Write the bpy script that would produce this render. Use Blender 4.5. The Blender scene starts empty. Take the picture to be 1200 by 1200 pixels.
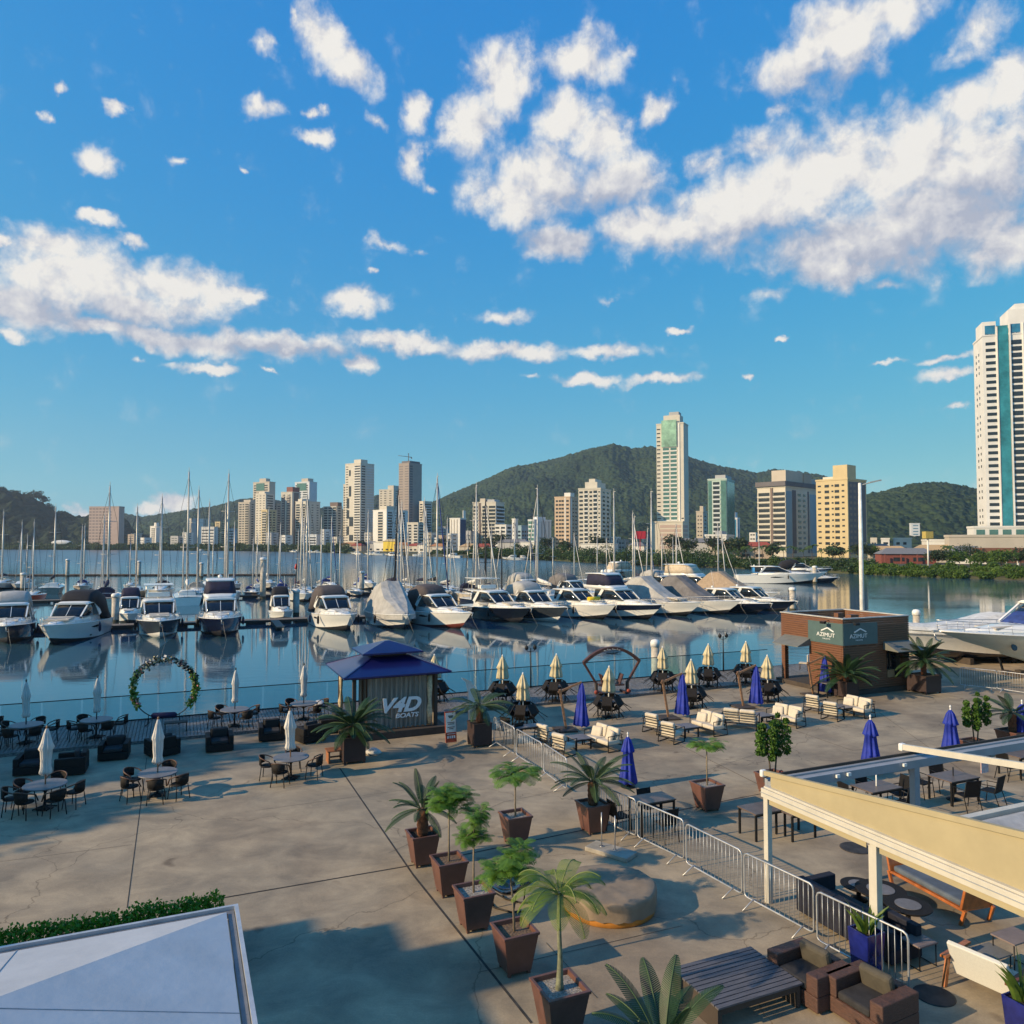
import bpy, bmesh, math, random
import numpy as np
from mathutils import Vector, Matrix
R = math.radians
S = bpy.context.scene
C = S.collection
random.seed(7); rng = np.random.default_rng(7)

# ---------------------------------------------------------------- camera, sky, sun
F = 889.0; CAMZ = 8.0; PITCH = math.atan(36.0/F)
cd = bpy.data.cameras.new('camera'); cam = bpy.data.objects.new('camera', cd); C.objects.link(cam)
cam.location = (0, 0, CAMZ); cam.rotation_euler = (math.pi/2+PITCH, 0, 0)
cd.sensor_width = 36; cd.lens = 36*F/1200; cd.clip_start = .1; cd.clip_end = 20000
S.camera = cam
S.view_settings.view_transform = 'Standard'; S.view_settings.look = 'None'
S.view_settings.gamma = 1; S.view_settings.exposure = 0.18
SUN_EL, SUN_AZ = 24.0, 22.0            # light travels towards +X, turned SUN_AZ degrees to +Y
sd = bpy.data.lights.new('sun', 'SUN'); sun = bpy.data.objects.new('sun', sd); C.objects.link(sun)
sd.energy = 5.0; sd.angle = R(.53); sd.color = (1, .76, .47)
trav = Vector((math.cos(R(SUN_AZ))*math.cos(R(SUN_EL)), math.sin(R(SUN_AZ))*math.cos(R(SUN_EL)), -math.sin(R(SUN_EL))))
sun.rotation_euler = trav.to_track_quat('-Z', 'Y').to_euler()
sun.location = (-30, -10, 40)

def ray(px, py):
    return Vector(((px-600)/F, math.cos(PITCH)-(600-py)/F*math.sin(PITCH), math.sin(PITCH)+(600-py)/F*math.cos(PITCH)))
def G(px, py, z=0.0):                    # where a line of sight meets the level z
    d = ray(px, py); t = (z-CAMZ)/d.z
    return Vector((d.x*t, d.y*t, z))
def Pt(px, py, Y):                       # the same at a known distance
    d = ray(px, py); t = Y/d.y
    return Vector((d.x*t, Y, CAMZ+d.z*t))

W = bpy.data.worlds.new('World'); S.world = W; W.use_nodes = True
nt = W.node_tree; N = nt.nodes; Lk = nt.links
for n in list(N): N.remove(n)
out = N.new('ShaderNodeOutputWorld'); bg = N.new('ShaderNodeBackground'); Lk.new(bg.outputs[0], out.inputs[0])
sky = N.new('ShaderNodeTexSky'); sky.sky_type = 'NISHITA'; sky.sun_disc = False
sky.sun_elevation = R(SUN_EL); sky.sun_rotation = math.atan2(-trav.x, -trav.y)
sky.air_density = 1.0; sky.dust_density = .35; sky.ozone_density = 2.6; sky.altitude = 0
def mth(op, a, b=None, c=None, clamp=False):
    n = N.new('ShaderNodeMath'); n.operation = op; n.use_clamp = clamp
    for i, v in enumerate((a, b, c)):
        if v is None: continue
        if isinstance(v, (int, float)): n.inputs[i].default_value = v
        else: Lk.new(v, n.inputs[i])
    return n.outputs[0]
tc = N.new('ShaderNodeTexCoord'); sp = N.new('ShaderNodeSeparateXYZ'); Lk.new(tc.outputs['Generated'], sp.inputs[0])
az = mth('ARCTAN2', sp.outputs[0], sp.outputs[1])
el = mth('ARCSINE', sp.outputs[2])
cb = N.new('ShaderNodeCombineXYZ'); Lk.new(mth('MULTIPLY', az, 10.0), cb.inputs[0]); Lk.new(mth('MULTIPLY', el, 10.0), cb.inputs[1])
P0 = cb.outputs[0]
def noise(vec, scale, detail=6, rough=.6, dist=0):
    n = N.new('ShaderNodeTexNoise'); n.inputs['Scale'].default_value = scale; n.inputs['Detail'].default_value = detail
    n.inputs['Roughness'].default_value = rough; n.inputs['Distortion'].default_value = dist
    Lk.new(vec, n.inputs['Vector']); return n
nw = noise(P0, 1.9, 5, .62)
wv = N.new('ShaderNodeVectorMath'); wv.operation = 'MULTIPLY_ADD'; Lk.new(nw.outputs['Color'], wv.inputs[0])
wv.inputs[1].default_value = (.6, .45, 0)
va = N.new('ShaderNodeVectorMath'); va.operation = 'SUBTRACT'; Lk.new(P0, va.inputs[0]); va.inputs[1].default_value = (.30, .225, 0)
Lk.new(va.outputs[0], wv.inputs[2]); PW = wv.outputs[0]
def blob(cx, cy, rx, ry, rot=0, k=1.0):
    d = ray(cx, cy).normalized(); a = math.atan2(d.x, d.y)*10; e = math.asin(d.z)*10
    m = N.new('ShaderNodeMapping'); m.vector_type = 'TEXTURE'; Lk.new(PW, m.inputs['Vector'])
    m.inputs['Location'].default_value = (a, e, 0); m.inputs['Rotation'].default_value = (0, 0, R(rot))
    s = 10/F*math.cos(a/10)*1.18; sy = 10/F*math.cos(e/10)*1.18
    m.inputs['Scale'].default_value = (max(rx, 2)*s*1.12, max(ry, 2)*sy*1.12, 1)
    g = N.new('ShaderNodeTexGradient'); g.gradient_type = 'SPHERICAL'; Lk.new(m.outputs[0], g.inputs[0])
    return g.outputs['Fac'] if k == 1 else mth('MULTIPLY', g.outputs['Fac'], k)
BL = [(90,325,100,45),(200,335,110,32,-4),(60,292,60,26),(25,360,85,30),(275,345,50,14),(150,355,110,26),
 (200,398,120,17,-5),(330,405,100,16),(470,404,90,13),(590,412,100,13),(710,411,60,10),(110,383,60,13),(243,431,52,7),(420,425,26,11),
 (115,258,28,9),(163,283,24,9),(112,190,30,18),(135,127,15,10),(66,106,12,9),(55,137,8,6,0,.7),(5,281,18,8),(8,390,22,9),
 (312,52,19,13,0,.7),(378,45,42,32,-30),(412,82,42,28,-20),(348,22,12,14,0,.8),(310,127,32,16,15,.9),(370,160,20,13),(365,132,14,8,0,.8),
 (488,130,21,24),(484,192,18,26,20),(440,145,16,10,0,.6),(415,352,44,19),(440,323,8,4,0,.7),(455,287,32,10,-15,.6),
 (590,95,45,52),(555,150,48,42,30),(682,72,58,34),(660,140,42,36),(735,62,18,14,0,.6),(705,165,52,40),(766,130,30,22,25),
 (640,210,92,45,-10),(600,235,72,35,-15),(650,285,52,24),(725,215,62,42),(745,265,52,28),
 (960,205,145,62,8),(875,245,150,55,8),(790,270,100,34),(1065,190,140,60),(1100,255,150,62),(1010,285,130,48),(1150,200,100,75),(1185,290,60,40),
 (985,318,70,24),(890,170,66,26,10,.75),(830,195,40,16,0,.7),(990,38,98,52,12),(945,72,72,34,10),(1040,14,62,34),(1145,35,52,36,30,.72),(1140,112,46,30),(1190,85,44,34),
 (918,128,30,14,0,.6),(685,443,42,9),(775,444,50,8),(622,442,14,4,0,.7),(590,372,50,10,0,.66),(795,389,17,6),(875,442,9,5),(918,397,9,4),
 (1120,439,34,9,0,.9),(1108,420,36,6,8,.8),(1040,430,24,4,0,.7),(1122,475,24,4,0,.7),(205,591,26,12),(180,598,20,8),(92,600,16,8),(205,186,14,6,0,.6),(285,198,8,5,0,.6),(500,225,14,7,0,.6),
 (900,345,40,12,0,.5),(1045,335,30,9,0,.7),(715,348,16,6,0,.5),(170,425,14,4,0,.6),(318,434,12,4,0,.8),(495,302,14,6,0,.5)]
acc = None
for b in BL:
    g = blob(*b); acc = g if acc is None else mth('SMOOTH_MAX', acc, g, .12)
n1 = noise(P0, 2.3, 10, .60, .2)
va2 = N.new('ShaderNodeVectorMath'); va2.operation = 'ADD'; Lk.new(P0, va2.inputs[0]); va2.inputs[1].default_value = (-.12, .15, 0)
n2 = noise(va2.outputs[0], 2.3, 10, .60, .2)
# unseen broken cloud added overhead and behind to warm the ambient light
n3 = noise(tc.outputs['Generated'], 2.2, 6, .6); front = N.new('ShaderNodeMapRange'); front.inputs[1].default_value = .80; front.inputs[2].default_value = .62; Lk.new(sp.outputs[1], front.inputs[0])
og = mth('MULTIPLY', front.outputs[0], mth('MULTIPLY', mth('SUBTRACT', n3.outputs['Fac'], .57), 3.2, clamp=True))
og = mth('MULTIPLY', og, mth('GREATER_THAN', mth('ABSOLUTE', mth('SUBTRACT', el, 0.0)), -1))
hi = N.new('ShaderNodeMapRange'); hi.inputs[1].default_value = .66; hi.inputs[2].default_value = .76; Lk.new(el, hi.inputs[0])
bk = N.new('ShaderNodeMapRange'); bk.inputs[1].default_value = .45; bk.inputs[2].default_value = .25; Lk.new(sp.outputs[1], bk.inputs[0])
acc0 = acc
acc = mth('ADD', acc, mth('MULTIPLY', og, mth('MAXIMUM', hi.outputs[0], bk.outputs[0])))
dens = mth('ADD', mth('MULTIPLY', acc, 1.22), mth('MULTIPLY', mth('SUBTRACT', n1.outputs['Fac'], .5), 1.55))
gt = N.new('ShaderNodeMapRange'); gt.interpolation_type = 'SMOOTHSTEP'; gt.inputs[1].default_value = .02; gt.inputs[2].default_value = .16; Lk.new(acc, gt.inputs[0]); gate = gt.outputs[0]
mr = N.new('ShaderNodeMapRange'); mr.interpolation_type = 'SMOOTHSTEP'; mr.inputs[1].default_value = .20; mr.inputs[2].default_value = .92; Lk.new(dens, mr.inputs[0])
alpha = mth('MULTIPLY', mr.outputs[0], gate)
# cloud light: where the noise falls off towards the sun the cloud faces it; undersides are greyer
lit = mth('ADD', mth('MULTIPLY', mth('SUBTRACT', n1.outputs['Fac'], n2.outputs['Fac']), 1.5), mth('MULTIPLY_ADD', dens, .55, .22))
und = None
for b in [(1060,300,170,36),(900,285,150,26),(120,372,150,22),(650,285,70,20),(990,95,90,20),(1150,250,120,50),(700,235,90,30),(340,412,260,9)]:
    g = blob(*b); und = g if und is None else mth('MAXIMUM', und, g)
thick = mth('SUBTRACT', lit, mth('MULTIPLY', und, .80), clamp=True)
cr = N.new('ShaderNodeValToRGB'); Lk.new(thick, cr.inputs[0])
cr.color_ramp.elements[0].position = .0; cr.color_ramp.elements[0].color = (.40, .43, .52, 1)
cr.color_ramp.elements[1].position = .75; cr.color_ramp.elements[1].color = (.80, .775, .73, 1)
e = cr.color_ramp.elements.new(.38); e.color = (.60, .60, .63, 1)
hs = N.new('ShaderNodeHueSaturation'); hs.inputs['Saturation'].default_value = 1.32; hs.inputs['Value'].default_value = .088
Lk.new(sky.outputs[0], hs.inputs['Color'])
ss = N.new('ShaderNodeSeparateColor'); Lk.new(hs.outputs[0], ss.inputs[0]); sk = N.new('ShaderNodeCombineColor')
for i, (k, g) in enumerate(((.56, .86), (.745, .50), (.65, .08))):   # the photograph's flatter, more saturated blue
    Lk.new(mth('MULTIPLY', mth('POWER', mth('MAXIMUM', ss.outputs[i], .0005), g), k), sk.inputs[i])
mx = N.new('ShaderNodeMix'); mx.data_type = 'RGBA'; Lk.new(alpha, mx.inputs['Factor']); Lk.new(sk.outputs[0], mx.inputs['A']); Lk.new(cr.outputs[0], mx.inputs['B'])
Lk.new(mx.outputs['Result'], bg.inputs[0]); bg.inputs[1].default_value = 1.0
W.cycles.sampling_method = 'MANUAL'; W.cycles.sample_map_resolution = 512

# ---------------------------------------------------------------- helpers
MATS = {}
def M(name, col, rough=.6, metal=0, var=.12, vs=3.0, bump=0, bs=30, spec=.5, coat=0, col2=None, stretch=None):
    if name in MATS: return MATS[name]
    m = bpy.data.materials.new(name); m.use_nodes = True; t = m.node_tree; b = t.nodes['Principled BSDF']
    b.inputs['Roughness'].default_value = rough; b.inputs['Metallic'].default_value = metal
    b.inputs['Specular IOR Level'].default_value = spec; b.inputs['Coat Weight'].default_value = coat
    tc = t.nodes.new('ShaderNodeTexCoord'); vec = tc.outputs['Object']
    if stretch:
        mp = t.nodes.new('ShaderNodeMapping'); mp.inputs['Scale'].default_value = stretch; t.links.new(vec, mp.inputs[0]); vec = mp.outputs[0]
    n = t.nodes.new('ShaderNodeTexNoise'); n.inputs['Scale'].default_value = vs; n.inputs['Detail'].default_value = 5; n.inputs['Roughness'].default_value = .65
    t.links.new(vec, n.inputs['Vector'])
    c2 = col2 or tuple(max(0, c*(1-2.2*var)) for c in col); c1 = col if col2 else tuple(min(1, c*(1+1.2*var)) for c in col)
    r = t.nodes.new('ShaderNodeValToRGB'); r.color_ramp.elements[0].position = .3; r.color_ramp.elements[1].position = .7
    r.color_ramp.elements[0].color = (*c2, 1); r.color_ramp.elements[1].color = (*c1, 1)
    t.links.new(n.outputs['Fac'], r.inputs[0]); t.links.new(r.outputs[0], b.inputs['Base Color'])
    if bump:
        nb = t.nodes.new('ShaderNodeTexNoise'); nb.inputs['Scale'].default_value = bs; nb.inputs['Detail'].default_value = 4; t.links.new(vec, nb.inputs['Vector'])
        bp = t.nodes.new('ShaderNodeBump'); bp.inputs['Strength'].default_value = bump; bp.inputs['Distance'].default_value = .02
        t.links.new(nb.outputs['Fac'], bp.inputs['Height']); t.links.new(bp.outputs[0], b.inputs['Normal'])
    MATS[name] = m; return m
def leafmat(name, c1, c2, trans=.35, vs=2.5):
    if name in MATS: return MATS[name]
    m = M(name, c1, .5, var=0, vs=vs, col2=c2, spec=.35); t = m.node_tree; b = t.nodes['Principled BSDF']
    tr = t.nodes.new('ShaderNodeBsdfTranslucent'); mi = t.nodes.new('ShaderNodeMixShader'); mi.inputs[0].default_value = trans
    src = b.inputs['Base Color'].links[0].from_socket; t.links.new(src, tr.inputs[0])
    t.links.new(b.outputs[0], mi.inputs[1]); t.links.new(tr.outputs[0], mi.inputs[2])
    t.links.new(mi.outputs[0], t.nodes['Material Output'].inputs[0]); return m

class MB:
    def __init__(s): s.v = []; s.f = []; s.m = []; s.s = []
    def add(s, vs, fs, mi=0, sm=False):
        o = len(s.v); s.v += [tuple(v) for v in vs]
        for f in fs: s.f.append([i+o for i in f]); s.m.append(mi); s.s.append(sm)
        return s
    def box(s, x0, x1, y0, y1, z0, z1, mi=0):
        vs = [(x, y, z) for z in (z0, z1) for y in (y0, y1) for x in (x0, x1)]
        return s.add(vs, [(0,2,3,1),(4,5,7,6),(0,1,5,4),(2,6,7,3),(0,4,6,2),(1,3,7,5)], mi)
    def rbox(s, c, sz, rot=(0,0,0), mi=0):
        from mathutils import Euler
        m = rot if isinstance(rot, Matrix) else Euler(rot).to_matrix()
        c = Vector(c); h = [a/2 for a in sz]
        vs = [c+m@Vector((x*h[0], y*h[1], z*h[2])) for z in (-1,1) for y in (-1,1) for x in (-1,1)]
        return s.add(vs, [(0,2,3,1),(4,5,7,6),(0,1,5,4),(2,6,7,3),(0,4,6,2),(1,3,7,5)], mi)
    def bar(s, a, b, w, h, mi=0):        # box beam between two points
        a, b = Vector(a), Vector(b); d = b-a; q = d.to_track_quat('X', 'Z').to_matrix()
        return s.rbox((a+b)/2, (d.length, w, h), q, mi)
    def tube(s, pts, r, n=6, mi=0, closed=False, cap=True):
        pts = [Vector(p) for p in pts]; k = len(pts); rs = r if isinstance(r, (list, tuple)) else [r]*k; rings = []
        up = None
        for i, p in enumerate(pts):
            if closed: d = pts[(i+1) % k]-pts[i-1]
            else: d = pts[min(i+1, k-1)]-pts[max(i-1, 0)]
            d.normalize()
            if up is None: up = Vector((0,0,1)) if abs(d.z) < .9 else Vector((1,0,0))
            a = d.cross(up); 
            if a.length < 1e-4: a = d.cross(Vector((0,1,0)))
            a.normalize(); b = a.cross(d); up = b
            rings.append([p+(a*math.cos(2*math.pi*j/n)+b*math.sin(2*math.pi*j/n))*rs[i] for j in range(n)])
        return s.loft(rings, mi, not closed and cap, not closed and cap, True, closed)
    def loft(s, rings, mi=0, c0=True, c1=True, sm=True, loop=False, open_=False):
        n = len(rings[0]); vs = [p for r in rings for p in r]; fs = []
        k = len(rings)
        for i in range(k if loop else k-1):
            for j in range(n-1 if open_ else n):
                a = i*n+j; b = i*n+(j+1) % n; i2 = (i+1) % k; fs.append((a, b, i2*n+(j+1) % n, i2*n+j))
        s.add(vs, fs, mi, sm)
        o = len(s.v)-len(vs)
        if c0: s.f.append([o+j for j in range(n)][::-1]); s.m.append(mi); s.s.append(False)
        if c1: s.f.append([o+(k-1)*n+j for j in range(n)]); s.m.append(mi); s.s.append(False)
        return s
    def lathe(s, prof, n=16, c=(0,0,0), mi=0, sm=True, cap=True):
        rings = [[(c[0]+r*math.cos(2*math.pi*j/n), c[1]+r*math.sin(2*math.pi*j/n), c[2]+z) for j in range(n)] for r, z in prof]
        return s.loft(rings, mi, cap, cap, sm)
    def prism(s, poly, z0, z1, mi=0):
        n = len(poly); vs = [(x, y, z0) for x, y in poly]+[(x, y, z1) for x, y in poly]
        return s.add(vs, [tuple(range(n))[::-1], tuple(range(n, 2*n))]+[(i, (i+1) % n, n+(i+1) % n, n+i) for i in range(n)], mi)
    def build(s, name, mats, parent=None, label=None, bevel=0, fix=True, loc=None, rz=0):
        me = bpy.data.meshes.new(name); me.from_pydata(s.v, [], s.f)
        for m in (mats if isinstance(mats, (list, tuple)) else [mats]): me.materials.append(m)
        me.polygons.foreach_set('material_index', s.m); me.polygons.foreach_set('use_smooth', s.s)
        if fix and len(s.f) < 40000:
            bm = bmesh.new(); bm.from_mesh(me); bmesh.ops.recalc_face_normals(bm, faces=bm.faces); bm.to_mesh(me); bm.free()
        me.update()
        o = bpy.data.objects.new(name, me); C.objects.link(o); o.parent = parent
        if label: o['label'] = label
        if loc is not None: o.location = loc
        if rz: o.rotation_euler = (0, 0, rz)
        if bevel:
            b = o.modifiers.new('bevel', 'BEVEL'); b.width = bevel; b.segments = 2; b.limit_method = 'ANGLE'
        return o
KIDS = {}
def thing(name, label, cat, loc=(0,0,0), rz=0, group=None):
    o = bpy.data.objects.new(name, None); C.objects.link(o); o.empty_display_size = .3
    o.location = loc; o.rotation_euler = (0, 0, rz); return tag(o, label, cat, group)
def tag(o, label, cat, group=None, kind=None):
    o['label'] = label; o['category'] = cat
    if group: o['group'] = group
    if kind: o['kind'] = kind
    return o
def struct(name, mb, mat, kind='structure'):
    o = mb.build(name, mat); o['kind'] = kind; return o
def kids(o):
    return [c for c in bpy.data.objects if c.parent == o]
def dup(root, loc, rz=0, label=None, group=None, rot=None, scale=None, mats=None):
    key = root.name
    if key not in KIDS: KIDS[key] = [(c, kids(c)) for c in kids(root)]
    r = root.copy(); C.objects.link(r); r.location = loc; r.rotation_euler = rot or (0, 0, rz)
    if scale: r.scale = (scale,)*3 if isinstance(scale, (int, float)) else scale
    if label: r['label'] = label
    if group: r['group'] = group
    for c, gs in KIDS[key]:
        d = c.copy(); C.objects.link(d); d.parent = r
        for g in gs:
            e = g.copy(); C.objects.link(e); e.parent = d
    return r
class Proto:                              # first use moves the original, later uses copy it
    def __init__(s, root): s.o = root; s.used = False
    def put(s, loc, rz=0, label=None, cat=None, group=None, rot=None, scale=None):
        if not s.used:
            s.used = True; o = s.o
            KIDS[o.name] = [(c, kids(c)) for c in kids(o)]
            o.location = loc; o.rotation_euler = rot or (0, 0, rz)
            if scale: o.scale = (scale,)*3 if isinstance(scale, (int, float)) else scale
            if label: o['label'] = label
            if group: o['group'] = group
            return o
        return dup(s.o, loc, rz, label, group, rot, scale)
def fast_mesh(name, co, nquads_verts=4, mats=None, uvrand=False, parent=None):
    """co: (n*4,3) array of quad corners"""
    me = bpy.data.meshes.new(name); nv = len(co); nf = nv//4
    me.vertices.add(nv); me.vertices.foreach_set('co', np.asarray(co, dtype=np.float32).ravel())
    me.loops.add(nv); me.loops.foreach_set('vertex_index', np.arange(nv, dtype=np.int32))
    me.polygons.add(nf); me.polygons.foreach_set('loop_start', np.arange(0, nv, 4, dtype=np.int32))
    me.polygons.foreach_set('loop_total', np.full(nf, 4, dtype=np.int32))
    for m in mats: me.materials.append(m)
    if len(mats) > 1: me.polygons.foreach_set('material_index', rng.integers(0, len(mats), nf).astype(np.int32))
    me.update(calc_edges=True)
    o = bpy.data.objects.new(name, me); C.objects.link(o); o.parent = parent; return o
def leaves(centers, size, squash=1.0):
    """random leaf quads at centers (n,3)"""
    n = len(centers); sz = size*(.6+.8*rng.random((n, 1)))
    a = rng.normal(size=(n, 3)); a /= np.linalg.norm(a, axis=1)[:, None]
    b = rng.normal(size=(n, 3)); b = np.cross(a, b); b /= np.linalg.norm(b, axis=1)[:, None]
    a = a*sz; b = b*sz*.55*squash
    c = np.asarray(centers)
    q = np.stack([c-a, c-b*1.0, c+a, c+b], axis=1); return q.reshape(-1, 3)
def blobpts(c, r, n, shell=.45):
    d = rng.normal(size=(n, 3)); d /= np.linalg.norm(d, axis=1)[:, None]
    k = (shell+(1-shell)*rng.random((n, 1)))*(.85+.3*rng.random((n, 1)))
    return np.asarray(c)+d*k*np.asarray(r)
AL = R(23.7)                               # the quay's direction
U = Vector((math.cos(AL), math.sin(AL), 0)); V = Vector((-math.sin(AL), math.cos(AL), 0))
WZ = -1.8                                  # water level

# materials
m_white = M('white_paint', (.78,.77,.74), .35, var=.04)
m_gel = M('white_gelcoat', (.80,.79,.75), .22, var=.03, coat=.3)
m_glass = M('dark_glass', (.012,.016,.022), .08, var=.2, spec=.6)
m_black = M('black_metal', (.012,.012,.013), .5, var=.2, spec=.3)
m_wick = M('dark_wicker', (.018,.015,.014), .7, var=.35, vs=60, bump=.6, bs=90, spec=.25)
m_alu = M('brushed_aluminium', (.55,.55,.55), .35, .8, var=.1)
m_galv = M('galvanised_steel', (.50,.51,.52), .42, .55, var=.15)
m_wood = M('warm_wood', (.30,.14,.06), .55, var=.25, vs=8, stretch=(1,1,6))
m_conc = M('pale_concrete', (.36,.33,.28), .85, var=.15)
m_soil = M('dark_soil', (.035,.025,.018), .95, var=.4, vs=20)
# ---------------------------------------------------------------- water, land, terrace
def watermat():
    m = bpy.data.materials.new('river_water'); m.use_nodes = True; t = m.node_tree; b = t.nodes['Principled BSDF']
    b.inputs['Base Color'].default_value = (.035,.095,.135,1); b.inputs['Roughness'].default_value = .035; b.inputs['IOR'].default_value = 1.5
    b.inputs['Specular IOR Level'].default_value = .75
    tc = t.nodes.new('ShaderNodeTexCoord'); mp = t.nodes.new('ShaderNodeMapping'); t.links.new(tc.outputs['Object'], mp.inputs[0])
    mp.inputs['Scale'].default_value = (.55, 1.5, 1); mp.inputs['Rotation'].default_value = (0,0,R(-12))
    n = t.nodes.new('ShaderNodeTexNoise'); n.inputs['Scale'].default_value = .9; n.inputs['Detail'].default_value = 5; n.inputs['Roughness'].default_value = .55
    t.links.new(mp.outputs[0], n.inputs[0])
    n2 = t.nodes.new('ShaderNodeTexNoise'); n2.inputs['Scale'].default_value = .035; n2.inputs['Detail'].default_value = 4; t.links.new(mp.outputs[0], n2.inputs[0])
    r = t.nodes.new('ShaderNodeMapRange'); r.inputs[1].default_value = .42; r.inputs[2].default_value = .62; r.inputs[3].default_value = .05; r.inputs[4].default_value = .30
    t.links.new(n2.outputs['Fac'], r.inputs[0])
    bp = t.nodes.new('ShaderNodeBump'); bp.inputs['Distance'].default_value = .05; t.links.new(n.outputs['Fac'], bp.inputs['Height']); 
    sx = t.nodes.new('ShaderNodeSeparateXYZ'); t.links.new(tc.outputs['Object'], sx.inputs[0]); r3 = t.nodes.new('ShaderNodeMapRange'); r3.inputs[1].default_value = 150; r3.inputs[2].default_value = 330; r3.inputs[3].default_value = 0; r3.inputs[4].default_value = 1.1; t.links.new(sx.outputs[1], r3.inputs[0])
    rr_ = t.nodes.new('ShaderNodeMapRange'); rr_.inputs[1].default_value = 130; rr_.inputs[2].default_value = 420; rr_.inputs[3].default_value = .035; rr_.inputs[4].default_value = .30; t.links.new(sx.outputs[1], rr_.inputs[0]); t.links.new(rr_.outputs[0], b.inputs['Roughness'])
    ad = t.nodes.new('ShaderNodeMath'); ad.operation = 'ADD'; t.links.new(r.outputs[0], ad.inputs[0]); t.links.new(r3.outputs[0], ad.inputs[1]); t.links.new(ad.outputs[0], bp.inputs['Strength'])
    t.links.new(bp.outputs[0], b.inputs['Normal']); return m
mb = MB(); mb.add([(-9000,-300,WZ),(9000,-300,WZ),(9000,9000,WZ),(-9000,9000,WZ)], [(0,1,2,3)])
struct('water', mb, watermat())
SH = [(-500,643.5),(0,644),(150,644.6),(300,646),(380,647.5),(450,650.5),(515,652.5),(560,654),(640,656.5),(700,660),(780,664),(860,666),(940,669.5),(1020,673.5),(1100,677),(1200,680),(1350,686),(1500,692)]
def shoreD(px):
    for (a, ya), (b, yb) in zip(SH, SH[1:]):
        if a <= px <= b: return G(px, ya+(yb-ya)*(px-a)/(b-a), WZ).y
    return G(px, 640, WZ).y
sh = [G(x, y, WZ) for x, y in SH]
m_land = M('river_bank', (.075,.085,.035), .95, var=.3, vs=.02, col2=(.05,.045,.03))
mb = MB()
far = [(p.x*40*280/p.y if False else p.x/p.y*9000, 9000) for p in sh]
vs = []; fs = []
for p, q in zip(sh, far):
    vs += [(p.x, p.y, WZ-1), (p.x, p.y+.3, WZ+.45), (p.x*1.012, p.y*1.012+3, .2), (q[0], q[1], .2)]
for i in range(len(sh)-1):
    for k in range(3): a = i*4+k; fs.append((a, a+4, a+5, a+1))
mb.add(vs, fs); struct('ground', mb, m_land)

# terrace
def pavemat():
    m = M('stained_concrete', (.45,.355,.235), .8, var=.0, vs=.30, col2=(.25,.21,.155)); t = m.node_tree; b = t.nodes['Principled BSDF']
    col = b.inputs['Base Color'].links[0].from_socket
    tc = t.nodes.new('ShaderNodeTexCoord')
    def nz(s, d, st=None, w=.6, dist=0):
        n = t.nodes.new('ShaderNodeTexNoise'); n.inputs['Scale'].default_value = s; n.inputs['Detail'].default_value = d; n.inputs['Roughness'].default_value = w; n.inputs['Distortion'].default_value = dist
        if st:
            mp = t.nodes.new('ShaderNodeMapping'); mp.inputs['Scale'].default_value = st; mp.inputs['Rotation'].default_value = (0,0,R(-20)); t.links.new(tc.outputs['Object'], mp.inputs[0]); t.links.new(mp.outputs[0], n.inputs[0])
        else: t.links.new(tc.outputs['Object'], n.inputs[0])
        return n.outputs['Fac']
    def mulramp(col, fac, p0, p1, c0, c1):
        r = t.nodes.new('ShaderNodeValToRGB'); r.color_ramp.elements[0].position = p0; r.color_ramp.elements[1].position = p1
        r.color_ramp.elements[0].color = (*c0,1); r.color_ramp.elements[1].color = (*c1,1); t.links.new(fac, r.inputs[0])
        x = t.nodes.new('ShaderNodeMix'); x.data_type = 'RGBA'; x.blend_type = 'MULTIPLY'; x.inputs['Factor'].default_value = 1
        t.links.new(col, x.inputs['A']); t.links.new(r.outputs[0], x.inputs['B']); return x.outputs['Result']
    col = mulramp(col, nz(.9, 9, (.8,1.1,1), .68, .5), .36, .62, (.74,.73,.72), (1.12,1.10,1.06))
    col = mulramp(col, nz(.22, 6, (1,.6,1), .6), .38, .5, (.76,.74,.74), (1,1,1))
    col = mulramp(col, nz(26, 3), .3, .7, (.90,.90,.90), (1.07,1.07,1.07))
    col = mulramp(col, nz(2.4, 12, (.6,1.5,1), .80, 1.0), .60, .68, (1,1,1), (1.34,1.32,1.28))
    col = mulramp(col, nz(.9, 2), .24, .31, (.55,.52,.50), (1,1,1))
    t.links.new(col, b.inputs['Base Color'])
    bp = t.nodes.new('ShaderNodeBump'); 
    vo = t.nodes.new('ShaderNodeTexVoronoi'); vo.feature = 'DISTANCE_TO_EDGE'; vo.inputs['Scale'].default_value = .16; nzv = t.nodes.new('ShaderNodeTexNoise'); nzv.inputs['Scale'].default_value = .8; nzv.inputs['Detail'].default_value = 6; t.links.new(tc.outputs['Object'], nzv.inputs[0])
    mxv = t.nodes.new('ShaderNodeVectorMath'); mxv.operation = 'ADD'; t.links.new(tc.outputs['Object'], mxv.inputs[0]); scv = t.nodes.new('ShaderNodeVectorMath'); scv.operation = 'SCALE'; scv.inputs['Scale'].default_value = 1.6; t.links.new(nzv.outputs['Color'], scv.inputs[0]); t.links.new(scv.outputs[0], mxv.inputs[1]); t.links.new(mxv.outputs[0], vo.inputs['Vector'])
    col = mulramp(b.inputs['Base Color'].links[0].from_socket, vo.outputs['Distance'], .0, .0035, (.55,.53,.5), (1,1,1)); t.links.new(col, b.inputs['Base Color'])
    bp.inputs['Strength'].default_value = .35; bp.inputs['Distance'].default_value = .01
    t.links.new(nz(14, 6), bp.inputs['Height']); t.links.new(bp.outputs[0], b.inputs['Normal']); return m
m_pave = pavemat()
q0 = G(0, 860); q1 = G(923, 787)
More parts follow.
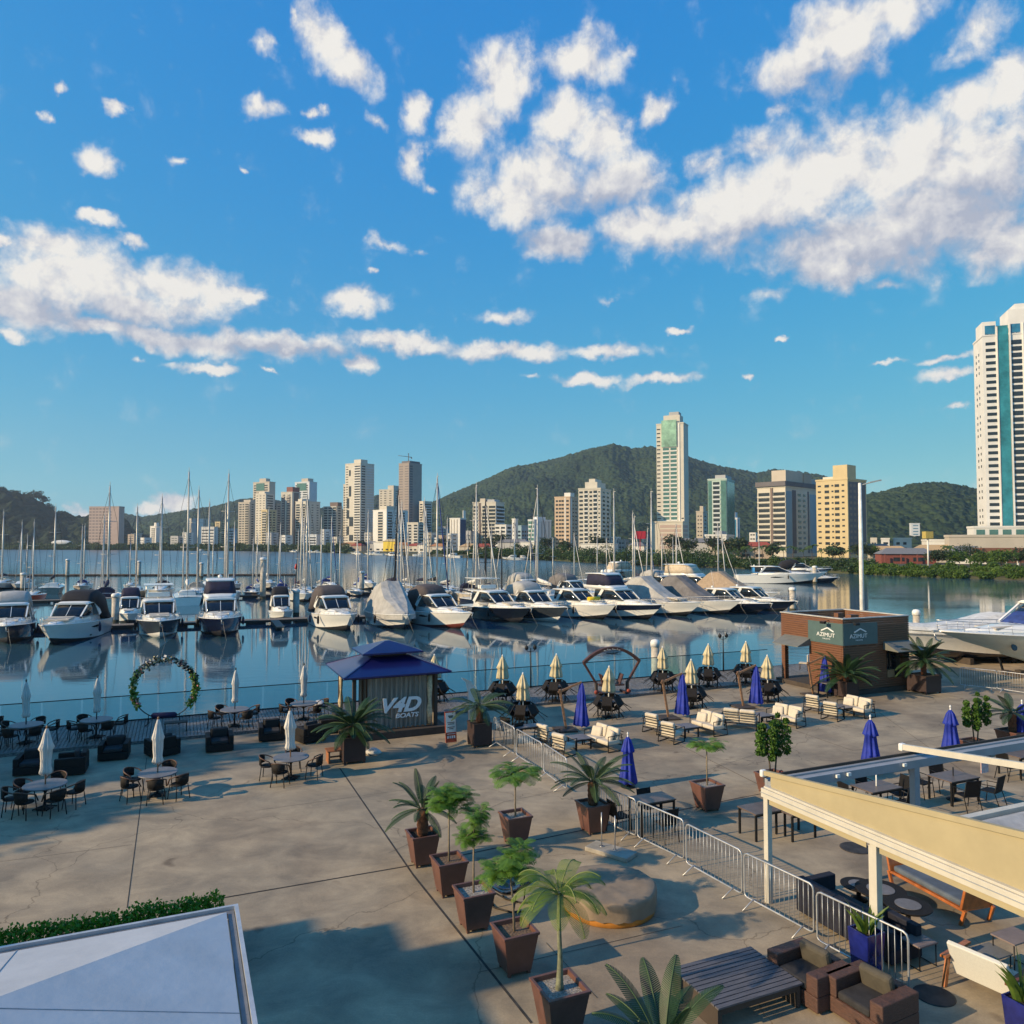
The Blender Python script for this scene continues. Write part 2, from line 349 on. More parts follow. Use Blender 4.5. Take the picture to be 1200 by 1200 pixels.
def quay(s, off=0.0):                     # point along the quay's outer edge (s metres from q0), off metres landward
    return Vector((q0.x, q0.y, 0))+U*s-V*off
QL = (q1-q0).dot(U)
e0 = quay(-60); e1 = quay(QL+14); e2 = e1+V*9; e3 = e2+U*60
poly = [(e0.x,e0.y),(e1.x,e1.y),(e2.x,e2.y),(e3.x,e3.y),(90,-40),(-90,-40)]
mb = MB(); mb.prism(poly, -3.2, 0); struct('terrace_pavement', mb, m_pave)
# joints, as thin tarred strips and lines in the concrete
m_joint = M('tar_joint', (.045,.040,.036), .9, var=.3, vs=5)
mb = MB()
def strip(p, q, w, z=.004):
    d = (q-p).normalized(); n = Vector((-d.y, d.x, 0))*w/2
    mb.add([(p-n).to_tuple()[:2]+(z,), (q-n).to_tuple()[:2]+(z,), (q+n).to_tuple()[:2]+(z,), (p+n).to_tuple()[:2]+(z,)], [(0,1,2,3)])
strip(G(149,1064), G(172,888), .022); strip(G(398,900), G(484,1025), .045); strip(G(484,1025), G(623,1199), .05)
strip(G(240,1056), G(484,1014), .05, .006); strip(G(484,1014), G(872,934), .05, .006); strip(G(872,934), G(1130,888), .03, .006)
for a, b, w in [((770,860),(900,925),.02),((560,1140),(800,1085),.012),((300,950),(480,925),.01),((900,845),(1000,880),.02),((1000,880),(1180,850),.012),((455,1000),(590,940),.01),((590,940),(760,905),.01),((820,905),(900,880),.01),((1030,835),(1130,905),.015),((0,1010),(155,990),.01),((700,1170),(640,1105),.01)]:
    strip(G(*a), G(*b), w, .008)
struct('pavement_joints', mb, m_joint)
# paler repaired slab by the walkway, steel cover, dark disc painted as round shade
for (x, y, r, lab) in [(1095,1167,.34,'round dark steel cover set in the paving in front of the white lounge chair'),(1003,994,.40,'dark disc, painted shade on the paving under the awning frame, behind the long dark sofa')]:
    o = MB().lathe([(r,.002),(r,.012),(r*.92,.016)], 24).build('cover_shade_disc', M('rusty_steel_shade',(.05,.045,.042),.7,.2,var=.3), loc=G(x,y)); tag(o, lab, 'manhole cover')

# boardwalk of planks along the quay
m_deck = M('weathered_deck_wood', (.17,.155,.145), .5, var=.35, vs=2, bump=.4, bs=12, stretch=(8,1,8))
DW = 4.1; mb = MB(); s = -45.0
k0 = quay(0)
while s < QL+3:
    a = quay(s, DW); rot = Matrix.Rotation(AL, 3, 'Z')
    mb.rbox((a+V*DW/2+U*.06+Vector((0,0,.085+random.uniform(-.003,.003)))).to_tuple(), (.118, DW-.02, .06), rot); s += .138
mb.rbox(quay((QL-42)/2, DW+.02)+Vector((0,0,.06)), (QL+48, .05, .13), Matrix.Rotation(AL, 3, 'Z'))
mb.rbox(quay((QL-42)/2, -.03)+Vector((0,0,.03)), (QL+48, .06, .20), Matrix.Rotation(AL, 3, 'Z'))
struct('boardwalk', mb, m_deck)
DZ = .115
# glass balustrade along the quay edge
m_bglass = bpy.data.materials.new('balustrade_glass'); m_bglass.use_nodes = True
_t = m_bglass.node_tree; _b = _t.nodes['Principled BSDF']; _tr = _t.nodes.new('ShaderNodeBsdfTransparent'); _tr.inputs[0].default_value = (.80,.90,.92,1)
_gl = _t.nodes.new('ShaderNodeBsdfGlossy'); _gl.inputs['Roughness'].default_value = .03; _m = _t.nodes.new('ShaderNodeMixShader'); _fr = _t.nodes.new('ShaderNodeFresnel'); _fr.inputs[0].default_value = 1.35
_t.links.new(_fr.outputs[0], _m.inputs[0]); _t.links.new(_tr.outputs[0], _m.inputs[1]); _t.links.new(_gl.outputs[0], _m.inputs[2]); _t.links.new(_m.outputs[0], _t.nodes['Material Output'].inputs[0])
L0, L1 = -45, QL-.4
bal = thing('balustrade', 'long frameless glass balustrade with thin dark rail along the outer edge of the boardwalk', 'railing', quay(L0, .1)+Vector((0,0,0)), AL)
LL = L1-L0
MB().box(0, LL, -.022, .022, 1.20, 1.235).build('top_rail', m_black, bal)
mb = MB(); x = 0
while x < LL-1.3:
    MB().box(x+.03, x+1.46, -.006, .006, .16, 1.199).build('glass_panel', m_bglass, bal); x += 1.5
mb.box(0, LL, -.03, .03, .115, .158); mb.build('base_channel', m_black, bal)

# ---------------------------------------------------------------- hills
def hillmat(name, c1, c2, vs=.02, c3=None):
    m = bpy.data.materials.new(name); m.use_nodes = True; t = m.node_tree; b = t.nodes['Principled BSDF']; b.inputs['Roughness'].default_value = .9; b.inputs['Specular IOR Level'].default_value = .1
    tc = t.nodes.new('ShaderNodeTexCoord')
    v = t.nodes.new('ShaderNodeTexVoronoi'); v.inputs['Scale'].default_value = .09; t.links.new(tc.outputs['Object'], v.inputs['Vector'])
    n = t.nodes.new('ShaderNodeTexNoise'); n.inputs['Scale'].default_value = .006; n.inputs['Detail'].default_value = 6; t.links.new(tc.outputs['Object'], n.inputs[0])
    mx = t.nodes.new('ShaderNodeMix'); mx.data_type = 'FLOAT'; mx.inputs[0].default_value = .62; t.links.new(v.outputs['Color'], mx.inputs[2]); t.links.new(n.outputs['Fac'], mx.inputs[3])
    r = t.nodes.new('ShaderNodeValToRGB'); r.color_ramp.elements[0].position = .25; r.color_ramp.elements[1].position = .75
    r.color_ramp.elements[0].color = (*c2,1); r.color_ramp.elements[1].color = (*c1,1); t.links.new(mx.outputs[0], r.inputs[0])
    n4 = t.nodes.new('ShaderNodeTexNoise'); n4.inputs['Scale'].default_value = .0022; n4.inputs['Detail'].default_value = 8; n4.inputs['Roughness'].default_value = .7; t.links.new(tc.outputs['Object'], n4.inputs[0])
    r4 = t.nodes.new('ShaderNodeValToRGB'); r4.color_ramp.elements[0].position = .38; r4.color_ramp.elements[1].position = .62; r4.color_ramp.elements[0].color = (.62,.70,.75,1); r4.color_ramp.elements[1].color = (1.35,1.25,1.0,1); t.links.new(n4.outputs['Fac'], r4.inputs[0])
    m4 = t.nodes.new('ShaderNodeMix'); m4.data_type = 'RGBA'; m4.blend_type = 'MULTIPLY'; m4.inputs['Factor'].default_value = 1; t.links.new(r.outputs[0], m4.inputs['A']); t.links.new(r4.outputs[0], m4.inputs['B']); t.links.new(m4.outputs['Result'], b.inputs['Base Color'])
    bp = t.nodes.new('ShaderNodeBump'); bp.inputs['Strength'].default_value = 1; bp.inputs['Distance'].default_value = 6; t.links.new(v.outputs['Distance'], bp.inputs['Height']); bp.invert = True
    t.links.new(bp.outputs[0], b.inputs['Normal']); return m
from mathutils import noise as mn
def hill(name, ridge, D, depth, mat, nx=420, ny=70, crown=7, csc=.055):
    """ridge: list of (px, py) of the skyline at distance D; the slope comes down towards the camera over depth metres"""
    xs = [p[0] for p in ridge]; hs = [Pt(p[0], p[1], D).z for p in ridge]
    X = np.linspace(xs[0], xs[-1], nx); H = np.interp(X, xs, hs)
    K = np.ones(9)/9; Hs = np.convolve(np.pad(H, 4, 'edge'), K, 'valid')*.5+H*.5
    vs = []; 
    for j in range(ny+14):
        t = j/ny                                     # 0 foot .. 1 ridge .. beyond back
        dd = D-depth*(1-t)
        for i in range(nx):
            x = (X[i]-600)/F*dd
            prof = math.sin(min(t,1)*math.pi/2)**1.25 if t <= 1 else max(0, 1-(t-1)*3.5)
            sp = mn.fractal(Vector((x*.0028, dd*.0022, 3.1)), 1.0, 2.0, 5)
            prof *= min(1, dd/D)
            h = Hs[i]*prof+sp*Hs[i]*.28*math.sin(min(t,1)*math.pi)
            c = mn.noise(Vector((x*csc, dd*csc*.7, 0)))+.55*mn.noise(Vector((x*csc*2.3, dd*csc*2.1, 5)))
            h += crown*c*min(1, h/20 if h > 0 else 0)
            vs.append((x, dd, max(h, -1)))
    fs = [(j*nx+i, j*nx+i+1, (j+1)*nx+i+1, (j+1)*nx+i) for j in range(ny+13) for i in range(nx-1)]
    mb = MB(); mb.add(vs, fs, 0, True); o = mb.build(name, mat, fix=False); o['kind'] = 'structure'; return o
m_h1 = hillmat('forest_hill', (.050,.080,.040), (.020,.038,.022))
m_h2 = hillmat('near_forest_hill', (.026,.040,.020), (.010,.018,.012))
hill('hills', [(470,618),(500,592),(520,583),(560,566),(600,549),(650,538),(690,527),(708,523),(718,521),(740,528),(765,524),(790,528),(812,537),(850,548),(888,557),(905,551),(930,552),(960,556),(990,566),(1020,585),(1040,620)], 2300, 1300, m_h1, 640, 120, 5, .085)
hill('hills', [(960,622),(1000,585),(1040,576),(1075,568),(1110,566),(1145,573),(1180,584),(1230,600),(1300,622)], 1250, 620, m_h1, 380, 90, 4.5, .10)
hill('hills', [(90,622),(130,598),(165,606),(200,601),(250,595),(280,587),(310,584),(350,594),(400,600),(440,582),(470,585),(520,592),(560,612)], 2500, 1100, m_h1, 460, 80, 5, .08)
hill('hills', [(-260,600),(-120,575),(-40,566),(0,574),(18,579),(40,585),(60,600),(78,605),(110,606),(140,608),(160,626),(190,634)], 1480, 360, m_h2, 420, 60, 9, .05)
# ---------------------------------------------------------------- buildings across the river
WIN = {}
def winmesh(w, h, mat, key, d=.12):
    k = (round(w,2), round(h,2), key, d)
    if k not in WIN:
        mb = MB(); mb.box(-w/2, w/2, -d, .02, 0, h); me = bpy.data.meshes.new(key); me.from_pydata(mb.v, [], mb.f); me.materials.append(mat); WIN[k] = me
    return WIN[k]
def balmesh(w, mats, dp=1.1, hh=1.05):
    k = (round(w,2), 'bal', mats.name, dp, hh)
    if k not in WIN:
        mb = MB(); mb.box(-w/2, w/2, -dp, .02, 0, .16); mb.box(-w/2, w/2, -dp, -dp+.1, .16, hh); mb.box(-w/2, -w/2+.1, -dp+.1, .02, .16, hh); mb.box(w/2-.1, w/2, -dp+.1, .02, .16, hh)
        me = bpy.data.meshes.new('balcony'); me.from_pydata(mb.v, [], mb.f); me.materials.append(mats); WIN[k] = me
    return WIN[k]
def put(me, name, parent, loc, rz=0):
    o = bpy.data.objects.new(name, me); C.objects.link(o); o.parent = parent; o.location = loc; o.rotation_euler = (0,0,rz); return o
FAC = {}
def fm(name, col, var=.05): return M('facade_'+name, col, .8, var=var, vs=.15)
g_dark = M('window_glass', (.035,.045,.055), .12, var=.3, vs=.3); g_green = M('green_glass', (.09,.20,.18), .12, var=.15, vs=.3); g_blue = M('blue_glass', (.04,.20,.34), .12, var=.2, vs=.3)
def tower(label, xl, xc, xr, ytop, D, phi, mat, lcols=(), rcols=(), fh=3.05, WR=None, roof=(), base=0.0, group=None, mat2=None, name='apartment_tower', sub=(), cat='building', skip=2, parapet=True, wl=None, maxw=96):
    ph = R(phi); Xc = (xc-600)/F*D; kl = (xl-600)/F; kr = (xr-600)/F
    WL = wl or (Xc-kl*D)/(math.cos(ph)+kl*math.sin(ph))
    if WR is None:
        den = math.sin(ph)-kr*math.cos(ph); WR = (kr*D-Xc)/den if abs(den) > .02 else 12
        if WR < 3 or WR > 62: WR = 14
    H = Pt(xc, ytop, D).z
    t = thing(name, label, cat, (Xc, D, base), -ph, group)
    mb = MB(); mb.box(-WL, 0, 0, WR, 0, H)
    if parapet: mb.box(-WL-.25, .25, -.25, WR+.25, H, H+.9)
    mb.build('wall', mat, t)
    for (u0, u1, v0, v1, h, mm) in roof:
        MB().box(-WL*(1-u0), -WL*(1-u1), WR*v0, WR*v1, H+.9, H+.9+h).build('roof_block', mm or mat, t)
    nf = int((H-3.0)/fh); cnt = 0
    def cols(spec, W, face):
        nonlocal cnt
        for (u0, u1, ty, gm, *ex) in spec:
            w = (u1-u0)*W; c = (u0+u1)/2*W
            if ty == 'S':                             # full height strip
                z0 = ex[0] if ex else 3; z1 = ex[1]*H if len(ex) > 1 else H-.5; d = ex[2] if len(ex) > 2 else .25
                mb = MB()
                if face == 0: mb.box(-W+u0*W, -W+u1*W, -d, .05, z0, z1)
                else: mb.box(-.05, d, u0*W, u1*W, z0, z1)
                mb.build('facade_strip', gm, t); continue
            for k in range(1 if ty != 'b' else 1, nf+1):
                z = 3.0+(k-1)*fh+.85
                if z+1.6 > H: break
                if ty == 'w': me = winmesh(w, 1.45, gm, 'window'); zz = z; nm = 'window'
                elif ty == 'W': me = winmesh(w, 2.1, gm, 'window'); zz = z-.3; nm = 'window'
                elif ty == 's':  me = winmesh(w, .85, gm, 'window'); zz = z+.4; nm = 'window'
                elif ty == 'b': me = balmesh(w, gm); zz = z-.95; nm = 'balcony'
                elif ty == 'B': me = winmesh(w, .9, gm, 'floor_band', .35); zz = z-1.0; nm = 'floor_band'
                if cnt >= maxw and nm == 'window': break
                if nm == 'window': cnt += 1
                put(me, nm, t, (-W+c, 0, zz) if face == 0 else (0, c, zz), 0 if face == 0 else math.pi/2)
    cols(lcols, WL, 0); cols(rcols, WR, 1)
    for s_ in sub: s_(t, WL, WR, H)
    return t, WL, WR, H
cream = fm('cream', (.60,.555,.47)); beige = fm('beige', (.50,.445,.37)); whit = fm('white', (.74,.72,.68)); grey = fm('grey', (.42,.42,.42)); tan = fm('tan', (.42,.34,.27)); pink = fm('salmon', (.48,.36,.31)); dgrey = fm('dark_grey', (.14,.13,.14)); yel = fm('yellow', (.58,.46,.26)); bluf = fm('pale_blue', (.26,.38,.46)); brn = fm('brown', (.19,.14,.12)); cool = fm('cool_white', (.62,.65,.68)); raw = fm('raw_concrete', (.33,.28,.25))
# left part
tower('wide salmon building with a fine grid of windows, alone before the wooded hill at left', 104,139,142,594,1050,8,pink,
      [(a/9+.012,(a+1)/9-.025,'w',M('window_grid_dark',(.16,.13,.13),.5)) for a in range(9)], [(.2,.8,'w',g_dark)], fh=4.2, WR=12, maxw=90)  # flat dark brown for the window grid
tower('small white block among trees between the salmon building and the towers', 176,183,188,617,1150,30,whit,[(.2,.8,'w',g_dark)],[],roof=[(.5,.9,.2,.8,5,whit)])
tower('plain block with vertical tan and grey ribs behind the masts', 221,224,236,608,1150,60,beige,[(.2,.8,'w',g_dark)],[(.0,.3,'S',grey,1,1,.4),(.45,.65,'S',whit,1,1,.4)],WR=26)
tower('low white office block with black ribbon windows', 236,251,253,618,1080,12,whit,[(.04,.96,'w',g_dark)],[],fh=4.2,WR=10)
tower('narrow ochre block squeezed beside the ribbon window office', 252,258,262,612,1090,20,yel,[(.2,.8,'w',g_dark)],[(.2,.8,'w',g_dark)],WR=14)
tower('low pale blue and white banded block behind the mangroves', 262,274,277,620,1100,10,cool,[(.04,.96,'w',g_dark)],[],fh=4,WR=10)
tower('beige twelve storey block at the left end of the tower cluster', 279,292,299,589,960,24,beige,[(.08,.3,'w',g_dark),(.38,.52,'w',g_dark),(.6,.95,'b',beige),(.62,.93,'w',g_dark)],[(.2,.4,'w',g_dark),(.6,.8,'w',g_dark)],WR=18,roof=[(.3,.9,.2,.9,3,beige)])
tower('slim beige tower with a green glass penthouse, left of the twin', 296,315,322,565,1000,28,beige,[(.05,.2,'w',g_dark),(.3,.45,'w',g_dark),(.55,.9,'w',g_dark)],[(.1,.9,'w',g_dark)],roof=[(.35,.75,.1,.8,4.5,beige)],sub=[lambda t,WL,WR,H: MB().box(-WL*.8,-WL*.3,-.3,.05,H-11,H-1).build('penthouse_glazing', g_green, t)])
tower('cream tower with a stepped top standing before the green topped tower', 299,311,321,579,930,30,cream,[(.1,.25,'s',g_dark),(.42,.56,'s',g_dark),(.75,.9,'s',g_dark)],[(.15,.85,'w',g_dark)],roof=[(.2,.8,.1,.7,2.5,cream)])
tower('lower ochre wing with balconies at the foot of the cream tower', 306,313,324,598,900,32,yel,[(.1,.9,'b',cream),(.15,.85,'w',g_dark)],[(.2,.45,'w',g_dark),(.6,.85,'w',g_dark)])
tower('brown slab half hidden behind the ochre wing', 320,324,329,591,1010,40,tan,[(.2,.8,'w',g_dark)],[(.2,.8,'w',g_dark)])
tower('tan tower with dark vertical window slots and a red brown roof block', 329,342,346,577,940,22,cream,[(.06,.36,'S',dgrey,3,.93,.2),(.12,.3,'b',beige),(.5,.85,'S',dgrey,3,.93,.2),(.56,.8,'b',beige)],[(.2,.8,'S',brn,2,1,.2)],roof=[(.45,1,.05,.9,6,fm('red_brown',(.24,.09,.07)))],WR=16)
tower('slim beige tower with a green glass penthouse, right of the twin', 345,362,371,565,1000,28,cool,[(.05,.2,'w',g_dark),(.3,.45,'w',g_dark),(.55,.9,'w',g_dark)],[(.1,.9,'w',g_green)],roof=[(.4,.85,.1,.8,4.5,beige)],sub=[lambda t,WL,WR,H: MB().box(-WL*.85,-WL*.2,-.3,.05,H-11,H-1).build('penthouse_glazing', g_green, t)])
tower('white tower with cream balconies before the right green topped tower', 346,358,375,588,910,34,cream,[(.06,.42,'W',g_dark),(.02,.45,'B',cream),(.58,.94,'W',g_dark),(.55,.97,'B',cream)],[(.08,.2,'s',g_dark),(.4,.52,'s',g_dark),(.75,.88,'s',g_dark)],mat2=cool,roof=[(.1,.5,.1,.6,3,cream)])
tower('long low pale podium with a ribbon window on the waterfront', 355,371,376,627,880,20,cool,[(.05,.95,'w',g_dark)],[])
tower('cream block with boxy square balconies left of the tall white tower', 379,394,401,594,930,22,cream,[(.04,.3,'W',g_dark),(.02,.32,'B',cream),(.38,.64,'W',g_dark),(.36,.66,'B',cream),(.72,.97,'W',g_dark),(.70,.99,'B',cream)],[(.3,.7,'w',g_dark)],roof=[(.4,1,.2,.9,5,brn)])
tower('tall white tower with irregular black window slots and blue grey side', 404,422,438,543,900,34,cream,[(.05,.2,'s',g_dark),(.62,.97,'w',g_dark),(.58,1.0,'B',whit)],[(.08,.34,'w',g_dark),(.5,.96,'W',g_dark),(.46,1.0,'B',cool)],mat2=cool,roof=[(.55,1,.02,.5,4,cream)],
      sub=[lambda t,WL,WR,H: [MB().box(-WL*(1-a),-WL*(1-b),-.3,.05,H*z0,H*z1).build('window_slot', g_dark, t) for a,b,z0,z1 in [(.26,.36,.86,.93),(.26,.4,.62,.74),(.12,.28,.48,.60),(.12,.28,.36,.46),(.3,.55,.27,.38),(.12,.28,.17,.27),(.3,.55,.1,.17)]]])
tower('lower shoulder of beige flats against the tall white tower', 402,407,412,568,915,34,beige,[(.1,.9,'w',g_dark)],[])
tower('cream slab tower standing behind the balconied block', 444,461,466,574,980,20,cream,[(.08,.2,'s',g_dark),(.35,.5,'s',g_dark),(.7,.85,'s',g_dark)],[(.3,.7,'s',g_dark)],roof=[(.55,.95,.1,.9,5,cream)],WR=18)
tower('white block with a column of cream curved balconies and a flat dark roof line', 437,453,478,598,840,38,whit,[(.35,.75,'B',cream),(.38,.72,'W',g_dark)],[(.05,.25,'W',g_dark),(.02,.28,'B',cool),(.38,.46,'s',g_dark),(.6,.85,'W',g_dark),(.58,.9,'B',cool)],roof=[(.5,1,.0,.5,4,cream)])
cr_ = tower('unfinished grey concrete tower with a crane on its roof', 467,479,494,543,900,36,raw,[(.05,.4,'s',dgrey),(.6,.95,'s',dgrey)],[(.06,.28,'W',dgrey),(.38,.6,'W',dgrey),(.7,.96,'W',dgrey)],roof=[(.15,.95,.1,.9,2.5,dgrey)])
tower('small cream block with rounded balconies below the unfinished tower', 477,490,497,613,800,26,cream,[(.06,.4,'B',whit),(.08,.38,'W',g_dark),(.6,.95,'B',whit),(.62,.93,'W',g_dark)],[(.2,.8,'w',g_dark)])
tower('narrow cream tower with blue grey balconied side, right of the unfinished tower', 491,496,506,588,900,42,cream,[(.2,.8,'w',g_dark)],[(.1,.9,'W',g_dark),(.05,.95,'B',cool)])
tower('low grey flat roofed block right of the cluster', 513,522,526,618,880,18,grey,[(.05,.95,'s',g_dark)],[])
tower('white office block with a navy glass end and a fin on its roof', 527,539,546,608,700,28,whit,[(.12,.2,'S',beige),(.4,.48,'S',beige),(.68,.76,'S',beige)],[(.05,.98,'S',M('navy_glass',(.02,.06,.16),.15),4,.98,.2)],
      sub=[lambda t,WL,WR,H: MB().prism([(-.6,WR*.55),(.0,WR*.55),(0,WR*.95),(-.6,WR*.95)],H+.9,H+8).build('roof_fin', whit, t)])
tower('cream balconied slab with a dark central slot before the mountain', 554,581,591,589,640,24,cream,[(.03,.22,'W',g_dark),(.0,.25,'B',cream),(.27,.36,'S',brn,2,1,.15),(.42,.64,'W',g_dark),(.40,.68,'B',cream),(.7,.98,'W',g_dark),(.7,1.,'B',cream)],[(.1,.95,'W',g_dark),(.02,1.,'B',cool)],roof=[(.28,.5,.1,.8,3,beige),(.6,.9,.1,.7,2,grey)])
tower('low stepped white block in front of the cream balconied slab', 580,593,600,616,600,24,whit,[(.05,.4,'w',g_dark),(.55,.9,'w',g_dark)],[(.2,.8,'w',g_dark)])
tower('slender white lift tower beside the pale blue flats', 600,604,607,609,590,30,whit,[(.35,.65,'s',g_dark)],[])
tower('pale blue flats with small dark windows', 606,611,620,617,600,44,bluf,[(.2,.8,'w',g_dark)],[(.1,.3,'w',g_dark),(.42,.6,'w',g_dark),(.72,.92,'w',g_dark)])
tower('pale block with a glazed left face and ribbed grey right side', 619,626,646,610,560,48,cool,[(.05,.95,'W',g_green)],[(.18,.26,'S',grey),(.4,.48,'S',grey),(.6,.68,'S',grey),(.82,.9,'S',grey)],roof=[(.2,.9,.2,.7,2,cool)])
tower('orange and cream tower with a white core, left of the wide cream tower', 650,668,678,583,600,26,fm('orange_cream',(.55,.41,.29)),[(.08,.22,'w',g_dark),(.28,.42,'w',cream),(.45,.6,'w',g_dark),(.66,.72,'S',whit,2,1,.2),(.76,.92,'w',g_dark)],[(.06,.2,'S',whit,2,1,.3),(.3,.45,'s',g_dark),(.6,.8,'s',g_dark)],roof=[(.6,1,.05,.5,3,whit)])
tower('wide cream tower with stepped crown and curved balconies before the mountain', 678,704,716,573,540,24,cream,[(.04,.2,'w',g_dark),(.27,.42,'W',g_dark),(.25,.44,'B',whit),(.5,.62,'w',g_dark),(.68,.84,'W',g_dark),(.66,.86,'B',whit),(.9,.97,'s',g_dark)],[(.2,.4,'w',g_dark),(.6,.8,'w',g_dark)],roof=[(.25,.8,.1,.9,4.5,cream),(.38,.66,.2,.8,7,cream)],maxw=98)
tb = tower('tallest cream tower before the mountain, with a pale green glazed crown', 770,802,812,496,560,26,cream,[(.02,.14,'s',g_dark),(.24,.46,'W',g_green),(.22,.48,'B',whit),(.52,.74,'W',g_green),(.50,.76,'B',whit),(.80,.86,'S',whit,3,1,.5),(.9,.98,'s',g_dark)],[(.15,.3,'s',g_dark),(.5,.65,'s',g_dark)],roof=[(.25,.85,.1,.8,6,cream),(.45,.8,.15,.7,8.5,grey)],WR=15,
      sub=[lambda t,WL,WR,H: MB().box(-WL*.8,-WL*.25,-1.0,.05,H-17,H+3).build('green_glazed_crown', M('pale_green_glazing',(.30,.50,.36),.25,vs=.2,var=.25), t)],maxw=98)
tower('reddish banded podium at the foot of the tallest cream tower', 762,800,811,612,548,26,cream,[(.3,.95,'W',pink)],[(.1,.9,'W',pink)],WR=18)
tower('narrow beige block left of the green glass tower', 816,824,829,600,600,28,beige,[(.2,.4,'s',g_dark),(.6,.8,'s',g_dark)],[(.3,.7,'s',g_dark)],roof=[(.4,.9,.2,.8,4,beige)])
tower('green glass tower with a rounded top before the mountain', 830,852,861,562,500,28,fm('mint',(.46,.56,.50)),[(.02,.2,'S',g_green),(.28,.62,'W',g_green),(.26,.66,'B',cool),(.7,.98,'S',g_green)],[(.02,.98,'S',g_green,3,.98,.3)],roof=[(.35,.9,.1,.9,2.5,grey)])
tower('thin twin white and blue slab right of the green glass tower', 860,864,867,608,560,34,cool,[(.3,.7,'S',g_blue)],[(.3,.7,'S',g_blue)],roof=[(.0,.4,.0,.9,4,cool)])
tower('white low commercial building with a sawtooth roof under the green tower', 826,851,860,628,420,24,whit,[(.1,.9,'w',g_dark)],[],roof=[(.4,.7,.2,.8,2,grey)])
tower('cream balconied block with dark roof slab and pale blue stair tower', 888,921,964,571,420,46,cream,[(.04,.44,'W',g_dark),(.0,.48,'B',cream),(.48,.56,'S',brn,2,1,.5),(.58,.98,'W',g_dark),(.56,1.,'B',cream)],[(.02,.16,'S',bluf,2,.95,.15),(.05,.12,'s',g_dark),(.17,.27,'S',dgrey,2,.97,.1),(.32,.40,'w',g_dark),(.46,.52,'w',g_dark),(.58,.62,'S',dgrey,2,.97,.12),(.64,.98,'S',bluf,2,.93,.15),(.70,.74,'s',g_dark),(.86,.90,'s',g_dark)],
      roof=[(-.03,1.04,-.03,1.03,2.6,dgrey),(.45,.95,.05,.5,9,beige),(.7,1,.5,.7,8,tan),(.3,.9,.75,.95,6,grey)],maxw=170)
tower('bright yellow apartment tower with a lattice of dark balconies on its shaded side', 957,994,1016,562,395,50,yel,[(.06,.16,'s',g_dark),(.28,.42,'w',g_dark),(.5,.56,'s',g_dark),(.6,.74,'w',g_dark),(.82,.9,'s',g_dark)],[(.05,.95,'S',dgrey,2,.98,.1),(.1,.22,'w',M('lattice_tan',(.25,.20,.16),.8)),(.3,.42,'w',M('lattice_tan',(.25,.20,.16),.8)),(.5,.62,'w',M('lattice_tan',(.25,.20,.16),.8)),(.74,.9,'s',grey)],roof=[(.55,1,.0,.45,7,yel),(.1,.5,.2,.8,1.5,cream)],maxw=98)
# the tall white tower at the right edge
m_turq = M('turquoise_glass',(.04,.24,.29),.15,var=.2,vs=.2)
def side_windows(t, WL, WR, H):
    k = 0
    for z in range(8, int(H)-4, 3):
        if (k*7) % 5 != 2: put(winmesh(1.1,1.2,g_dark,'window'), 'window', t, (-WL, WR*.42, z), -math.pi/2); put(winmesh(1.1,1.2,g_dark,'window'), 'window', t, (-WL, WR*.70, z), -math.pi/2)
        k += 1
    for x0,x1 in ((-WL+1,-WL+5.2),(-WL+11,-WL+15.5)): MB().box(x0,x1,-.25,.02,H+.5,H+5).build('penthouse_glazing', g_blue, t)
tower('very tall white tower at the right edge with a turquoise glass stripe up its front', 1157,1275,1290,386,344.6,18,whit,[(.03,.13,'w',g_dark),(.142,.152,'S',whit,2,1.04,.7),(.158,.265,'S',m_turq,10,1.03,.30),(.272,.285,'S',whit,2,1.05,.9),(.295,.40,'W',g_dark),(.41,.42,'S',whit,2,1.05,.7),(.52,.63,'w',g_green),(.66,.77,'S',m_turq,12,1.04,.30),(.80,.90,'w',g_dark)],[],WR=16,wl=40,roof=[(.0,.14,-.01,.7,6,whit),(.13,.27,.05,.7,4,m_turq),(.27,.9,-.01,.8,11,whit),(.35,.8,.1,.7,14,whit)],fh=3.05,maxw=150,sub=[side_windows])
tower('white podium of the tall right tower with dark glazed bays', 1141,1295,1310,618,329.5,18,whit,[(.03,.12,'W',g_green),(.16,.24,'W',g_green),(.3,.4,'W',g_green),(.46,.6,'W',g_green),(.66,.8,'W',g_green),(.86,.97,'W',g_green)],[],WR=12,wl=50,fh=4,sub=[lambda t,WL,WR,H: [put(winmesh(3.4,2.6,g_green,'window'),'window',t,(-WL+2.6+k*5.2,0,H-3.3)) for k in range(9)]])
tower('long beige parking deck wall above a brick colonnade at the right edge', 1112,1326,1340,629,281.5,18,beige,[(.02,.98,'S',brn,.3,.25,.3),(.3,.9,'S',M('brick_bays',(.20,.09,.06),.8),.3,.24,.36)],[],WR=8,wl=60)
tower('blue grey slab on the wooded hillside', 1068,1078,1081,614,800,14,cool,[(.2,.8,'s',g_blue)],[],WR=8)
tower('white flat roofed house row on the right bank', 1048,1068,1074,632,420,24,whit,[(.1,.3,'w',g_dark),(.5,.7,'w',g_dark)],[])
tower('small white villa with a dark glazed front near the yellow tower', 1033,1042,1047,632,500,24,whit,[(.2,.8,'w',g_dark)],[])
tower('plain white wall building left of the long parking deck', 1085,1108,1114,634,380,20,whit,[(.3,.5,'w',g_dark)],[])
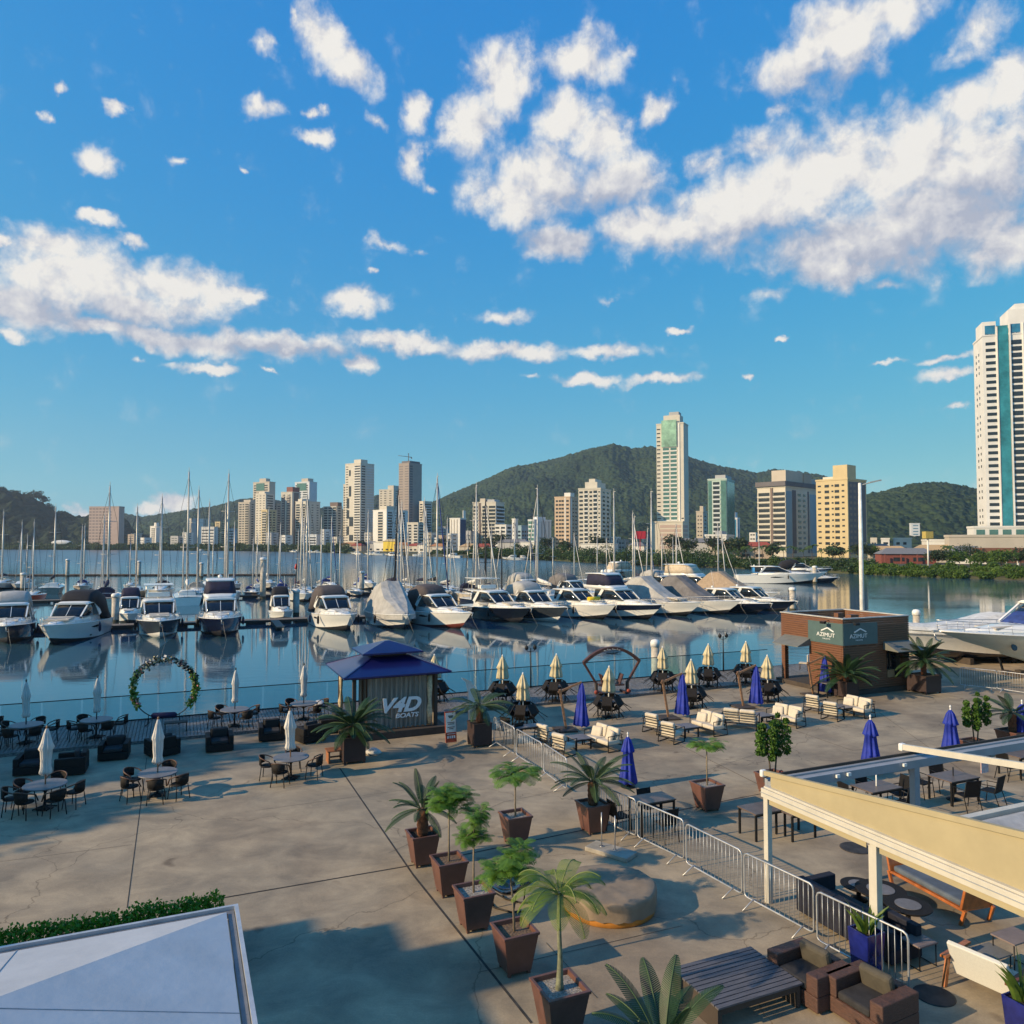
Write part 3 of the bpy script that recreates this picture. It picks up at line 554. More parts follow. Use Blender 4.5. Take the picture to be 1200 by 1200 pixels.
# brick colonnade
cz = thing('brick_colonnade', 'red brick colonnade on white columns beneath the parking deck at the right edge', 'building', Pt(1150,650,262)*1, R(-4)); cz.location.z = 0
MB().box(0,40,.6,6,2.6,6.2).build('wall', M('brick_red',(.28,.12,.07),.85), cz); MB().box(-.3,40,.0,6,2.2,2.6).build('slab', beige, cz)
for i in range(10): MB().box(i*4, i*4+.45, .1, .55, 0, 2.2).build('column', whit, cz)

# tower crane
pc = Pt(476,541,905); pc2 = pc
crn = thing('tower_crane', 'thin luffing crane standing on the roof of the unfinished grey tower', 'crane', (pc.x+2, pc.y+6, pc.z-1))
MB().tube([(0,0,0),(0,0,12)], .45, 4).build('mast', M('crane_steel',(.12,.11,.10),.6), crn)
MB().tube([(0,0,7.5),(-12.5,0,9.0)], .3, 4).tube([(0,0,7.5),(4,0,6.8)], .45, 4).build('jib', M('crane_steel',(.12,.11,.10),.6), crn)
MB().box(3,4.2,-.6,.6,5.2,6.6).build('counterweight', dgrey, crn)

# low houses along the far bank
def house(px, ybase, D, w, h, wall, roofm, label, phi=24, dp=8, rh=2.2, flat=False):
    p = Pt(px, ybase, D); p.z = 0.2
    t = thing('house', label, 'house', p, -R(phi))
    MB().box(-w/2,w/2,0,dp,0,h).build('wall', wall, t)
    if flat: MB().box(-w/2-.4,w/2+.4,-.4,dp+.4,h,h+.4).build('roof', roofm, t)
    else:
        MB().add([(-w/2-.6,-.6,h),(w/2+.6,-.6,h),(w/2+.6,dp+.6,h),(-w/2-.6,dp+.6,h),(-w/2+dp*.35,dp/2,h+rh),(w/2-dp*.35,dp/2,h+rh)],[(0,1,5,4),(1,2,5),(2,3,4,5),(3,0,4),(3,2,1,0)]).build('roof', roofm, t)
    for k in (-.28,.08): MB().box(w*k,w*(k+.2),-.1,.02,.9,2.3).build('window', g_dark, t)
    return t
r_or = M('orange_tiles',(.42,.19,.08),.85); r_re = M('red_roof',(.34,.07,.04),.8); r_gr = M('grey_roof',(.20,.20,.21),.8); r_tan = M('sand_tiles',(.50,.34,.18),.85)
HS = [(408,640,720,16,6,cream,r_or,'cream house with an orange roof under the tall white tower'),(417,641,700,12,5,tan,r_re,'rust red roofed boathouse on the far bank'),(432,640,720,14,7,grey,r_gr,'grey shed beside the rust red boathouse'),
 (446,638,700,16,8,whit,whit,'flat white canopy building left of the yellow shed'),(456,640,690,13,9,M('bright_yellow',(.75,.55,.04),.6),yel,'bright yellow shed on the far bank'),(470,641,680,15,6,tan,r_or,'orange roofed hall right of the yellow shed'),(484,641,670,12,5,cream,r_re,'low cream house with a dark red roof near the small cream block'),(497,641,660,14,6,whit,r_gr,'white house with grey roof near the river bend'),
 (511,645,600,12,5,cream,r_or,'small orange roofed house at the muddy bank'),(550,642,540,16,5,beige,r_tan,'sand roofed shed among shrubs below the balconied slab'),(563,646,520,15,5,tan,r_re,'red brown boat shed on the muddy bank'),
 (600,637,520,22,8,grey,r_gr,'long grey wall building below the pale blue flats'),(618,634,515,10,8,whit,whit,'small white cube below the glazed pale block'),(700,630,440,20,7,whit,whit,'white flat canopy behind the mangroves below the wide cream tower'),(745,633,440,10,6,whit,r_gr,'white kiosk beside the red hoarding'),
 (818,634,400,24,8,grey,r_gr,'grey gabled shed behind trees left of the green tower foot'),(862,638,390,26,6,beige,r_or,'beige house with an orange roof left of the balconied block'),(882,640,370,18,6,tan,r_re,'red tiled house at the foot of the balconied block'),
 (1041,648,330,16,4.2,cream,r_tan,'sand tiled villa on the right bank'),(1053,651,315,14,3.4,tan,r_or,'orange tiled house next to the red pavilion'),(1100,646,300,18,4.8,beige,r_tan,'brown roofed house behind bushes near the parking deck'),(1134,652,280,12,4.4,whit,r_gr,'white villa with a grey roof behind the round tree'),(1028,642,420,14,5,whit,r_gr,'white house right of the yellow tower foot')]
for a in HS: house(*a, flat=(a[6] is whit))
hh = house(1065,660,283,19,3.6,M('red_wood',(.24,.07,.05),.7),r_gr,'low pavilion with a dark hipped roof and red posts on the right bank',phi=10)
for k in range(4): MB().box(-9+k*5.6,-8.6+k*5.6,-2,-1.6,0,3.4).build('post', M('red_wood',(.24,.07,.05),.7), hh)
# small blocks filling the waterfront between the towers
fill = [(150,160,626,'tan'),(164,171,630,'white'),(200,212,628,'grey'),(214,220,624,'white'),(292,300,628,'white'),(312,320,624,'grey'),(330,336,627,'white'),(376,381,620,'white'),(386,398,629,'cream'),(427,437,624,'grey'),(455,463,626,'white'),(462,470,618,'grey'),(486,494,628,'white'),(500,507,624,'cream'),(508,514,630,'white'),(514,521,627,'tan'),(525,530,625,'white'),(546,554,622,'grey'),(591,598,627,'white'),(612,618,631,'cream'),(624,634,628,'grey'),(636,646,630,'white'),(716,724,629,'white'),(724,735,632,'grey'),(752,760,630,'cream'),(878,888,624,'white'),(850,858,630,'white'),(1020,1030,630,'cream')]
cm = {'tan':tan,'white':whit,'grey':grey,'cream':cream}
for i,(a,b,y,cl) in enumerate(fill):
    tower(f"small {cl} waterfront block, {['lower','taller'][y<626]} one at position {i+1} from the left among the infill blocks", a, b-(b-a)*.25, b, y, (1020 if a<300 else 860 if a<500 else 640 if a<650 else 560) , 24, cm[cl], [(.15,.45,'s',g_dark),(.55,.85,'s',g_dark)], [(.3,.7,'s',g_dark)], WR=12, group='small waterfront blocks', name='waterfront_block', parapet=False)
# hillside villas
for (x,y,D,w,h,m1,m2,lab) in [(1121,584,1080,14,4,whit,whit,'white villa high on the right hill'),(1117,609,960,14,5,pink,r_re,'salmon villa on the right hillside, left of the group'),(1127,604,980,12,7,pink,r_re,'tall red roofed villa in the middle of the hillside group'),(1133,612,950,14,5,tan,r_or,'orange villa on the right hillside next to the tower'),(925,0,0,0,0,0,0,'')][:4]:
    t = house(x,y,D,w,h,m1,m2,lab); t.location.z = Pt(x,y,D).z-3
hb = Pt(750,627,436); o = MB().box(-3.4,3.4,-.3,.3,-2.2,2.2).box(-.2,.2,-.1,.1,-12,-2.2).build('billboard', M('red_sign',(.62,.03,.05),.5), loc=hb); tag(o,'small bright red hoarding above the mangroves left of the tallest tower','billboard')
yb = G(1088,668,0.2); yp = thing('sign_pole','tall white pole with a yellow cube sign on top, on the right bank','sign',(yb.x*1.05,yb.y*1.05,.2))
zt = Pt(1088,626,yb.y*1.05).z
MB().tube([(0,0,0),(0,0,zt-1.5)],.25,8).build('pole',whit,yp); MB().box(-1.1,1.1,-1.1,1.1,zt-1.5,zt+.6).build('sign_box',M('yellow_sign',(.50,.38,.10),.5),yp)
# ---------------------------------------------------------------- vegetation across the river
lf_far = leafmat('mangrove_leaves', (.075,.13,.030), (.022,.050,.018), .25, .09)
lf_far2 = leafmat('distant_leaves', (.055,.085,.030), (.016,.034,.016), .2, .06)
lf_bright = leafmat('bright_shrub_leaves', (.12,.20,.025), (.040,.085,.015), .3, .3)  # brighter green leaf colour for shrubs and some bank trees
def belt(name, pxs, hgt, back, leafk, matl, dens=1.0, setb=.5, label=''):
    pts = []
    tot = []
    px = pxs[0]
    while px < pxs[1]:
        D = shoreD(px); s = G(px, 640, WZ); X = (px-600)/F*D
        nrow = 3
        for rw in range(nrow):
            f = rw/(nrow-1)
            r = hgt*(.36+.2*random.random()); dd = D+setb+f*back+random.uniform(-1,1); xx = (px-600)/F*dd+random.uniform(-2,2)
            hh = hgt*(.55+.45*f)*random.uniform(.75,1.12)
            c = (xx, dd, WZ+hh*.5); n = int(640*dens)
            ls = (leafk*(D/889)*1.1+.12)*.62
            tot.append(leaves(blobpts(c, (r*1.15, r*.9, hh*.52), n, .6), ls))
        px += hgt*.62/D*889
    o = fast_mesh(name, np.concatenate(tot), mats=[matl]); tag(o, label, 'mangrove', kind='stuff'); return o
belt('mangrove', (-420,300), 9.5, 14, 1.2, lf_far, .55, label='long low belt of green mangrove lining the far left bank')
belt('mangrove', (300,405), 9.5, 12, 1.2, lf_far, .7, label='mangrove belt in front of the left tower cluster')
belt('mangrove', (512,560), 5.5, 8, 1.2, lf_far, .7, 14, label='low shrubs above the muddy bank at the river bend')
belt('mangrove', (556,870), 8.5, 10, 1.3, lf_far, .8, label='dense mangrove trees under the mountain between the marina and the cream towers')
belt('mangrove', (860,1020), 4.6, 8, 1.3, lf_far, 1.1, 1.5, label='low green shrubs on the bank below the yellow tower')
belt('mangrove', (1015,1330), 3.9, 6, 1.5, lf_bright, 1.5, .6, label='bright green hedge of riverside shrubs on the right bank')
m_trunk = M('bark', (.13,.10,.075), .9, var=.3, vs=4, bump=.5)
def tree(name, label, base, h, r, mat, n=900, ls=.35, th=.45, group=None, squash=.75, nb=7):
    t = thing(name, label, 'tree', base, random.uniform(0,6), group)
    mb = MB(); mb.tube([(0,0,-.3),(.05*h*random.uniform(-1,1),0,h*.3),(0,.03*h,h*th+h*.15)], [h*.035,h*.026,h*.015], 6)
    cs = []
    for k in range(nb):
        a = k*2.4; rr = r*.55*math.sqrt((k+.5)/nb); c = (rr*math.cos(a), rr*math.sin(a), h*(th+.12+(1-th)*.65*random.random()))
        mb.tube([(0,0,h*th*.85),(c[0]*.8,c[1]*.8,c[2])],[h*.014,h*.006],4); q = r*random.uniform(.42,.62)
        cs.append(blobpts(c,(q,q,q*squash), n//nb, .5))
    mb.build('trunk', m_trunk, t); fast_mesh('crown', leaves(np.concatenate(cs), ls), mats=[mat], parent=t); return t
def gpt(px, D, z=.2): return ((px-600)/F*D, D, z)
for i,(px,D,h,r,lab) in enumerate([(1136,262,5.8,6.5,'flat crowned dark tree in front of the parking deck on the right bank'),(1098,250,4.6,4.5,'bushy tree beside the yellow cube sign pole'),(1118,248,4.2,4.2,'yellowish flowering tree left of the white grey roofed villa'),
   (1172,232,4.4,5.2,'bright rounded tree right at the water on the right bank'),(1150,238,3.8,4.5,'bright low round tree leaning over the right bank'),(1195,250,5,4.5,'dark tree at the right edge before the brick colonnade'),(1020,330,6,4.5,'bright tree right of the yellow tower foot'),(1008,325,7,5,'dark tree in front of the shaded foot of the yellow tower')]):
    tree('bank_tree', lab, gpt(px,D), h, r, lf_bright if i in (2,3,4,6) else lf_far2, 1500, .30, group=None)
for i,(px,D,h,r,lab) in enumerate([(806,380,10,6,'spreading tree left of the white sawtooth building'),(789,385,11,6,'tree before the left foot of the tallest cream tower'),(838,385,10,6,'dark tree in front of the green glass tower foot'),(858,370,9,6,'tree left of the orange roofed house'),(868,350,9,5.5,'tree directly below the balconied block left corner'),(700,455,11,6,'slender dark conifer before the wide cream tower'),(663,470,9,6,'tree below the orange and cream tower'),
   (585,530,13,7,'big dark tree below the low stepped white block'),(572,540,11,6,'tree below the dark slot of the cream slab'),(640,500,10,7,'tree below the ribbed pale block'),(905,360,7,5,'tree under the cream balconies'),(978,350,6,5,'tree under the yellow facade'),(470,690,9,5,'tree behind the orange roofed hall'),(424,720,9,5,'tree right of the orange roofed cream house'),(500,680,9,6,'tree at the foot of the narrow blue grey sided tower'),(519,640,10,7,'tree at the foot of the low grey flat roofed block')]):
    tree('waterside_tree', lab, gpt(px,D), h, r, lf_far2, 800, .55)
for i,(x,y,h,r) in enumerate([(-8,580,26,14),(4,580,22,12),(18,584,24,12),(30,586,22,13),(42,585,26,14),(50,590,22,12),(58,598,20,11),(72,606,22,9),(80,608,14,9),(96,609,12,8),(27,592,20,14),(10,592,20,14)]):
    p = Pt(x,y,1465); tree('hill_tree', ['first','second','third','fourth','fifth','sixth','seventh','eighth','ninth','tenth','eleventh','twelfth'][i]+' dark tree from the left edge on the crest of the near hill', (p.x,p.y,p.z-6), h, r, lf_far2, 700, 1.3, th=.35)
# palms on the right bank
m_pf = leafmat('palm_fronds', (.10,.16,.03), (.04,.075,.02), .25, 3)
def far_palm(h, nf=13, L=2.6):
    t = thing('palm_tree', 'palm', 'palm')
    MB().tube([(0,0,-.3),(.1,0,h*.5),(0,.1,h)],[.16,.12,.10],6).build('trunk', m_trunk, t)
    q = []
    for k in range(nf):
        a = k*2.39996; up = random.uniform(-.1,.9); pr = Vector((0,.1,h)); d = Vector((math.cos(a),math.sin(a),up))
        for s in range(6):
            nx = pr+d.normalized()*L/6; w = .42*(1-s/7)+.05; sd = Vector((-math.sin(a),math.cos(a),0))*w
            dr = Vector((0,0,-.25))
            q += [pr, pr+sd+dr, nx+sd+dr, nx, pr, nx, nx-sd+dr, pr-sd+dr]; pr = nx; d.z -= .28
    fast_mesh('crown', np.array([tuple(v) for v in q]), mats=[m_pf], parent=t); return t
pa = Proto(far_palm(5.2))
for i,(px,D) in enumerate([(874,345),(884,338),(893,345),(904,332),(918,340),(929,330),(941,338),(951,326),(962,334),(975,328),(986,322),(996,330),(842,380),(1112,262)]):
    pa.put((*gpt(px,D)[:2], .1), random.uniform(0,6), 'small bank palm, the '+['first','second','third','fourth','fifth','sixth','seventh','eighth','ninth','tenth','eleventh','twelfth'][i]+' from the left below the balconied block and yellow tower' if i<12 else ['lone palm below the green glass tower','lone palm beside the long parking deck'][i-12], group='palms on the right bank', scale=random.uniform(.8,1.25))
dm = G(72,644,WZ); o = MB().lathe([(8.5,0),(8.3,2.2),(6.8,4.2),(4,5.4),(.1,6)],20).build('domed_hall', whit, loc=(dm.x*1.03,dm.y*1.03,6)); o.scale=(1.9,.6,1.0); tag(o,'low white domed hall among trees on the far left bank','building')

# ---------------------------------------------------------------- boats
m_navy = M('navy_hull', (.008,.011,.030), .15, var=.15, coat=.6); m_slate = M('slate_hull', (.045,.055,.065), .2, var=.1, coat=.5); m_blackh = M('black_hull',(.008,.009,.014),.15,coat=.6)
m_anti = M('antifouling', (.015,.015,.02), .6); m_antir = M('red_antifouling', (.16,.03,.02), .6)
m_orh = M('orange_hull', (.65,.09,.02), .3, var=.05); m_greyh = M('grey_green_hull', (.20,.22,.20), .35)
m_teak = M('teak', (.34,.20,.10), .6, var=.2, vs=8); m_cush = M('deck_cushion', (.50,.44,.36), .8, var=.08)
c_grey = M('grey_canvas', (.17,.16,.16), .9, var=.15, vs=1.2, bump=.5, bs=3); c_lgrey = M('pale_grey_canvas', (.40,.39,.37), .85, var=.12, vs=1.2, bump=.6, bs=2.5); c_brown = M('brown_grey_canvas', (.085,.07,.07), .9, var=.15, vs=1.2, bump=.5, bs=3)
c_navy = M('navy_canvas', (.018,.016,.045), .8, var=.2); c_blk = M('black_canvas', (.014,.014,.02), .85, var=.2); c_beige = M('beige_canvas', (.58,.48,.36), .85, var=.1, bump=.4, bs=3); c_blue = M('blue_canvas', (.02,.05,.22), .8, var=.2); c_tan = M('tan_canvas', (.36,.27,.19), .85, var=.1, bump=.4, bs=3)
m_yel = M('yellow_vinyl', (.80,.55,.02), .5)
m_rope = M('rope', (.45,.40,.32), .9)
def sheer(L, B, H, Ha, t):
    zs = Ha+(H-Ha)*t**1.4
    bs = B/2*(1-max(0, (t-.38)/.62)**2.5)*(.90+.10*min(1, t/.3))
    return L*t, bs, zs
def hull_rings(L, B, H, Ha, flare=.86, n=20, depth=.7, rake=.11):
    rings = []
    for i in range(n+1):
        t = i/n; x, bs, zs = sheer(L, B, H, Ha, t)
        zc = -.05+.62*H*max(0, t-.25)**2.2*1.1; bc = bs*(flare-.30*max(0,(t-.4)/.6)**1.2)
        zk = -depth*(1-max(0,(t-.6)/.4)**2)
        xk = L*(1-rake*1.6)*t; xc = L*(1-rake)*t; xm = L*(1-rake*.42)*t
        zm = zc+(zs-zc)*.55; bm = bc+(bs-bc)*.62
        rings.append([(x,-bs,zs),(xm,-bm,zm),(xc,-bc,zc+.10),(xc,-bc,zc),(xk,0,zk),(xc,bc,zc),(xc,bc,zc+.10),(xm,bm,zm),(x,bs,zs)])
    return rings
def hull(parent, L, B, H, Ha, top, low, bottom=m_anti, stripe=None, flare=.86, depth=.7, rake=.11):
    rings = hull_rings(L, B, H, Ha, flare, 20, depth, rake); mb = MB(); n = len(rings[0]); 
    vs = [p for r in rings for p in r]; mb.add(vs, [])
    for i in range(len(rings)-1):
        for j in range(n-1):
            mi = 0 if j in (0,7) else 1 if j in (1,6) else 3 if j in (2,5) else 2
            mb.f.append([i*n+j, i*n+j+1, (i+1)*n+j+1, (i+1)*n+j]); mb.m.append(mi); mb.s.append(True)
    mb.f.append(list(range(n))); mb.m.append(1); mb.s.append(False)
    mb.build('hull', [top, low, bottom, stripe or bottom], parent)
    d = MB(); rr = []
    for i in range(21):
        x, bs, zs = sheer(L, B, H, Ha, i/20); rr.append([(x,-bs*.985,zs-.03),(x,-bs*.7,zs+.04),(x,0,zs+.09),(x,bs*.7,zs+.04),(x,bs*.985,zs-.03)])
    d.loft(rr, 0, False, False, True, False, True); d.build('deck', m_gel, parent)
    g = MB()
    for s in (-1,1): g.tube([(x, s*bs, zs) for x,bs,zs in [sheer(L,B,H,Ha,i/16) for i in range(17)]], .045, 5)
    g.build('rub_rail', m_gel, parent)
def body(st, rnd=.16):
    """stations (x, z0, z1, w0, w1): a rounded box section at each x"""
    rings = []
    for x, z0, z1, w0, w1 in st:
        h = z1-z0; r = min(rnd, h*.45)
        rings.append([(x,-w0,z0),(x,-(w0+(w1-w0)*.75),z0+(h-r)*.9),(x,-w1*.93,z1-r*.25),(x,-w1*.75,z1),(x,0,z1+r*.22),(x,w1*.75,z1),(x,w1*.93,z1-r*.25),(x,w0+(w1-w0)*.75,z0+(h-r)*.9),(x,w0,z0)])
    return rings
def add_body(parent, name, st, mat, rnd=.16, sm=True, label=None):
    mb = MB(); mb.loft(body(st, rnd), 0, True, True, sm); return mb.build(name, mat, parent, label)
def yacht(name, label, bow, ang, L, B, H, top, low, bottom=m_anti, kind='express', canvas=None, cov=None, flycol=None, stripe=None, fend=2, extra=(), rail=True, cat='motor yacht', group='motor yachts moored bow out along the front pontoon', rake=.11):
    """bow: world point of the stem at the waterline; ang: heading from -Y towards +X (degrees)"""
    h = Vector((math.sin(R(ang)), -math.cos(R(ang)), 0)); H *= 1.06; Ha = H*.72
    o = Vector((bow.x, bow.y, WZ))-h*(L*.90)
    t = thing(name, label, cat, o, math.atan2(h.y, h.x), group)
    hull(t, L, B, H, Ha, top, low, bottom, stripe, rake=rake)
    sh_ = lambda q: sheer(L, B, H, Ha, q)
    zd = lambda q: sh_(q)[2]; bd = lambda q: sh_(q)[1]
    MB().box(-.9, .05, -B*.38, B*.38, .25, .38).build('swim_platform', m_teak, t)
    if kind != 'cover':
        z = zd
        add_body(t, 'cabin_trunk', [(L*.26,z(.26)-.1,z(.26)+.76,bd(.26)*.80,bd(.26)*.72),(L*.5,z(.5)-.1,z(.5)+.72,bd(.5)*.80,bd(.5)*.68),(L*.66,z(.66)-.1,z(.66)+.52,bd(.66)*.74,bd(.66)*.58),(L*.8,z(.8)-.1,z(.8)+.25,bd(.8)*.62,bd(.8)*.4),(L*.88,z(.88)-.1,z(.88)+.03,bd(.88)*.45,bd(.88)*.2)], m_gel)
        zt = z(.5)+.64; g1 = zt+1.18
        add_body(t, 'windshield', [(L*.22,zt-.05,g1,bd(.3)*.76,bd(.3)*.66),(L*.47,zt-.05,g1,bd(.47)*.77,bd(.47)*.64),(L*.52,zt-.05,zt+.80,bd(.5)*.76,bd(.5)*.60),(L*.60,zt-.1,zt+.10,bd(.6)*.70,bd(.6)*.5)], m_glass, .12)
        for s in (-1,1):                                  # pale pillars over the glass
            MB().bar((L*.475,s*bd(.48)*.665,g1+.03),(L*.605,s*bd(.6)*.66,zt+.03),.13,.09).build('window_pillar', m_gel, t); MB().bar((L*.34,s*bd(.34)*.70,g1),(L*.28,s*bd(.3)*.80,zt-.1),.10,.40).build('window_pillar', m_gel, t)
        MB().bar((L*.50,0,g1-.16),(L*.60,0,zt+.10),.05,.05).build('windshield_mullion', m_gel, t)
        MB().tube([(L*.597,-.1,zt+.14),(L*.545,-.55,zt+.50)],.018,4).tube([(L*.597,.9,zt+.14),(L*.545,.45,zt+.50)],.018,4).build('wiper', m_black, t)
        add_body(t, 'hardtop', [(L*.18,g1,g1+.13,bd(.3)*.70,bd(.3)*.68),(L*.40,g1,g1+.22,bd(.4)*.72,bd(.4)*.66),(L*.50,g1-.06,g1+.10,bd(.5)*.70,bd(.5)*.60)], m_gel, .08)
        MB().rbox((L*.70,0,zd(.7)+.40),(L*.14,B*.36,.10),(0,R(4),0)).build('sun_pad', m_cush, t, bevel=.03)
        MB().rbox((L*.62,0,zt+.02),(.5,.5,.05)).rbox((L*.80,0,z(.8)+.24),(.45,.45,.05)).build('deck_hatch', m_glass, t, bevel=.01)
        if canvas:                                        # folded or raised cockpit canvas behind the screen
            add_body(t, 'cockpit_canvas', [(L*.03,z(.1)+.0,z(.1)+1.3,bd(.1)*.92,bd(.1)*.7),(L*.10,z(.1),g1+.62,bd(.1)*.92,bd(.2)*.70),(L*.24,zt-.1,g1+1.22,bd(.25)*.86,bd(.3)*.66),(L*.36,g1,g1+1.05,bd(.3)*.75,bd(.3)*.62),(L*.42,g1+.1,g1+.34,bd(.4)*.68,bd(.4)*.60)], canvas, .3)
        if kind == 'fly':
            add_body(t, 'flybridge_coaming', [(L*.06,g1+.05,g1+.55,bd(.3)*.70,bd(.3)*.76),(L*.30,g1+.05,g1+.62,bd(.3)*.74,bd(.3)*.80),(L*.42,g1+.1,g1+.55,bd(.3)*.70,bd(.3)*.70),(L*.46,g1+.1,g1+.25,bd(.4)*.6,bd(.4)*.5)], m_gel)
            add_body(t, 'flybridge_enclosure', [(L*.10,g1+.5,g1+2.0,bd(.3)*.74,bd(.3)*.62),(L*.28,g1+.5,g1+2.1,bd(.3)*.76,bd(.3)*.62),(L*.36,g1+.5,g1+1.85,bd(.3)*.72,bd(.3)*.56),(L*.41,g1+.5,g1+.95,bd(.3)*.62,bd(.3)*.50)], flycol or c_navy, .2)
            add_body(t, 'flybridge_top', [(L*.07,g1+2.0,g1+2.12,bd(.3)*.66,bd(.3)*.66),(L*.30,g1+2.05,g1+2.2,bd(.3)*.68,bd(.3)*.66),(L*.36,g1+1.9,g1+2.0,bd(.3)*.60,bd(.3)*.56)], m_gel, .06)
            MB().lathe([(.05,0),(.22,.05),(.25,.25),(.05,.4)],12,(L*.2,0,g1+2.18)).build('radar_dome', m_gel, t)
        else:
            MB().lathe([(.04,0),(.16,.05),(.18,.2),(.04,.3)],10,(L*.22,0,g1+.15)).build('radar_dome', m_gel, t)
        MB().tube([(L*.2,B*.2,g1+.1),(L*.16,B*.2,g1+2.6)],.018,4).build('antenna', m_gel, t)
    else:
        z = zd; k = cov.get('h', 3.0)
        rings = []
        for q, zz, ww, sag in cov['st']:
            b = bd(q)*1.01; zl = z(q)-cov.get('drop',.45); top_ = z(q)+zz
            rr = [(-b,zl),(-b*1.0,z(q)+.08),(-b*(.55+.35*ww),z(q)+zz*.55),(-b*ww,top_-.12),(-b*ww*.4,top_+sag*.3),(b*ww*.1,top_),(b*ww*.7,top_+sag*.2),(b*ww,top_-.2),(b*(.6+.32*ww),z(q)+zz*.5),(b*1.0,z(q)+.08),(b,zl)]
            rings.append([(L*q+random.uniform(-.06,.06), y*random.uniform(.98,1.015), zv+random.uniform(-.05,.05)) for y, zv in rr])
        mb = MB(); mb.loft(rings, 0, True, True, False); c = mb.build('boat_cover', canvas, t)
        sb = c.modifiers.new('soft', 'SUBSURF'); sb.levels = sb.render_levels = 2; sb.subdivision_type = 'SIMPLE'
        tx = bpy.data.textures.get('folds') or bpy.data.textures.new('folds','CLOUDS'); tx.noise_scale = .55; dm_ = c.modifiers.new('folds','DISPLACE'); dm_.texture = tx; dm_.strength = .09; dm_.texture_coords = 'LOCAL'
        for p in c.data.polygons: p.use_smooth = False
    if rail:
        mb = MB()
        for s in (-1,1):
            pts = [(sh_(q)[0], s*sh_(q)[1]*.93, sh_(q)[2]+.62*min(1,(q-.40)/.08)) for q in [.41+.59*i/14 for i in range(15)]]
            mb.tube(pts,.022,5)
            mb.tube([(a,b,c-.3) for a,b,c in pts[2:]],.012,4)
            for p,q in list(zip(pts,[.41+.59*i/14 for i in range(15)]))[2::2]: mb.tube([p,(sh_(q)[0]-.1,s*sh_(q)[1]*.96,sh_(q)[2])],.016,4)
        mb.build('bow_rail', m_alu, t)
    # hull windows and ports, laid on the upper side of the hull
    rings = hull_rings(L,B,H,Ha)
    for s in (0,1):
        a = [Vector(rings[i][1 if s==0 else 7]) for i in (8,9,10,11)]; b2 = [Vector(rings[i][0 if s==0 else 8]) for i in (8,9,10,11)]
        off = Vector((0,-.025 if s==0 else .025,0)); w = MB(); lo = [p.lerp(q,.18+.10*abs(k-1.5))+off for k,(p,q) in enumerate(zip(a,b2))]; hi = [p.lerp(q,.55-.08*abs(k-1))+off for k,(p,q) in enumerate(zip(a,b2))]
        if kind != 'cover' or cov.get('win'): 
            for k in range(3): w.add([lo[k],lo[k+1],hi[k+1],hi[k]],[(0,1,2,3)])
            w.build('hull_window', m_glass, t)
    for k in range(fend):
        q = [.42,.58,.72,.3][k]; x,b_,zz = sh_(q); sgn = 1 if k%2==0 else -1
        MB().tube([(x,sgn*(b_+.12),zz-.15),(x,sgn*(b_+.14),zz-.35),(x,sgn*(b_+.14),zz-.95),(x,sgn*(b_+.12),zz-1.1)],[.05,.13,.13,.05],8).tube([(x,sgn*b_,zz+.3),(x,sgn*(b_+.12),zz-.15)],.015,4).build('fender', m_black if k%3 else M('navy_fender',(.02,.02,.06),.5), t)
    bx,_,bz = sh_(1); MB().rbox((bx+.05,0,bz-.02),(.5,.16,.12)).tube([(bx+.2,0,bz-.1),(bx+.05,0,bz-.5),(bx-.1,.2,bz-.6)],.04,5).build('anchor', m_galv, t)
    for e in extra: e(t, L, B, sh_)
    return t
def lines(t, L, B, sh_):                                  # mooring lines from the bow into the water
    x,_,z = sh_(.97); MB().tube([(x,.1,z),(x+.5,.25,z*.5),(x+1.3,.5,-.1)],.014,4).build('mooring_line', m_rope, t)
def pad(col, w=.5):
    return lambda t,L,B,sh_: MB().rbox((L*.72,0,sh_(.72)[2]+.48),(1.9,B*w,.16),(0,R(5),0)).build('sun_pad', col, t, bevel=.04)
def roll(t,L,B,sh_): MB().tube([(L*.69,-.9,sh_(.7)[2]+.75),(L*.69,.9,sh_(.7)[2]+.75)],.28,12).build('rolled_mat', m_yel, t)
def hardfly(t,L,B,sh_):
    z = sh_(.5)[2]+2.05
    for x,y in ((.12,-.3),(.12,.3),(.32,-.3),(.32,.3)): MB().tube([(L*x,B*y,z),(L*(x+.02),B*y*.9,z+1.4)],.035,5).build('post', m_alu, t)
    MB().rbox((L*.22,0,z+1.42),(L*.28,B*.66,.07)).build('bimini', m_gel, t, bevel=.02)
    MB().rbox((L*.3,0,z+.35),(.9,B*.5,.5)).build('helm_console', m_gel, t, bevel=.06)
def tender(t,L,B,sh_): MB().tube([(L*.3,-B*.3,sh_(.3)[2]+.4),(L*.5,-B*.42,sh_(.5)[2]+.35),(L*.52,-B*.2,sh_(.5)[2]+.4),(L*.3,-B*.1,sh_(.3)[2]+.4)],.2,8).build('inflatable_tender', c_lgrey, t)
g_ = lambda x,y: G(x,y,WZ)
cw = dict(st=[(.0,.35,.9,0),(.08,1.5,.85,.1),(.22,3.1,.62,.2),(.40,3.75,.50,.15),(.47,3.0,.56,.1),(.60,1.9,.62,.1),(.74,1.3,.62,.1),(.86,.55,.6,.05),(.955,.22,.5,0)],drop=.55)
cg = dict(st=[(.0,.35,.9,0),(.10,2.0,.74,.1),(.22,3.4,.52,.2),(.34,3.5,.48,.15),(.42,2.7,.52,.1),(.55,1.45,.6,.1),(.66,.6,.66,.1),(.72,.1,.8,0)],drop=.05,win=True)
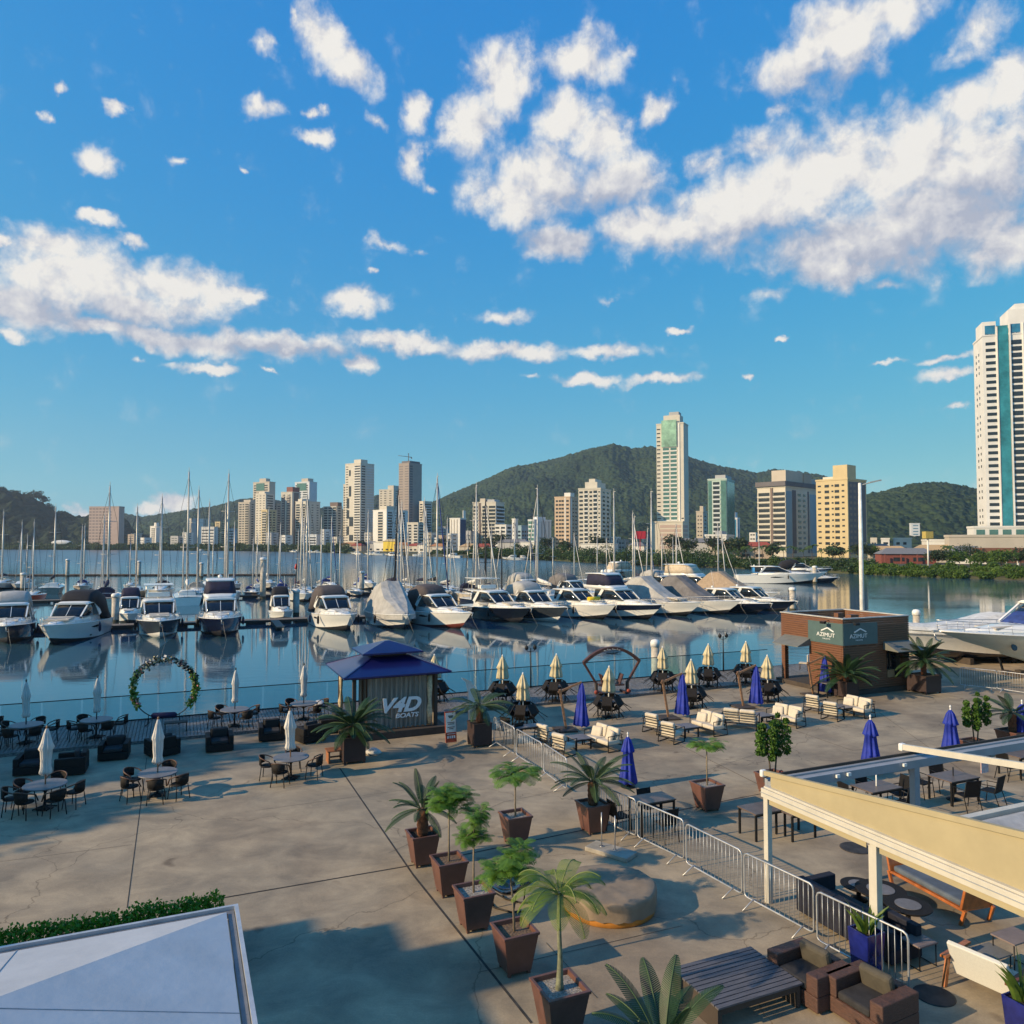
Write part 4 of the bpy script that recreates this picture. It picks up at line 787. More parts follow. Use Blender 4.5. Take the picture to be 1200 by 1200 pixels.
yacht('motor_yacht','dark hulled yacht with grey canvas cut off by the left edge',g_(8,756),30,13.5,4.3,1.85,m_navy,m_blackh,kind='express',canvas=c_lgrey,extra=[lines])
yacht('motor_yacht','white yacht with a black canvas cockpit top and cream bow cushion, leftmost full boat',g_(57,758),12,14.2,4.5,2.0,m_gel,m_gel,stripe=m_black,canvas=c_blk,extra=[pad(m_cush),lines])
yacht('motor_yacht','grey hulled yacht with an open flybridge and white bimini behind the flower ring',g_(187,750),26,14,4.5,1.9,m_slate,m_slate,m_gel,canvas=None,extra=[hardfly,pad(m_cush,.42),lines],kind='express')
yacht('motor_yacht','navy hulled yacht with dark enclosed flybridge right of the grey flybridge yacht',g_(259,748),22,14.5,4.6,2.0,m_navy,m_navy,kind='fly',flycol=c_navy,extra=[lines])
yacht('motor_yacht','white yacht with tall brown grey cockpit canvas and hanging black fenders',g_(407,741),27,13,4.5,1.9,m_gel,m_gel,stripe=m_black,canvas=c_brown,fend=4,extra=[lines])
yacht('covered_yacht','yacht wholly wrapped in a weathered pale cover standing high above the others',g_(474,739),22,13.5,4.9,1.75,m_gel,m_gel,m_navy,kind='cover',canvas=c_lgrey,cov=cw,rail=False,extra=[lines])
yacht('motor_yacht','white yacht with brown canvas top right of the wrapped yacht',g_(545,738),34,14,4.4,1.9,m_gel,m_gel,m_antir,canvas=c_brown,fend=3,extra=[lines])
yacht('motor_yacht','black hulled yacht with an inflatable tender lashed on deck',g_(614,731),33,14.5,4.5,1.9,m_blackh,m_blackh,kind='express',fend=3,extra=[tender,pad(m_cush,.42),lines,hardfly])
yacht('motor_yacht','slate grey yacht with a grey canvas enclosed top, right of the black hulled one',g_(657,730),30,13.5,4.4,1.9,m_slate,m_slate,m_gel,canvas=c_lgrey,extra=[lines])
yacht('motor_yacht','white yacht carrying a bright yellow roll on its foredeck',g_(713,727),34,13.5,4.4,1.9,m_gel,m_gel,canvas=None,fend=3,extra=[roll,lines])
yacht('motor_yacht','navy yacht with white waterline band and a dark purple flybridge cover',g_(767,727),33,14.5,4.7,1.95,m_navy,m_gel,kind='fly',flycol=c_navy,fend=4,extra=[lines])
yacht('covered_yacht','white yacht under a pale grey cockpit cover, left one of two',g_(812,723),35,15,4.8,1.9,m_gel,m_gel,kind='cover',canvas=c_lgrey,cov=cg,fend=2,extra=[pad(m_cush,.4),lines])
yacht('covered_yacht','white yacht under a darker grey cockpit cover, right one of two',g_(857,721),36,15.5,4.8,1.9,m_gel,m_gel,kind='cover',canvas=c_grey,cov=cg,fend=3,extra=[lines])
yacht('sport_boat','low dark blue sport boat with white foredeck next to the grey covered yacht',g_(894,720),40,12,3.8,1.5,m_navy,m_blackh,kind='express',fend=1,extra=[lines])
yacht('sport_boat','low dark sport boat with raked windscreen, last at the right pontoon end',g_(924,717),42,12,3.8,1.5,m_blackh,m_navy,kind='express',fend=1,extra=[lines])
gb = 'larger yachts berthed in the second row'
yacht('motor_yacht','white yacht with a big beige canvas top rising behind the slate grey yacht',G(682,690,WZ),-60,15,4.6,1.9,m_gel,m_gel,kind='fly',flycol=c_beige,group=gb)
yacht('motor_yacht','big white flybridge yacht with cream canvas behind the grey covers',G(872,704,WZ),46,18,5.2,2.3,m_gel,m_gel,kind='fly',flycol=c_beige,group=gb)
yacht('motor_yacht','yacht under a tan cover between the cream canvas yacht and the dark sport boats',G(902,708,WZ),44,15,4.5,1.8,m_gel,m_gel,kind='cover',canvas=c_tan,cov=cg,group=gb)
yacht('motor_yacht','white yacht with a folded grey canvas top behind the yellow roll yacht',G(700,708,WZ),36,13,4.3,1.8,m_gel,m_gel,canvas=c_grey,group=gb)
yacht('motor_yacht','white open topped yacht half hidden between the black and slate yachts',G(640,706,WZ),30,12.5,4.2,1.8,m_gel,m_gel,canvas=c_lgrey,group=gb)
yacht('motor_yacht','white yacht with tall pale canvas behind the purple flybridge yacht',G(808,699,WZ),34,14,4.4,1.8,m_gel,m_gel,canvas=c_lgrey,group=gb)
y19 = yacht('motor_yacht','long white yacht with blue tinted canopy moored side on near the right bank',G(957,684,WZ),77,21,5.4,2.5,m_gel,m_gel,kind='express',canvas=None,group=gb,extra=[lambda t,L,B,sh_: add_body(t,'tinted_canopy',[(L*.2,sh_(.3)[2]+.5,sh_(.3)[2]+1.9,B*.36,B*.28),(L*.42,sh_(.4)[2]+.5,sh_(.4)[2]+2.1,B*.37,B*.28),(L*.62,sh_(.6)[2]+.4,sh_(.6)[2]+.7,B*.3,B*.2)],M('blue_tint',(.05,.25,.60),.15),.2)])
y19.location.x += 0
yacht('sport_boat','small black and grey power boat just right of the side on white yacht',G(978,683,WZ),75,9,3,1.3,m_slate,m_blackh,kind='express',group=gb,fend=0)
yacht('sport_boat','dark topped yacht berthed beyond the side on white yacht',G(968,674,WZ),80,16,4.6,1.9,m_blackh,m_gel,kind='express',canvas=c_blk,group=gb,fend=0)
yacht('small_motorboat','small red and white open boat with a black canopy at the pontoon gap',G(332,727,WZ),22,7.5,3.0,1.1,m_gel,m_gel,kind='express',canvas=c_blk,group='small boats between the front yachts',fend=0,rail=False)
yacht('small_motorboat','small white boat with blue canopy behind the leftmost white yacht',G(150,731,WZ),24,8,3.0,1.2,m_gel,m_gel,kind='express',canvas=c_navy,group='small boats between the front yachts',fend=0,rail=False)

# pontoons and piles
m_pont = M('pontoon_deck', (.20,.165,.13), .8, var=.25, vs=4); m_float = M('pontoon_float', (.03,.03,.035), .7)
def pontoon(a, b, w, label):
    a = Vector((a[0],a[1],0)); b = Vector((b[0],b[1],0)); L = (b-a).length; t = thing('pontoon', label, 'pontoon', (a.x,a.y,WZ), math.atan2(b.y-a.y,b.x-a.x))
    MB().box(0,L,-w/2,w/2,.34,.48).build('decking', m_pont, t); mb = MB(); x = .3
    while x < L-2: mb.box(x,x+2.2,-w/2+.06,w/2-.06,-.3,.34); x += 2.9
    mb.build('floats', m_float, t)
    MB().box(0,L,-w/2-.05,-w/2-.003,.22,.50).build('fascia', M('dark_timber',(.06,.045,.035),.8), t); return t
pA = G(138,737,WZ); dd = Vector((math.cos(R(22)),math.sin(R(22)),0))
def PL(s, o=0): return pA+dd*s+Vector((-dd.y,dd.x,0))*o
pontoon(PL(-30),PL(92),2.4,'long main pontoon behind the row of front yachts')
pontoon(PL(-40,46),PL(84,46),2.2,'second pontoon further out carrying sailboats')
bw0, bw1 = G(-60,675,WZ), G(347,674.5,WZ)
pontoon(bw0,bw1,3,'long dark breakwater pontoon on the open river at left')
for s,lab in [(17,'finger pontoon between the white and grey flybridge yachts'),(-2,'finger pontoon beside the leftmost white yacht'),(43,'finger pontoon left of the wrapped yacht'),(62,'finger pontoon among the middle yachts')]: pontoon(PL(s,-1),PL(s,-9),.9,lab)
m_pile = M('concrete_pile', (.50,.45,.38), .8, var=.2, vs=2, bump=.3, bs=8); m_cap = M('pile_cap', (.80,.78,.74), .5)
def pile(px, ybase, ytop, label, r=.38):
    p = G(px, ybase, WZ); zt = Pt(px, ytop, p.y).z; t = thing('mooring_pile', label, 'pile', (p.x,p.y,WZ-1), 0, 'white capped piles holding the pontoons'); h = zt-WZ+1
    MB().lathe([(r,0),(r,h-.5)],14).build('shaft', m_pile, t); MB().lathe([(r*1.18,h-.5),(r*1.2,h-.2),(r*.9,h-.05),(r*.2,h)],14).build('cap', m_cap, t)
    MB().lathe([(r*1.01,0),(r*1.01,1.5)],14).build('tide_band', M('weed_stain',(.05,.05,.03),.9), t)
for a in [(27,692,671,'thin pile behind the leftmost dark yacht'),(79,676,655,'distant pile on the breakwater at left, near the small sloop'),(135,731,695,'thick pile at the pontoon right of the black topped white yacht'),(163,676,657,'distant pile on the breakwater left of the grey flybridge yacht'),(236,677,659,'distant pile on the breakwater behind the navy flybridge yacht'),
   (308,702,653,'tall thin pile behind the pontoon gap'),(347,722,690,'thick pile at the pontoon gap left of the brown canvas yacht'),(424,692,669,'pile seen just left of the wrapped yacht top'),(929,717,688,'thick pile at the right end of the yacht row'),(955,684,663,'pile beside the side on white yacht')]: pile(*a, r=.42 if a[1]>715 else .5)
pile(768,803,749,'near pile beyond the boardwalk right of the fan shaped swing',.27); pile(1075,772,714,'near pile at the quay between the timber kiosk and the boat on land',.28)
cbj = thing('channel_marker','small red marker on the end of the long breakwater','marker',(bw1.x,bw1.y,WZ+.5)); MB().tube([(0,0,0),(0,0,2.2)],.12,6).build('post',m_white,cbj); MB().lathe([(.35,1.4),(.5,2.0),(.3,2.8),(.05,3.1)],8).build('topmark',M('signal_red',(.5,.03,.02),.5),cbj)

# sailboats
m_mast = M('mast_alloy', (.58,.55,.50), .4, .2, var=.08); m_mastd = M('black_mast', (.02,.02,.025), .35)
covs = {'blue': c_blue, 'navy': c_navy, 'white': M('white_canvas',(.70,.68,.63),.8), 'black': c_blk, 'grey': c_lgrey, 'brown': c_brown}
SB = {}
def sailproto(hm, key):
    if key in SB: return SB[key]
    L = 11; t0 = thing('x','x','x'); hull(t0, L, 3.5, 1.35, 1.05, hm, hm, m_anti, rake=.13, depth=.5)
    z = 1.15
    add_body(t0,'cabin',[(L*.25,z-.1,z+.55,1.05,.9),(L*.5,z-.05,z+.55,1.05,.85),(L*.68,z,z+.38,.75,.6),(L*.76,z,z+.12,.5,.35)],m_gel)
    for s in (-1,1): MB().box(L*.3,L*.62,s*1.0-.03,s*1.0+.03,z+.22,z+.42).build('cabin_window', m_glass, t0)
    mb = MB()
    for s in (-1,1): mb.tube([(L*q,s*sheer(L,3.5,1.35,1.05,q)[1]*.95,sheer(L,3.5,1.35,1.05,q)[2]+.6) for q in (.02,.2,.4,.6,.8,.98)],.02,4)
    mb.tube([(L*.02,-1.2,1.7),(0,0,1.75),(L*.02,1.2,1.7)],.03,4); mb.build('guard_rail', m_alu, t0)
    SB[key] = [(c.name.split('.')[0], c.data) for c in kids(t0)]
    for c in kids(t0): bpy.data.objects.remove(c)
    bpy.data.objects.remove(t0); return SB[key]
ordn = lambda n: ('%d' % n)+('th' if 10 <= n % 100 <= 20 else {1:'st',2:'nd',3:'rd'}.get(n % 10,'th'))
def sailboat(i, px, ytop, ybase, hullk, cov, dark=False, ang=None, lean=0, sc=None):
    p = G(px, ybase, WZ); zt = Pt(px, ytop, p.y).z-WZ; s = sc or max(.75, min(1.25, zt/15)); ang = ang if ang is not None else random.choice([24,24,204,20,26,28])
    h = Vector((math.sin(R(ang)), -math.cos(R(ang)), 0)); o = Vector((p.x,p.y,WZ))-h*(6.0*s)
    hn = {'w':'white','n':'navy','g':'grey green','o':'orange','c':'cream'}[hullk]; hm = {'w':m_gel,'n':m_navy,'g':m_greyh,'o':m_orh,'c':M('cream_gelcoat',(.66,.58,.46),.3)}[hullk]
    t = thing('sailboat', f"{hn} sailboat, {cov} sail cover, {'black' if dark else 'pale'} mast, the {ordn(i+1)} mast from the left", 'sailboat', o, math.atan2(h.y,h.x), 'sailboats moored behind the motor yachts'); t.scale = (s,s,s)
    for nm, me in sailproto(hm, hullk): put(me, nm, t, (0,0,0))
    H = zt/s; mb = MB(); mr = .15 if not dark else .17; k = .13*p.y/100
    mr = .075+.0006*p.y
    lx = lean*H
    mb.tube([(6,0,1.2),(6+lx*.5,0,H*.5),(6+lx,0,H)],[mr,mr*.95,mr*.6],7)
    for z_ in (.42,.70): mb.tube([(6+lx*z_,-.9,H*z_+.05),(6+lx*z_,0,H*z_),(6+lx*z_,.9,H*z_+.05)],.035,4)
    mb.tube([(6+lx,0,H),(6+lx,0,H+.6)],.03,4).rbox((6.15+lx,0,H+.1),(.6,.08,.08)); mb.build('mast', m_mastd if dark else m_mast, t)
    MB().tube([(6,0,2.35),(1.8,0,2.3)],.08,6).build('boom', m_mast, t)
    MB().tube([(5.9,0,3.0),(5.2,0,2.75),(3.6,0,2.62),(1.9,0,2.45)],[.16,.26,.22,.10],7).build('sail_cover', covs[cov], t)
    if i % 2 == 0: MB().tube([(10.8,0,1.5),(8.4+lx*.5,0,H*.5),(6.1+lx,0,H*.95)],[.07,.08,.04],5).build('furled_jib', covs['blue' if i%10==0 else 'white'], t)
    mb = MB(); r = .016+.00006*p.y
    for a_ in ((.1,0,1.2),(10.9,0,1.5)): mb.tube([a_,(6+lx,0,H)],r,3)
    for s_ in (-1,1): mb.tube([(5.8,s_*1.6,1.3),(6+lx*.7,s_*.9,H*.70),(6+lx,0,H*.97)],r,3)
    mb.build('rigging', m_black, t)
    if i % 3 == 0:
        b = thing if 0 else None
        MB().loft([[(x,-1.15*w,1.2),(x,-1.05*w,2.0),(x,-.5*w,2.35),(x,.5*w,2.35),(x,1.05*w,2.0),(x,1.15*w,1.2)] for x,w in ((1.6,.9),(2.3,1),(3.0,.95))],0,True,True,False).build('spray_hood', covs[cov if cov!='white' else 'navy'], t)
    return t
SL = [(-14,600,688,'w','blue'),(2,600,690,'w','navy'),(24,612,690,'w','grey'),(31,627,684,'w','white'),(38,612,704,'o','white'),(63,594,694,'g','black'),(95,617,692,'c','blue'),(98,616,690,'w','navy'),(120,605,700,'w','blue'),(126,570,708,'c','navy'),(152,629,690,'w','grey'),(159,594,700,'c','black'),(188,583,700,'w','white'),(214,622,704,'w','navy'),(219,553,706,'w','white'),(231,574,704,'w','grey'),
 (244,589,694,'w','white'),(249,632,692,'w','blue'),(263,592,700,'c','grey'),(266,555,704,'w','white'),(274,612,690,'w','blue'),(296,631,699,'n','blue'),(301,626,692,'w','blue'),(314,597,690,'w','white'),(328,615,695,'c','blue'),(349,623,700,'w','navy'),(352,587,704,'w','navy'),(356,607,698,'c','grey'),(359,580,702,'w','white'),
 (376,607,698,'w','grey'),(388,607,692,'w','blue'),(398,623,700,'w','navy'),(418,626,698,'w','blue'),(431,601,690,'w','blue'),(462,575,703,'w','navy'),(466,590,700,'w','blue'),(470,590,706,'n','brown'),(478,620,692,'c','white'),(497,587,700,'w','navy'),(499,600,706,'w','grey'),(512,559,702,'w','black'),(524,609,698,'w','white'),(528,625,694,'w','navy'),
 (548,622,700,'w','navy'),(553,605,704,'w','grey'),(558,570,706,'c','white'),(569,587,712,'n','black'),(576,617,700,'w','navy'),(588,622,708,'w','blue'),(603,609,697,'w','navy'),(622,632,694,'w','blue'),(627,630,700,'w','grey'),(630,573,704,'w','white'),(648,632,700,'c','navy'),(673,626,692,'w','brown'),
 (700,627,694,'w','navy'),(711,632,690,'w','white'),(720,577,698,'w','blue'),(742,602,700,'w','navy'),(744,606,694,'w','white'),(757,620,694,'w','grey'),(764,577,700,'w','navy'),(776,628,692,'w','blue'),(789,630,692,'w','navy'),(793,615,696,'w','grey'),(842,614,690,'w','white'),(851,626,688,'w','navy'),(890,632,682,'c','white')]
dark = {462,569,588}
leanm = {120:-.05,462:.10,466:.02,553:.10,851:-.12,352:.05,627:.05,757:.06}
for i,(px,yt,yb_,hk,cv) in enumerate(SL): sailboat(i,px,yt,yb_,hk,cv,px in dark,lean=leanm.get(px,0))
# small craft along the far bank
def skiff():
    t = thing('moored_boat','small boat','boat'); hull(t,9,2.9,1.2,.95,m_gel,m_gel); add_body(t,'cabin',[(2.5,.9,2.2,1,.85),(5,.9,2.1,1,.8),(6.2,1,1.3,.8,.6)],m_gel); MB().box(2.6,5.2,-1.02,1.02,1.5,1.85).build('window_band',m_glass,t); return t
sk = Proto(skiff())
for i,px in enumerate([344,348,368,377,389,413,424,433,441,450,466,472,484,541,604,612,232]):
    p = G(px, (shoreD and 0) or 649+(px-400)*.012 if px<500 else 653+(px-520)*.03, WZ); p.y = shoreD(px)-14; p.x = (px-600)/F*p.y
    sk.put((p.x,p.y,WZ), random.choice([0,3.1,.3,2.8]), 'small white cabin boat moored along the far bank, '+ordn(i+1)+' of them from the left' if px!=232 else 'lone small boat on the open river left of the towers', group='small boats along the far bank', scale=random.uniform(.9,1.5))
# ---------------------------------------------------------------- kiosk with the blue double roof
m_broof = M('blue_metal_roof', (.011,.014,.105), .30, .25, var=.12, coat=.3, vs=1)
m_curt = M('striped_curtain', (.42,.37,.31), .85, var=.0, vs=4, col2=(.15,.135,.12), stretch=(5,5,.2))
m_dtim = M('dark_timber', (.05,.035,.028), .7, var=.3, vs=4)
kb = G(413, 868, .0); AK = AL
kt = thing('kiosk', 'wooden boat sales kiosk with a two tier dark blue hipped roof and striped curtain wall', 'kiosk', kb, AK)
Wk, Dk = 3.6, 3.1
MB().box(-.3,Wk+.35,-.35,Dk+.2,0,.30).build('platform', m_dtim, kt, bevel=.02)
for x in (0,Wk-.14):
    for y in (0,Dk-.14): MB().box(x,x+.14,y,y+.14,.30,2.5).build('post', m_dtim, kt)
# front curtain: pleated sheet
def pleat(x0, x1, y, z0, z1, amp=.075, n=150, seed=1, sides=False):
    random.seed(seed); mb = MB(); rings = []; ph = 0
    for i in range(n+1):
        x = x0+(x1-x0)*i/n; ph += .55*random.uniform(.6,1.4); a = math.sin(ph)*amp
        rings.append([(x, y+a, z0), (x, y+a*.8, (z0+z1)/2), (x, y+a*.6, z1)] if not sides else [(y+a, x, z0),(y+a*.8, x, (z0+z1)/2),(y+a*.6, x, z1)])
    mb.loft(rings, 0, False, False, True, False, True); return mb
pleat(.62,Wk-.22,.06,.33,2.42).build('curtain_wall', m_curt, kt)
pleat(.10,Dk-.10,Wk-.05,.33,2.42,sides=True,seed=4).build('side_curtain', m_curt, kt)
pleat(.9,Wk-.2,Dk-.1,.33,2.42,seed=5).build('back_curtain', m_curt, kt)
MB().lathe([(.08,.4),(.13,.9),(.07,1.35),(.12,1.9),(.10,2.4)],9,(Wk-.36,-.02,0)).build('tied_curtain', M('cream_curtain',(.62,.50,.32),.85,var=.2,vs=8), kt)
MB().lathe([(.07,.5),(.12,1.0),(.07,1.4),(.11,2.4)],9,(.1,Dk-.1,0)).build('tied_curtain', M('cream_curtain',(.62,.50,.32),.85), kt)
MB().box(-.05,Wk+.05,-.02,.1,2.42,2.58).box(-.05,Wk+.05,Dk-.1,Dk+.02,2.42,2.58).box(-.05,.08,.1,Dk-.1,2.42,2.58).box(Wk-.08,Wk+.05,.1,Dk-.1,2.42,2.58).build('roof_beam', m_dtim, kt)
def hip(x0,x1,y0,y1,z0,cx0,cx1,cy0,cy1,z1,th=.07):
    mb = MB(); e = [(x0,y0),(x1,y0),(x1,y1),(x0,y1)]; c = [(cx0,cy0),(cx1,cy0),(cx1,cy1),(cx0,cy1)]
    mb.add([(x,y,z0-th) for x,y in e]+[(x,y,z0) for x,y in e]+[(x,y,z1) for x,y in c], [(3,2,1,0)]+[(i,(i+1)%4,4+(i+1)%4,4+i) for i in range(4)]+[(4+i,4+(i+1)%4,8+(i+1)%4,8+i) for i in range(4)]+[(8,9,10,11)])
    return mb
r1 = hip(-.45,Wk+.45,-.5,Dk+.5,2.60,1.05,Wk-1.05,.95,Dk-.95,3.18).build('lower_roof', m_broof, kt)
for (a,b) in [((-.45,-.5,2.60),(1.05,.95,3.18)),((Wk+.45,-.5,2.60),(Wk-1.05,.95,3.18)),((-.45,Dk+.5,2.60),(1.05,Dk-.95,3.18)),((Wk+.45,Dk+.5,2.60),(Wk-1.05,Dk-.95,3.18))]: MB().bar(a,b,.07,.05).build('hip_trim', m_broof, kt)

MB().box(1.1,Wk-1.1,1.0,1.06,3.18,3.36).box(1.1,Wk-1.1,Dk-1.06,Dk-1.0,3.18,3.36).box(1.1,1.16,1.07,Dk-1.07,3.18,3.36).box(Wk-1.16,Wk-1.1,1.07,Dk-1.07,3.18,3.36).build('roof_lantern', m_dtim, kt)
hip(.5,Wk-.5,.45,Dk-.45,3.38,Wk/2-.1,Wk/2+.1,Dk/2-.08,Dk/2+.08,3.76).build('upper_roof', m_broof, kt)
def text(s, size, mat, parent, loc, rot=(math.pi/2,0,0), shear=0, ext=.012, name='lettering', sx=1, bold=.0):
    c = bpy.data.curves.new('t','FONT'); c.body = s; c.size = size; c.extrude = ext; c.shear = shear; c.offset = bold; c.align_x = 'LEFT'
    o = bpy.data.objects.new('t', c); C.objects.link(o); dg = bpy.context.evaluated_depsgraph_get(); me = bpy.data.meshes.new_from_object(o.evaluated_get(dg))
    bpy.data.objects.remove(o); me.materials.clear(); me.materials.append(mat); o = bpy.data.objects.new(name, me); C.objects.link(o); o.parent = parent; o.location = loc; o.rotation_euler = rot; o.scale = (sx,1,1); return o
m_let = M('white_letters', (.80,.80,.80), .5, var=.02)
text('V4D', .80, m_let, kt, (1.05,-.085,1.02), shear=.32, bold=.028, sx=1.15)
text('BOATS', .25, m_let, kt, (1.75,-.085,.76), shear=.2, bold=.006, sx=1.25)

# ---------------------------------------------------------------- timber kiosk with the company sign
m_cedar = M('cedar_siding', (.21,.088,.042), .6, var=.0, vs=5, col2=(.10,.042,.022), stretch=(.5,.5,14)); m_teal = M('grey_green_sign', (.075,.125,.125), .5, var=.05); m_shade = M('awning_sheet', (.16,.165,.15), .6, var=.08)
wb = G(989, 816, 0); wt = thing('timber_kiosk', 'flat roofed timber kiosk with grey green corner sign and dark awnings', 'kiosk', wb, AL)
Wl, Wd, Hk = 4.9, 4.45, 3.98
def boards(x0,x1,y0,y1,z0,z1,mat=m_cedar,name='timber_cladding',axis='x'):
    mb = MB(); z = z0
    while z < z1-.02:
        h = min(.115,z1-z); d = .004
        mb.box(x0+d,x1-d,y0+d,y1-d,z+.006,z+h-.006); z += .12
    return mb.build(name, mat, wt)
# long (shaded) face along x: door opening between 3.15 and 4.3
boards(0,Wl,0,.10,2.55,Hk); boards(0,3.15,0,.10,.25,2.55); boards(4.3,Wl,0,.10,.25,2.55); boards(3.15,4.3,0,.10,.25,.75)
# lit face along y: open porch beyond 2.2
boards(0,.10,.1,Wd,2.62,Hk); boards(0,.10,.1,2.35,.25,2.62)
boards(.1,Wl,Wd-.10,Wd,2.62,Hk); boards(Wl-.1,Wl,.1,Wd-.1,.25,Hk)
boards(.0,.28,Wd-.28,Wd,.25,2.62,name='porch_post'); boards(Wl-1.2,Wl-.1,Wd-.1,Wd,.25,2.62)
boards(.1,2.4,2.35,2.43,.25,2.62,name='inner_wall')
MB().box(-.15,Wl+.1,-.12,Wd+.3,.0,.245).build('plinth', m_dtim, wt)
MB().box(.1,Wl-.1,.1,Wd-.1,Hk-.55,Hk-.45).build('roof_deck', M('pale_membrane',(.38,.36,.33),.8), wt)
mb = MB(); mb.box(-.04,Wl+.04,-.04,.16,Hk,Hk+.05).box(-.04,Wl+.04,Wd-.16,Wd+.04,Hk,Hk+.05).box(-.04,.16,.16,Wd-.16,Hk,Hk+.05).box(Wl-.16,Wl+.04,.16,Wd-.16,Hk,Hk+.05); mb.build('roof_coping', M('pale_metal',(.50,.48,.45),.4), wt)
MB().box(1.4,1.8,1.6,1.9,Hk-.45,Hk+.15).box(2.9,3.5,2.1,2.5,Hk-.45,Hk-.05).build('roof_unit', m_cedar, wt)
sg1 = MB().box(-.03,2.45,-.05,-.003,2.62,3.75).build('sign_panel', m_teal, wt); sg2 = MB().box(-.05,-.003,-.03,2.35,2.62,3.75).build('sign_panel', m_teal, wt)
def logo(sg, place):
    # place(u, w) -> local point and rotation for lettering on the panel
    o = text('AZIMUT', .30, m_let, sg, *place(.42,2.98), ext=.006, sx=1.15); text('YACHTS', .10, m_let, sg, *place(.82,2.83), ext=.006, sx=1.4)
    mb = MB(); 
    for a,b in [((.75,3.28),(1.18,3.46)),((1.18,3.46),(1.60,3.28))]:
        p = place(*a)[0]; q = place(*b)[0]; mb.bar(p,q,.03,.06)
    mb.build('emblem', m_let, sg)
logo(sg1, lambda u,w: ((u,-.062,w),(math.pi/2,0,0))); logo(sg2, lambda u,w: ((-.062,2.35-u-.2,w),(math.pi/2,0,-math.pi/2)))
def awn(x0,x1,z,dp,name='awning',side=False):
    vs = [(x0,-.01,z),(x1,-.01,z),(x1,-dp,z-.42),(x0,-dp,z-.42)]; vs = vs+[(a,b,c-.04) for a,b,c in vs]
    vs += [(x0,-.01,z-.42),(x1,-.01,z-.42)]
    if side: vs = [(b,a,c) for a,b,c in vs]
    MB().add(vs,[(0,1,2,3),(7,6,5,4),(0,3,7,4),(1,5,6,2),(3,2,6,7),(0,4,8),(4,7,8),(1,9,5),(5,9,6)]).build(name, m_shade, wt)
awn(2.9,4.85,2.68,.95); awn(2.2,4.15,2.78,.95,side=True)
MB().box(3.22,4.25,.35,.40,.75,2.5).build('door_glass', m_glass, wt); MB().box(3.15,3.22,.1,.4,.75,2.5).box(4.25,4.3,.1,.4,.75,2.5).box(3.72,3.77,.3,.345,.75,2.5).build('door_frame', m_dtim, wt)
MB().box(3.2,3.7,-.02,.3,.75,1.15).build('counter_box', M('cardboard',(.32,.20,.11),.8), wt)
MB().tube([(.5,-.01,3.85),(.5,-.4,3.80)],.02,5).rbox((.5,-.45,3.76),(.3,.16,.12)).build('spot_lamp', m_black, wt); MB().tube([(-.01,.9,3.85),(-.4,.9,3.80)],.02,5).rbox((-.45,.9,3.76),(.16,.3,.12)).build('spot_lamp', m_black, wt)
pl = thing('bamboo_screen','green leafy screen inside the porch of the timber kiosk','plant', wb+U*1.6+V*3.2, AL); fast_mesh('leaves', leaves(blobpts((0,0,1.3),(.5,.25,1.1),500,.2),.12), mats=[lf_bright], parent=pl)

# tall lamp post behind
lp = wb+U*8.5+V*6.3; zt = Pt(1012,566,lp.y).z
t = thing('street_lamp','very tall white street lamp with one short arm behind the timber kiosk','lamp post',(lp.x,lp.y,-1.5))
MB().lathe([(.15,0),(.13,zt-2),(.095,zt+1.5)],14).build('pole', M('pole_white',(.80,.79,.76),.35), t); MB().tube([(0,0,zt+1.35),(.6,0,zt+1.5),(.95,0,zt+1.58)],.04,6).rbox((.98,0,zt+1.60),(.75,.28,.09),(0,R(-12),0)).build('lamp_head', M('lamp_grey',(.35,.36,.36),.4), t)

# ---------------------------------------------------------------- loose furniture
def rattan_chair():
    t = thing('rattan_chair','rattan chair','chair')
    st = [(a,) for a in range(0)]
    MB().lathe([(.02,.435),(.23,.43),(.245,.445),(.235,.47),(.02,.475)],14).build('seat', m_wick, t)
    pts = []; rings = []
    for i in range(13):
        a = R(-112+224*i/12)-math.pi/2; k = abs(i-6)/6; x = .27*math.cos(a); y = .27*math.sin(a); zt = .80-.16*k**1.6
        pts.append((x*1.04,y*1.04,zt)); rings.append([(x*.97,y*.97,.47+.10*k),(x*1.03,y*1.03,.47+.10*k),(x*1.07,y*1.07,zt),(x*1.01,y*1.01,zt)])
    MB().loft(rings[3:10],0,True,True,True).build('backrest', m_wick, t)
    MB().tube([(.20,.22,.44)]+[(-x,y,z) for x,y,z in pts][::1]+[(-.20,.22,.44)] if False else [(pts[0][0],.20,.44)]+pts+[(pts[-1][0],.20,.44)],.020,6).build('arm_frame', M('rattan_brown',(.10,.05,.03),.55), t)
    for x,y in ((-.19,-.17),(.19,-.17),(-.19,.18),(.19,.18)): MB().tube([(x,y,.45),(x*1.25,y*1.25,0)],.015,6).build('leg', m_black, t)
    return t
chair = Proto(rattan_chair())
m_top = M('stone_tabletop', (.16,.15,.155), .45, var=.12, vs=8)
def round_table(r=.60):
    t = thing('round_table','round table','table'); MB().lathe([(r-.02,.69),(r,.70),(r,.72),(r-.02,.73)],30).build('tabletop', m_top, t)
    MB().tube([(0,0,.03),(0,0,.69)],.035,8).build('column', m_black, t)
    for k in range(4):
        a = k*math.pi/2+.4; MB().tube([(0,0,.10),(.33*math.cos(a),.33*math.sin(a),.015)],.02,5).tube([(0,0,.5),(.4*math.cos(a),.4*math.sin(a),.69)],.014,5).build('foot', m_black, t)
    return t
rtab = Proto(round_table())
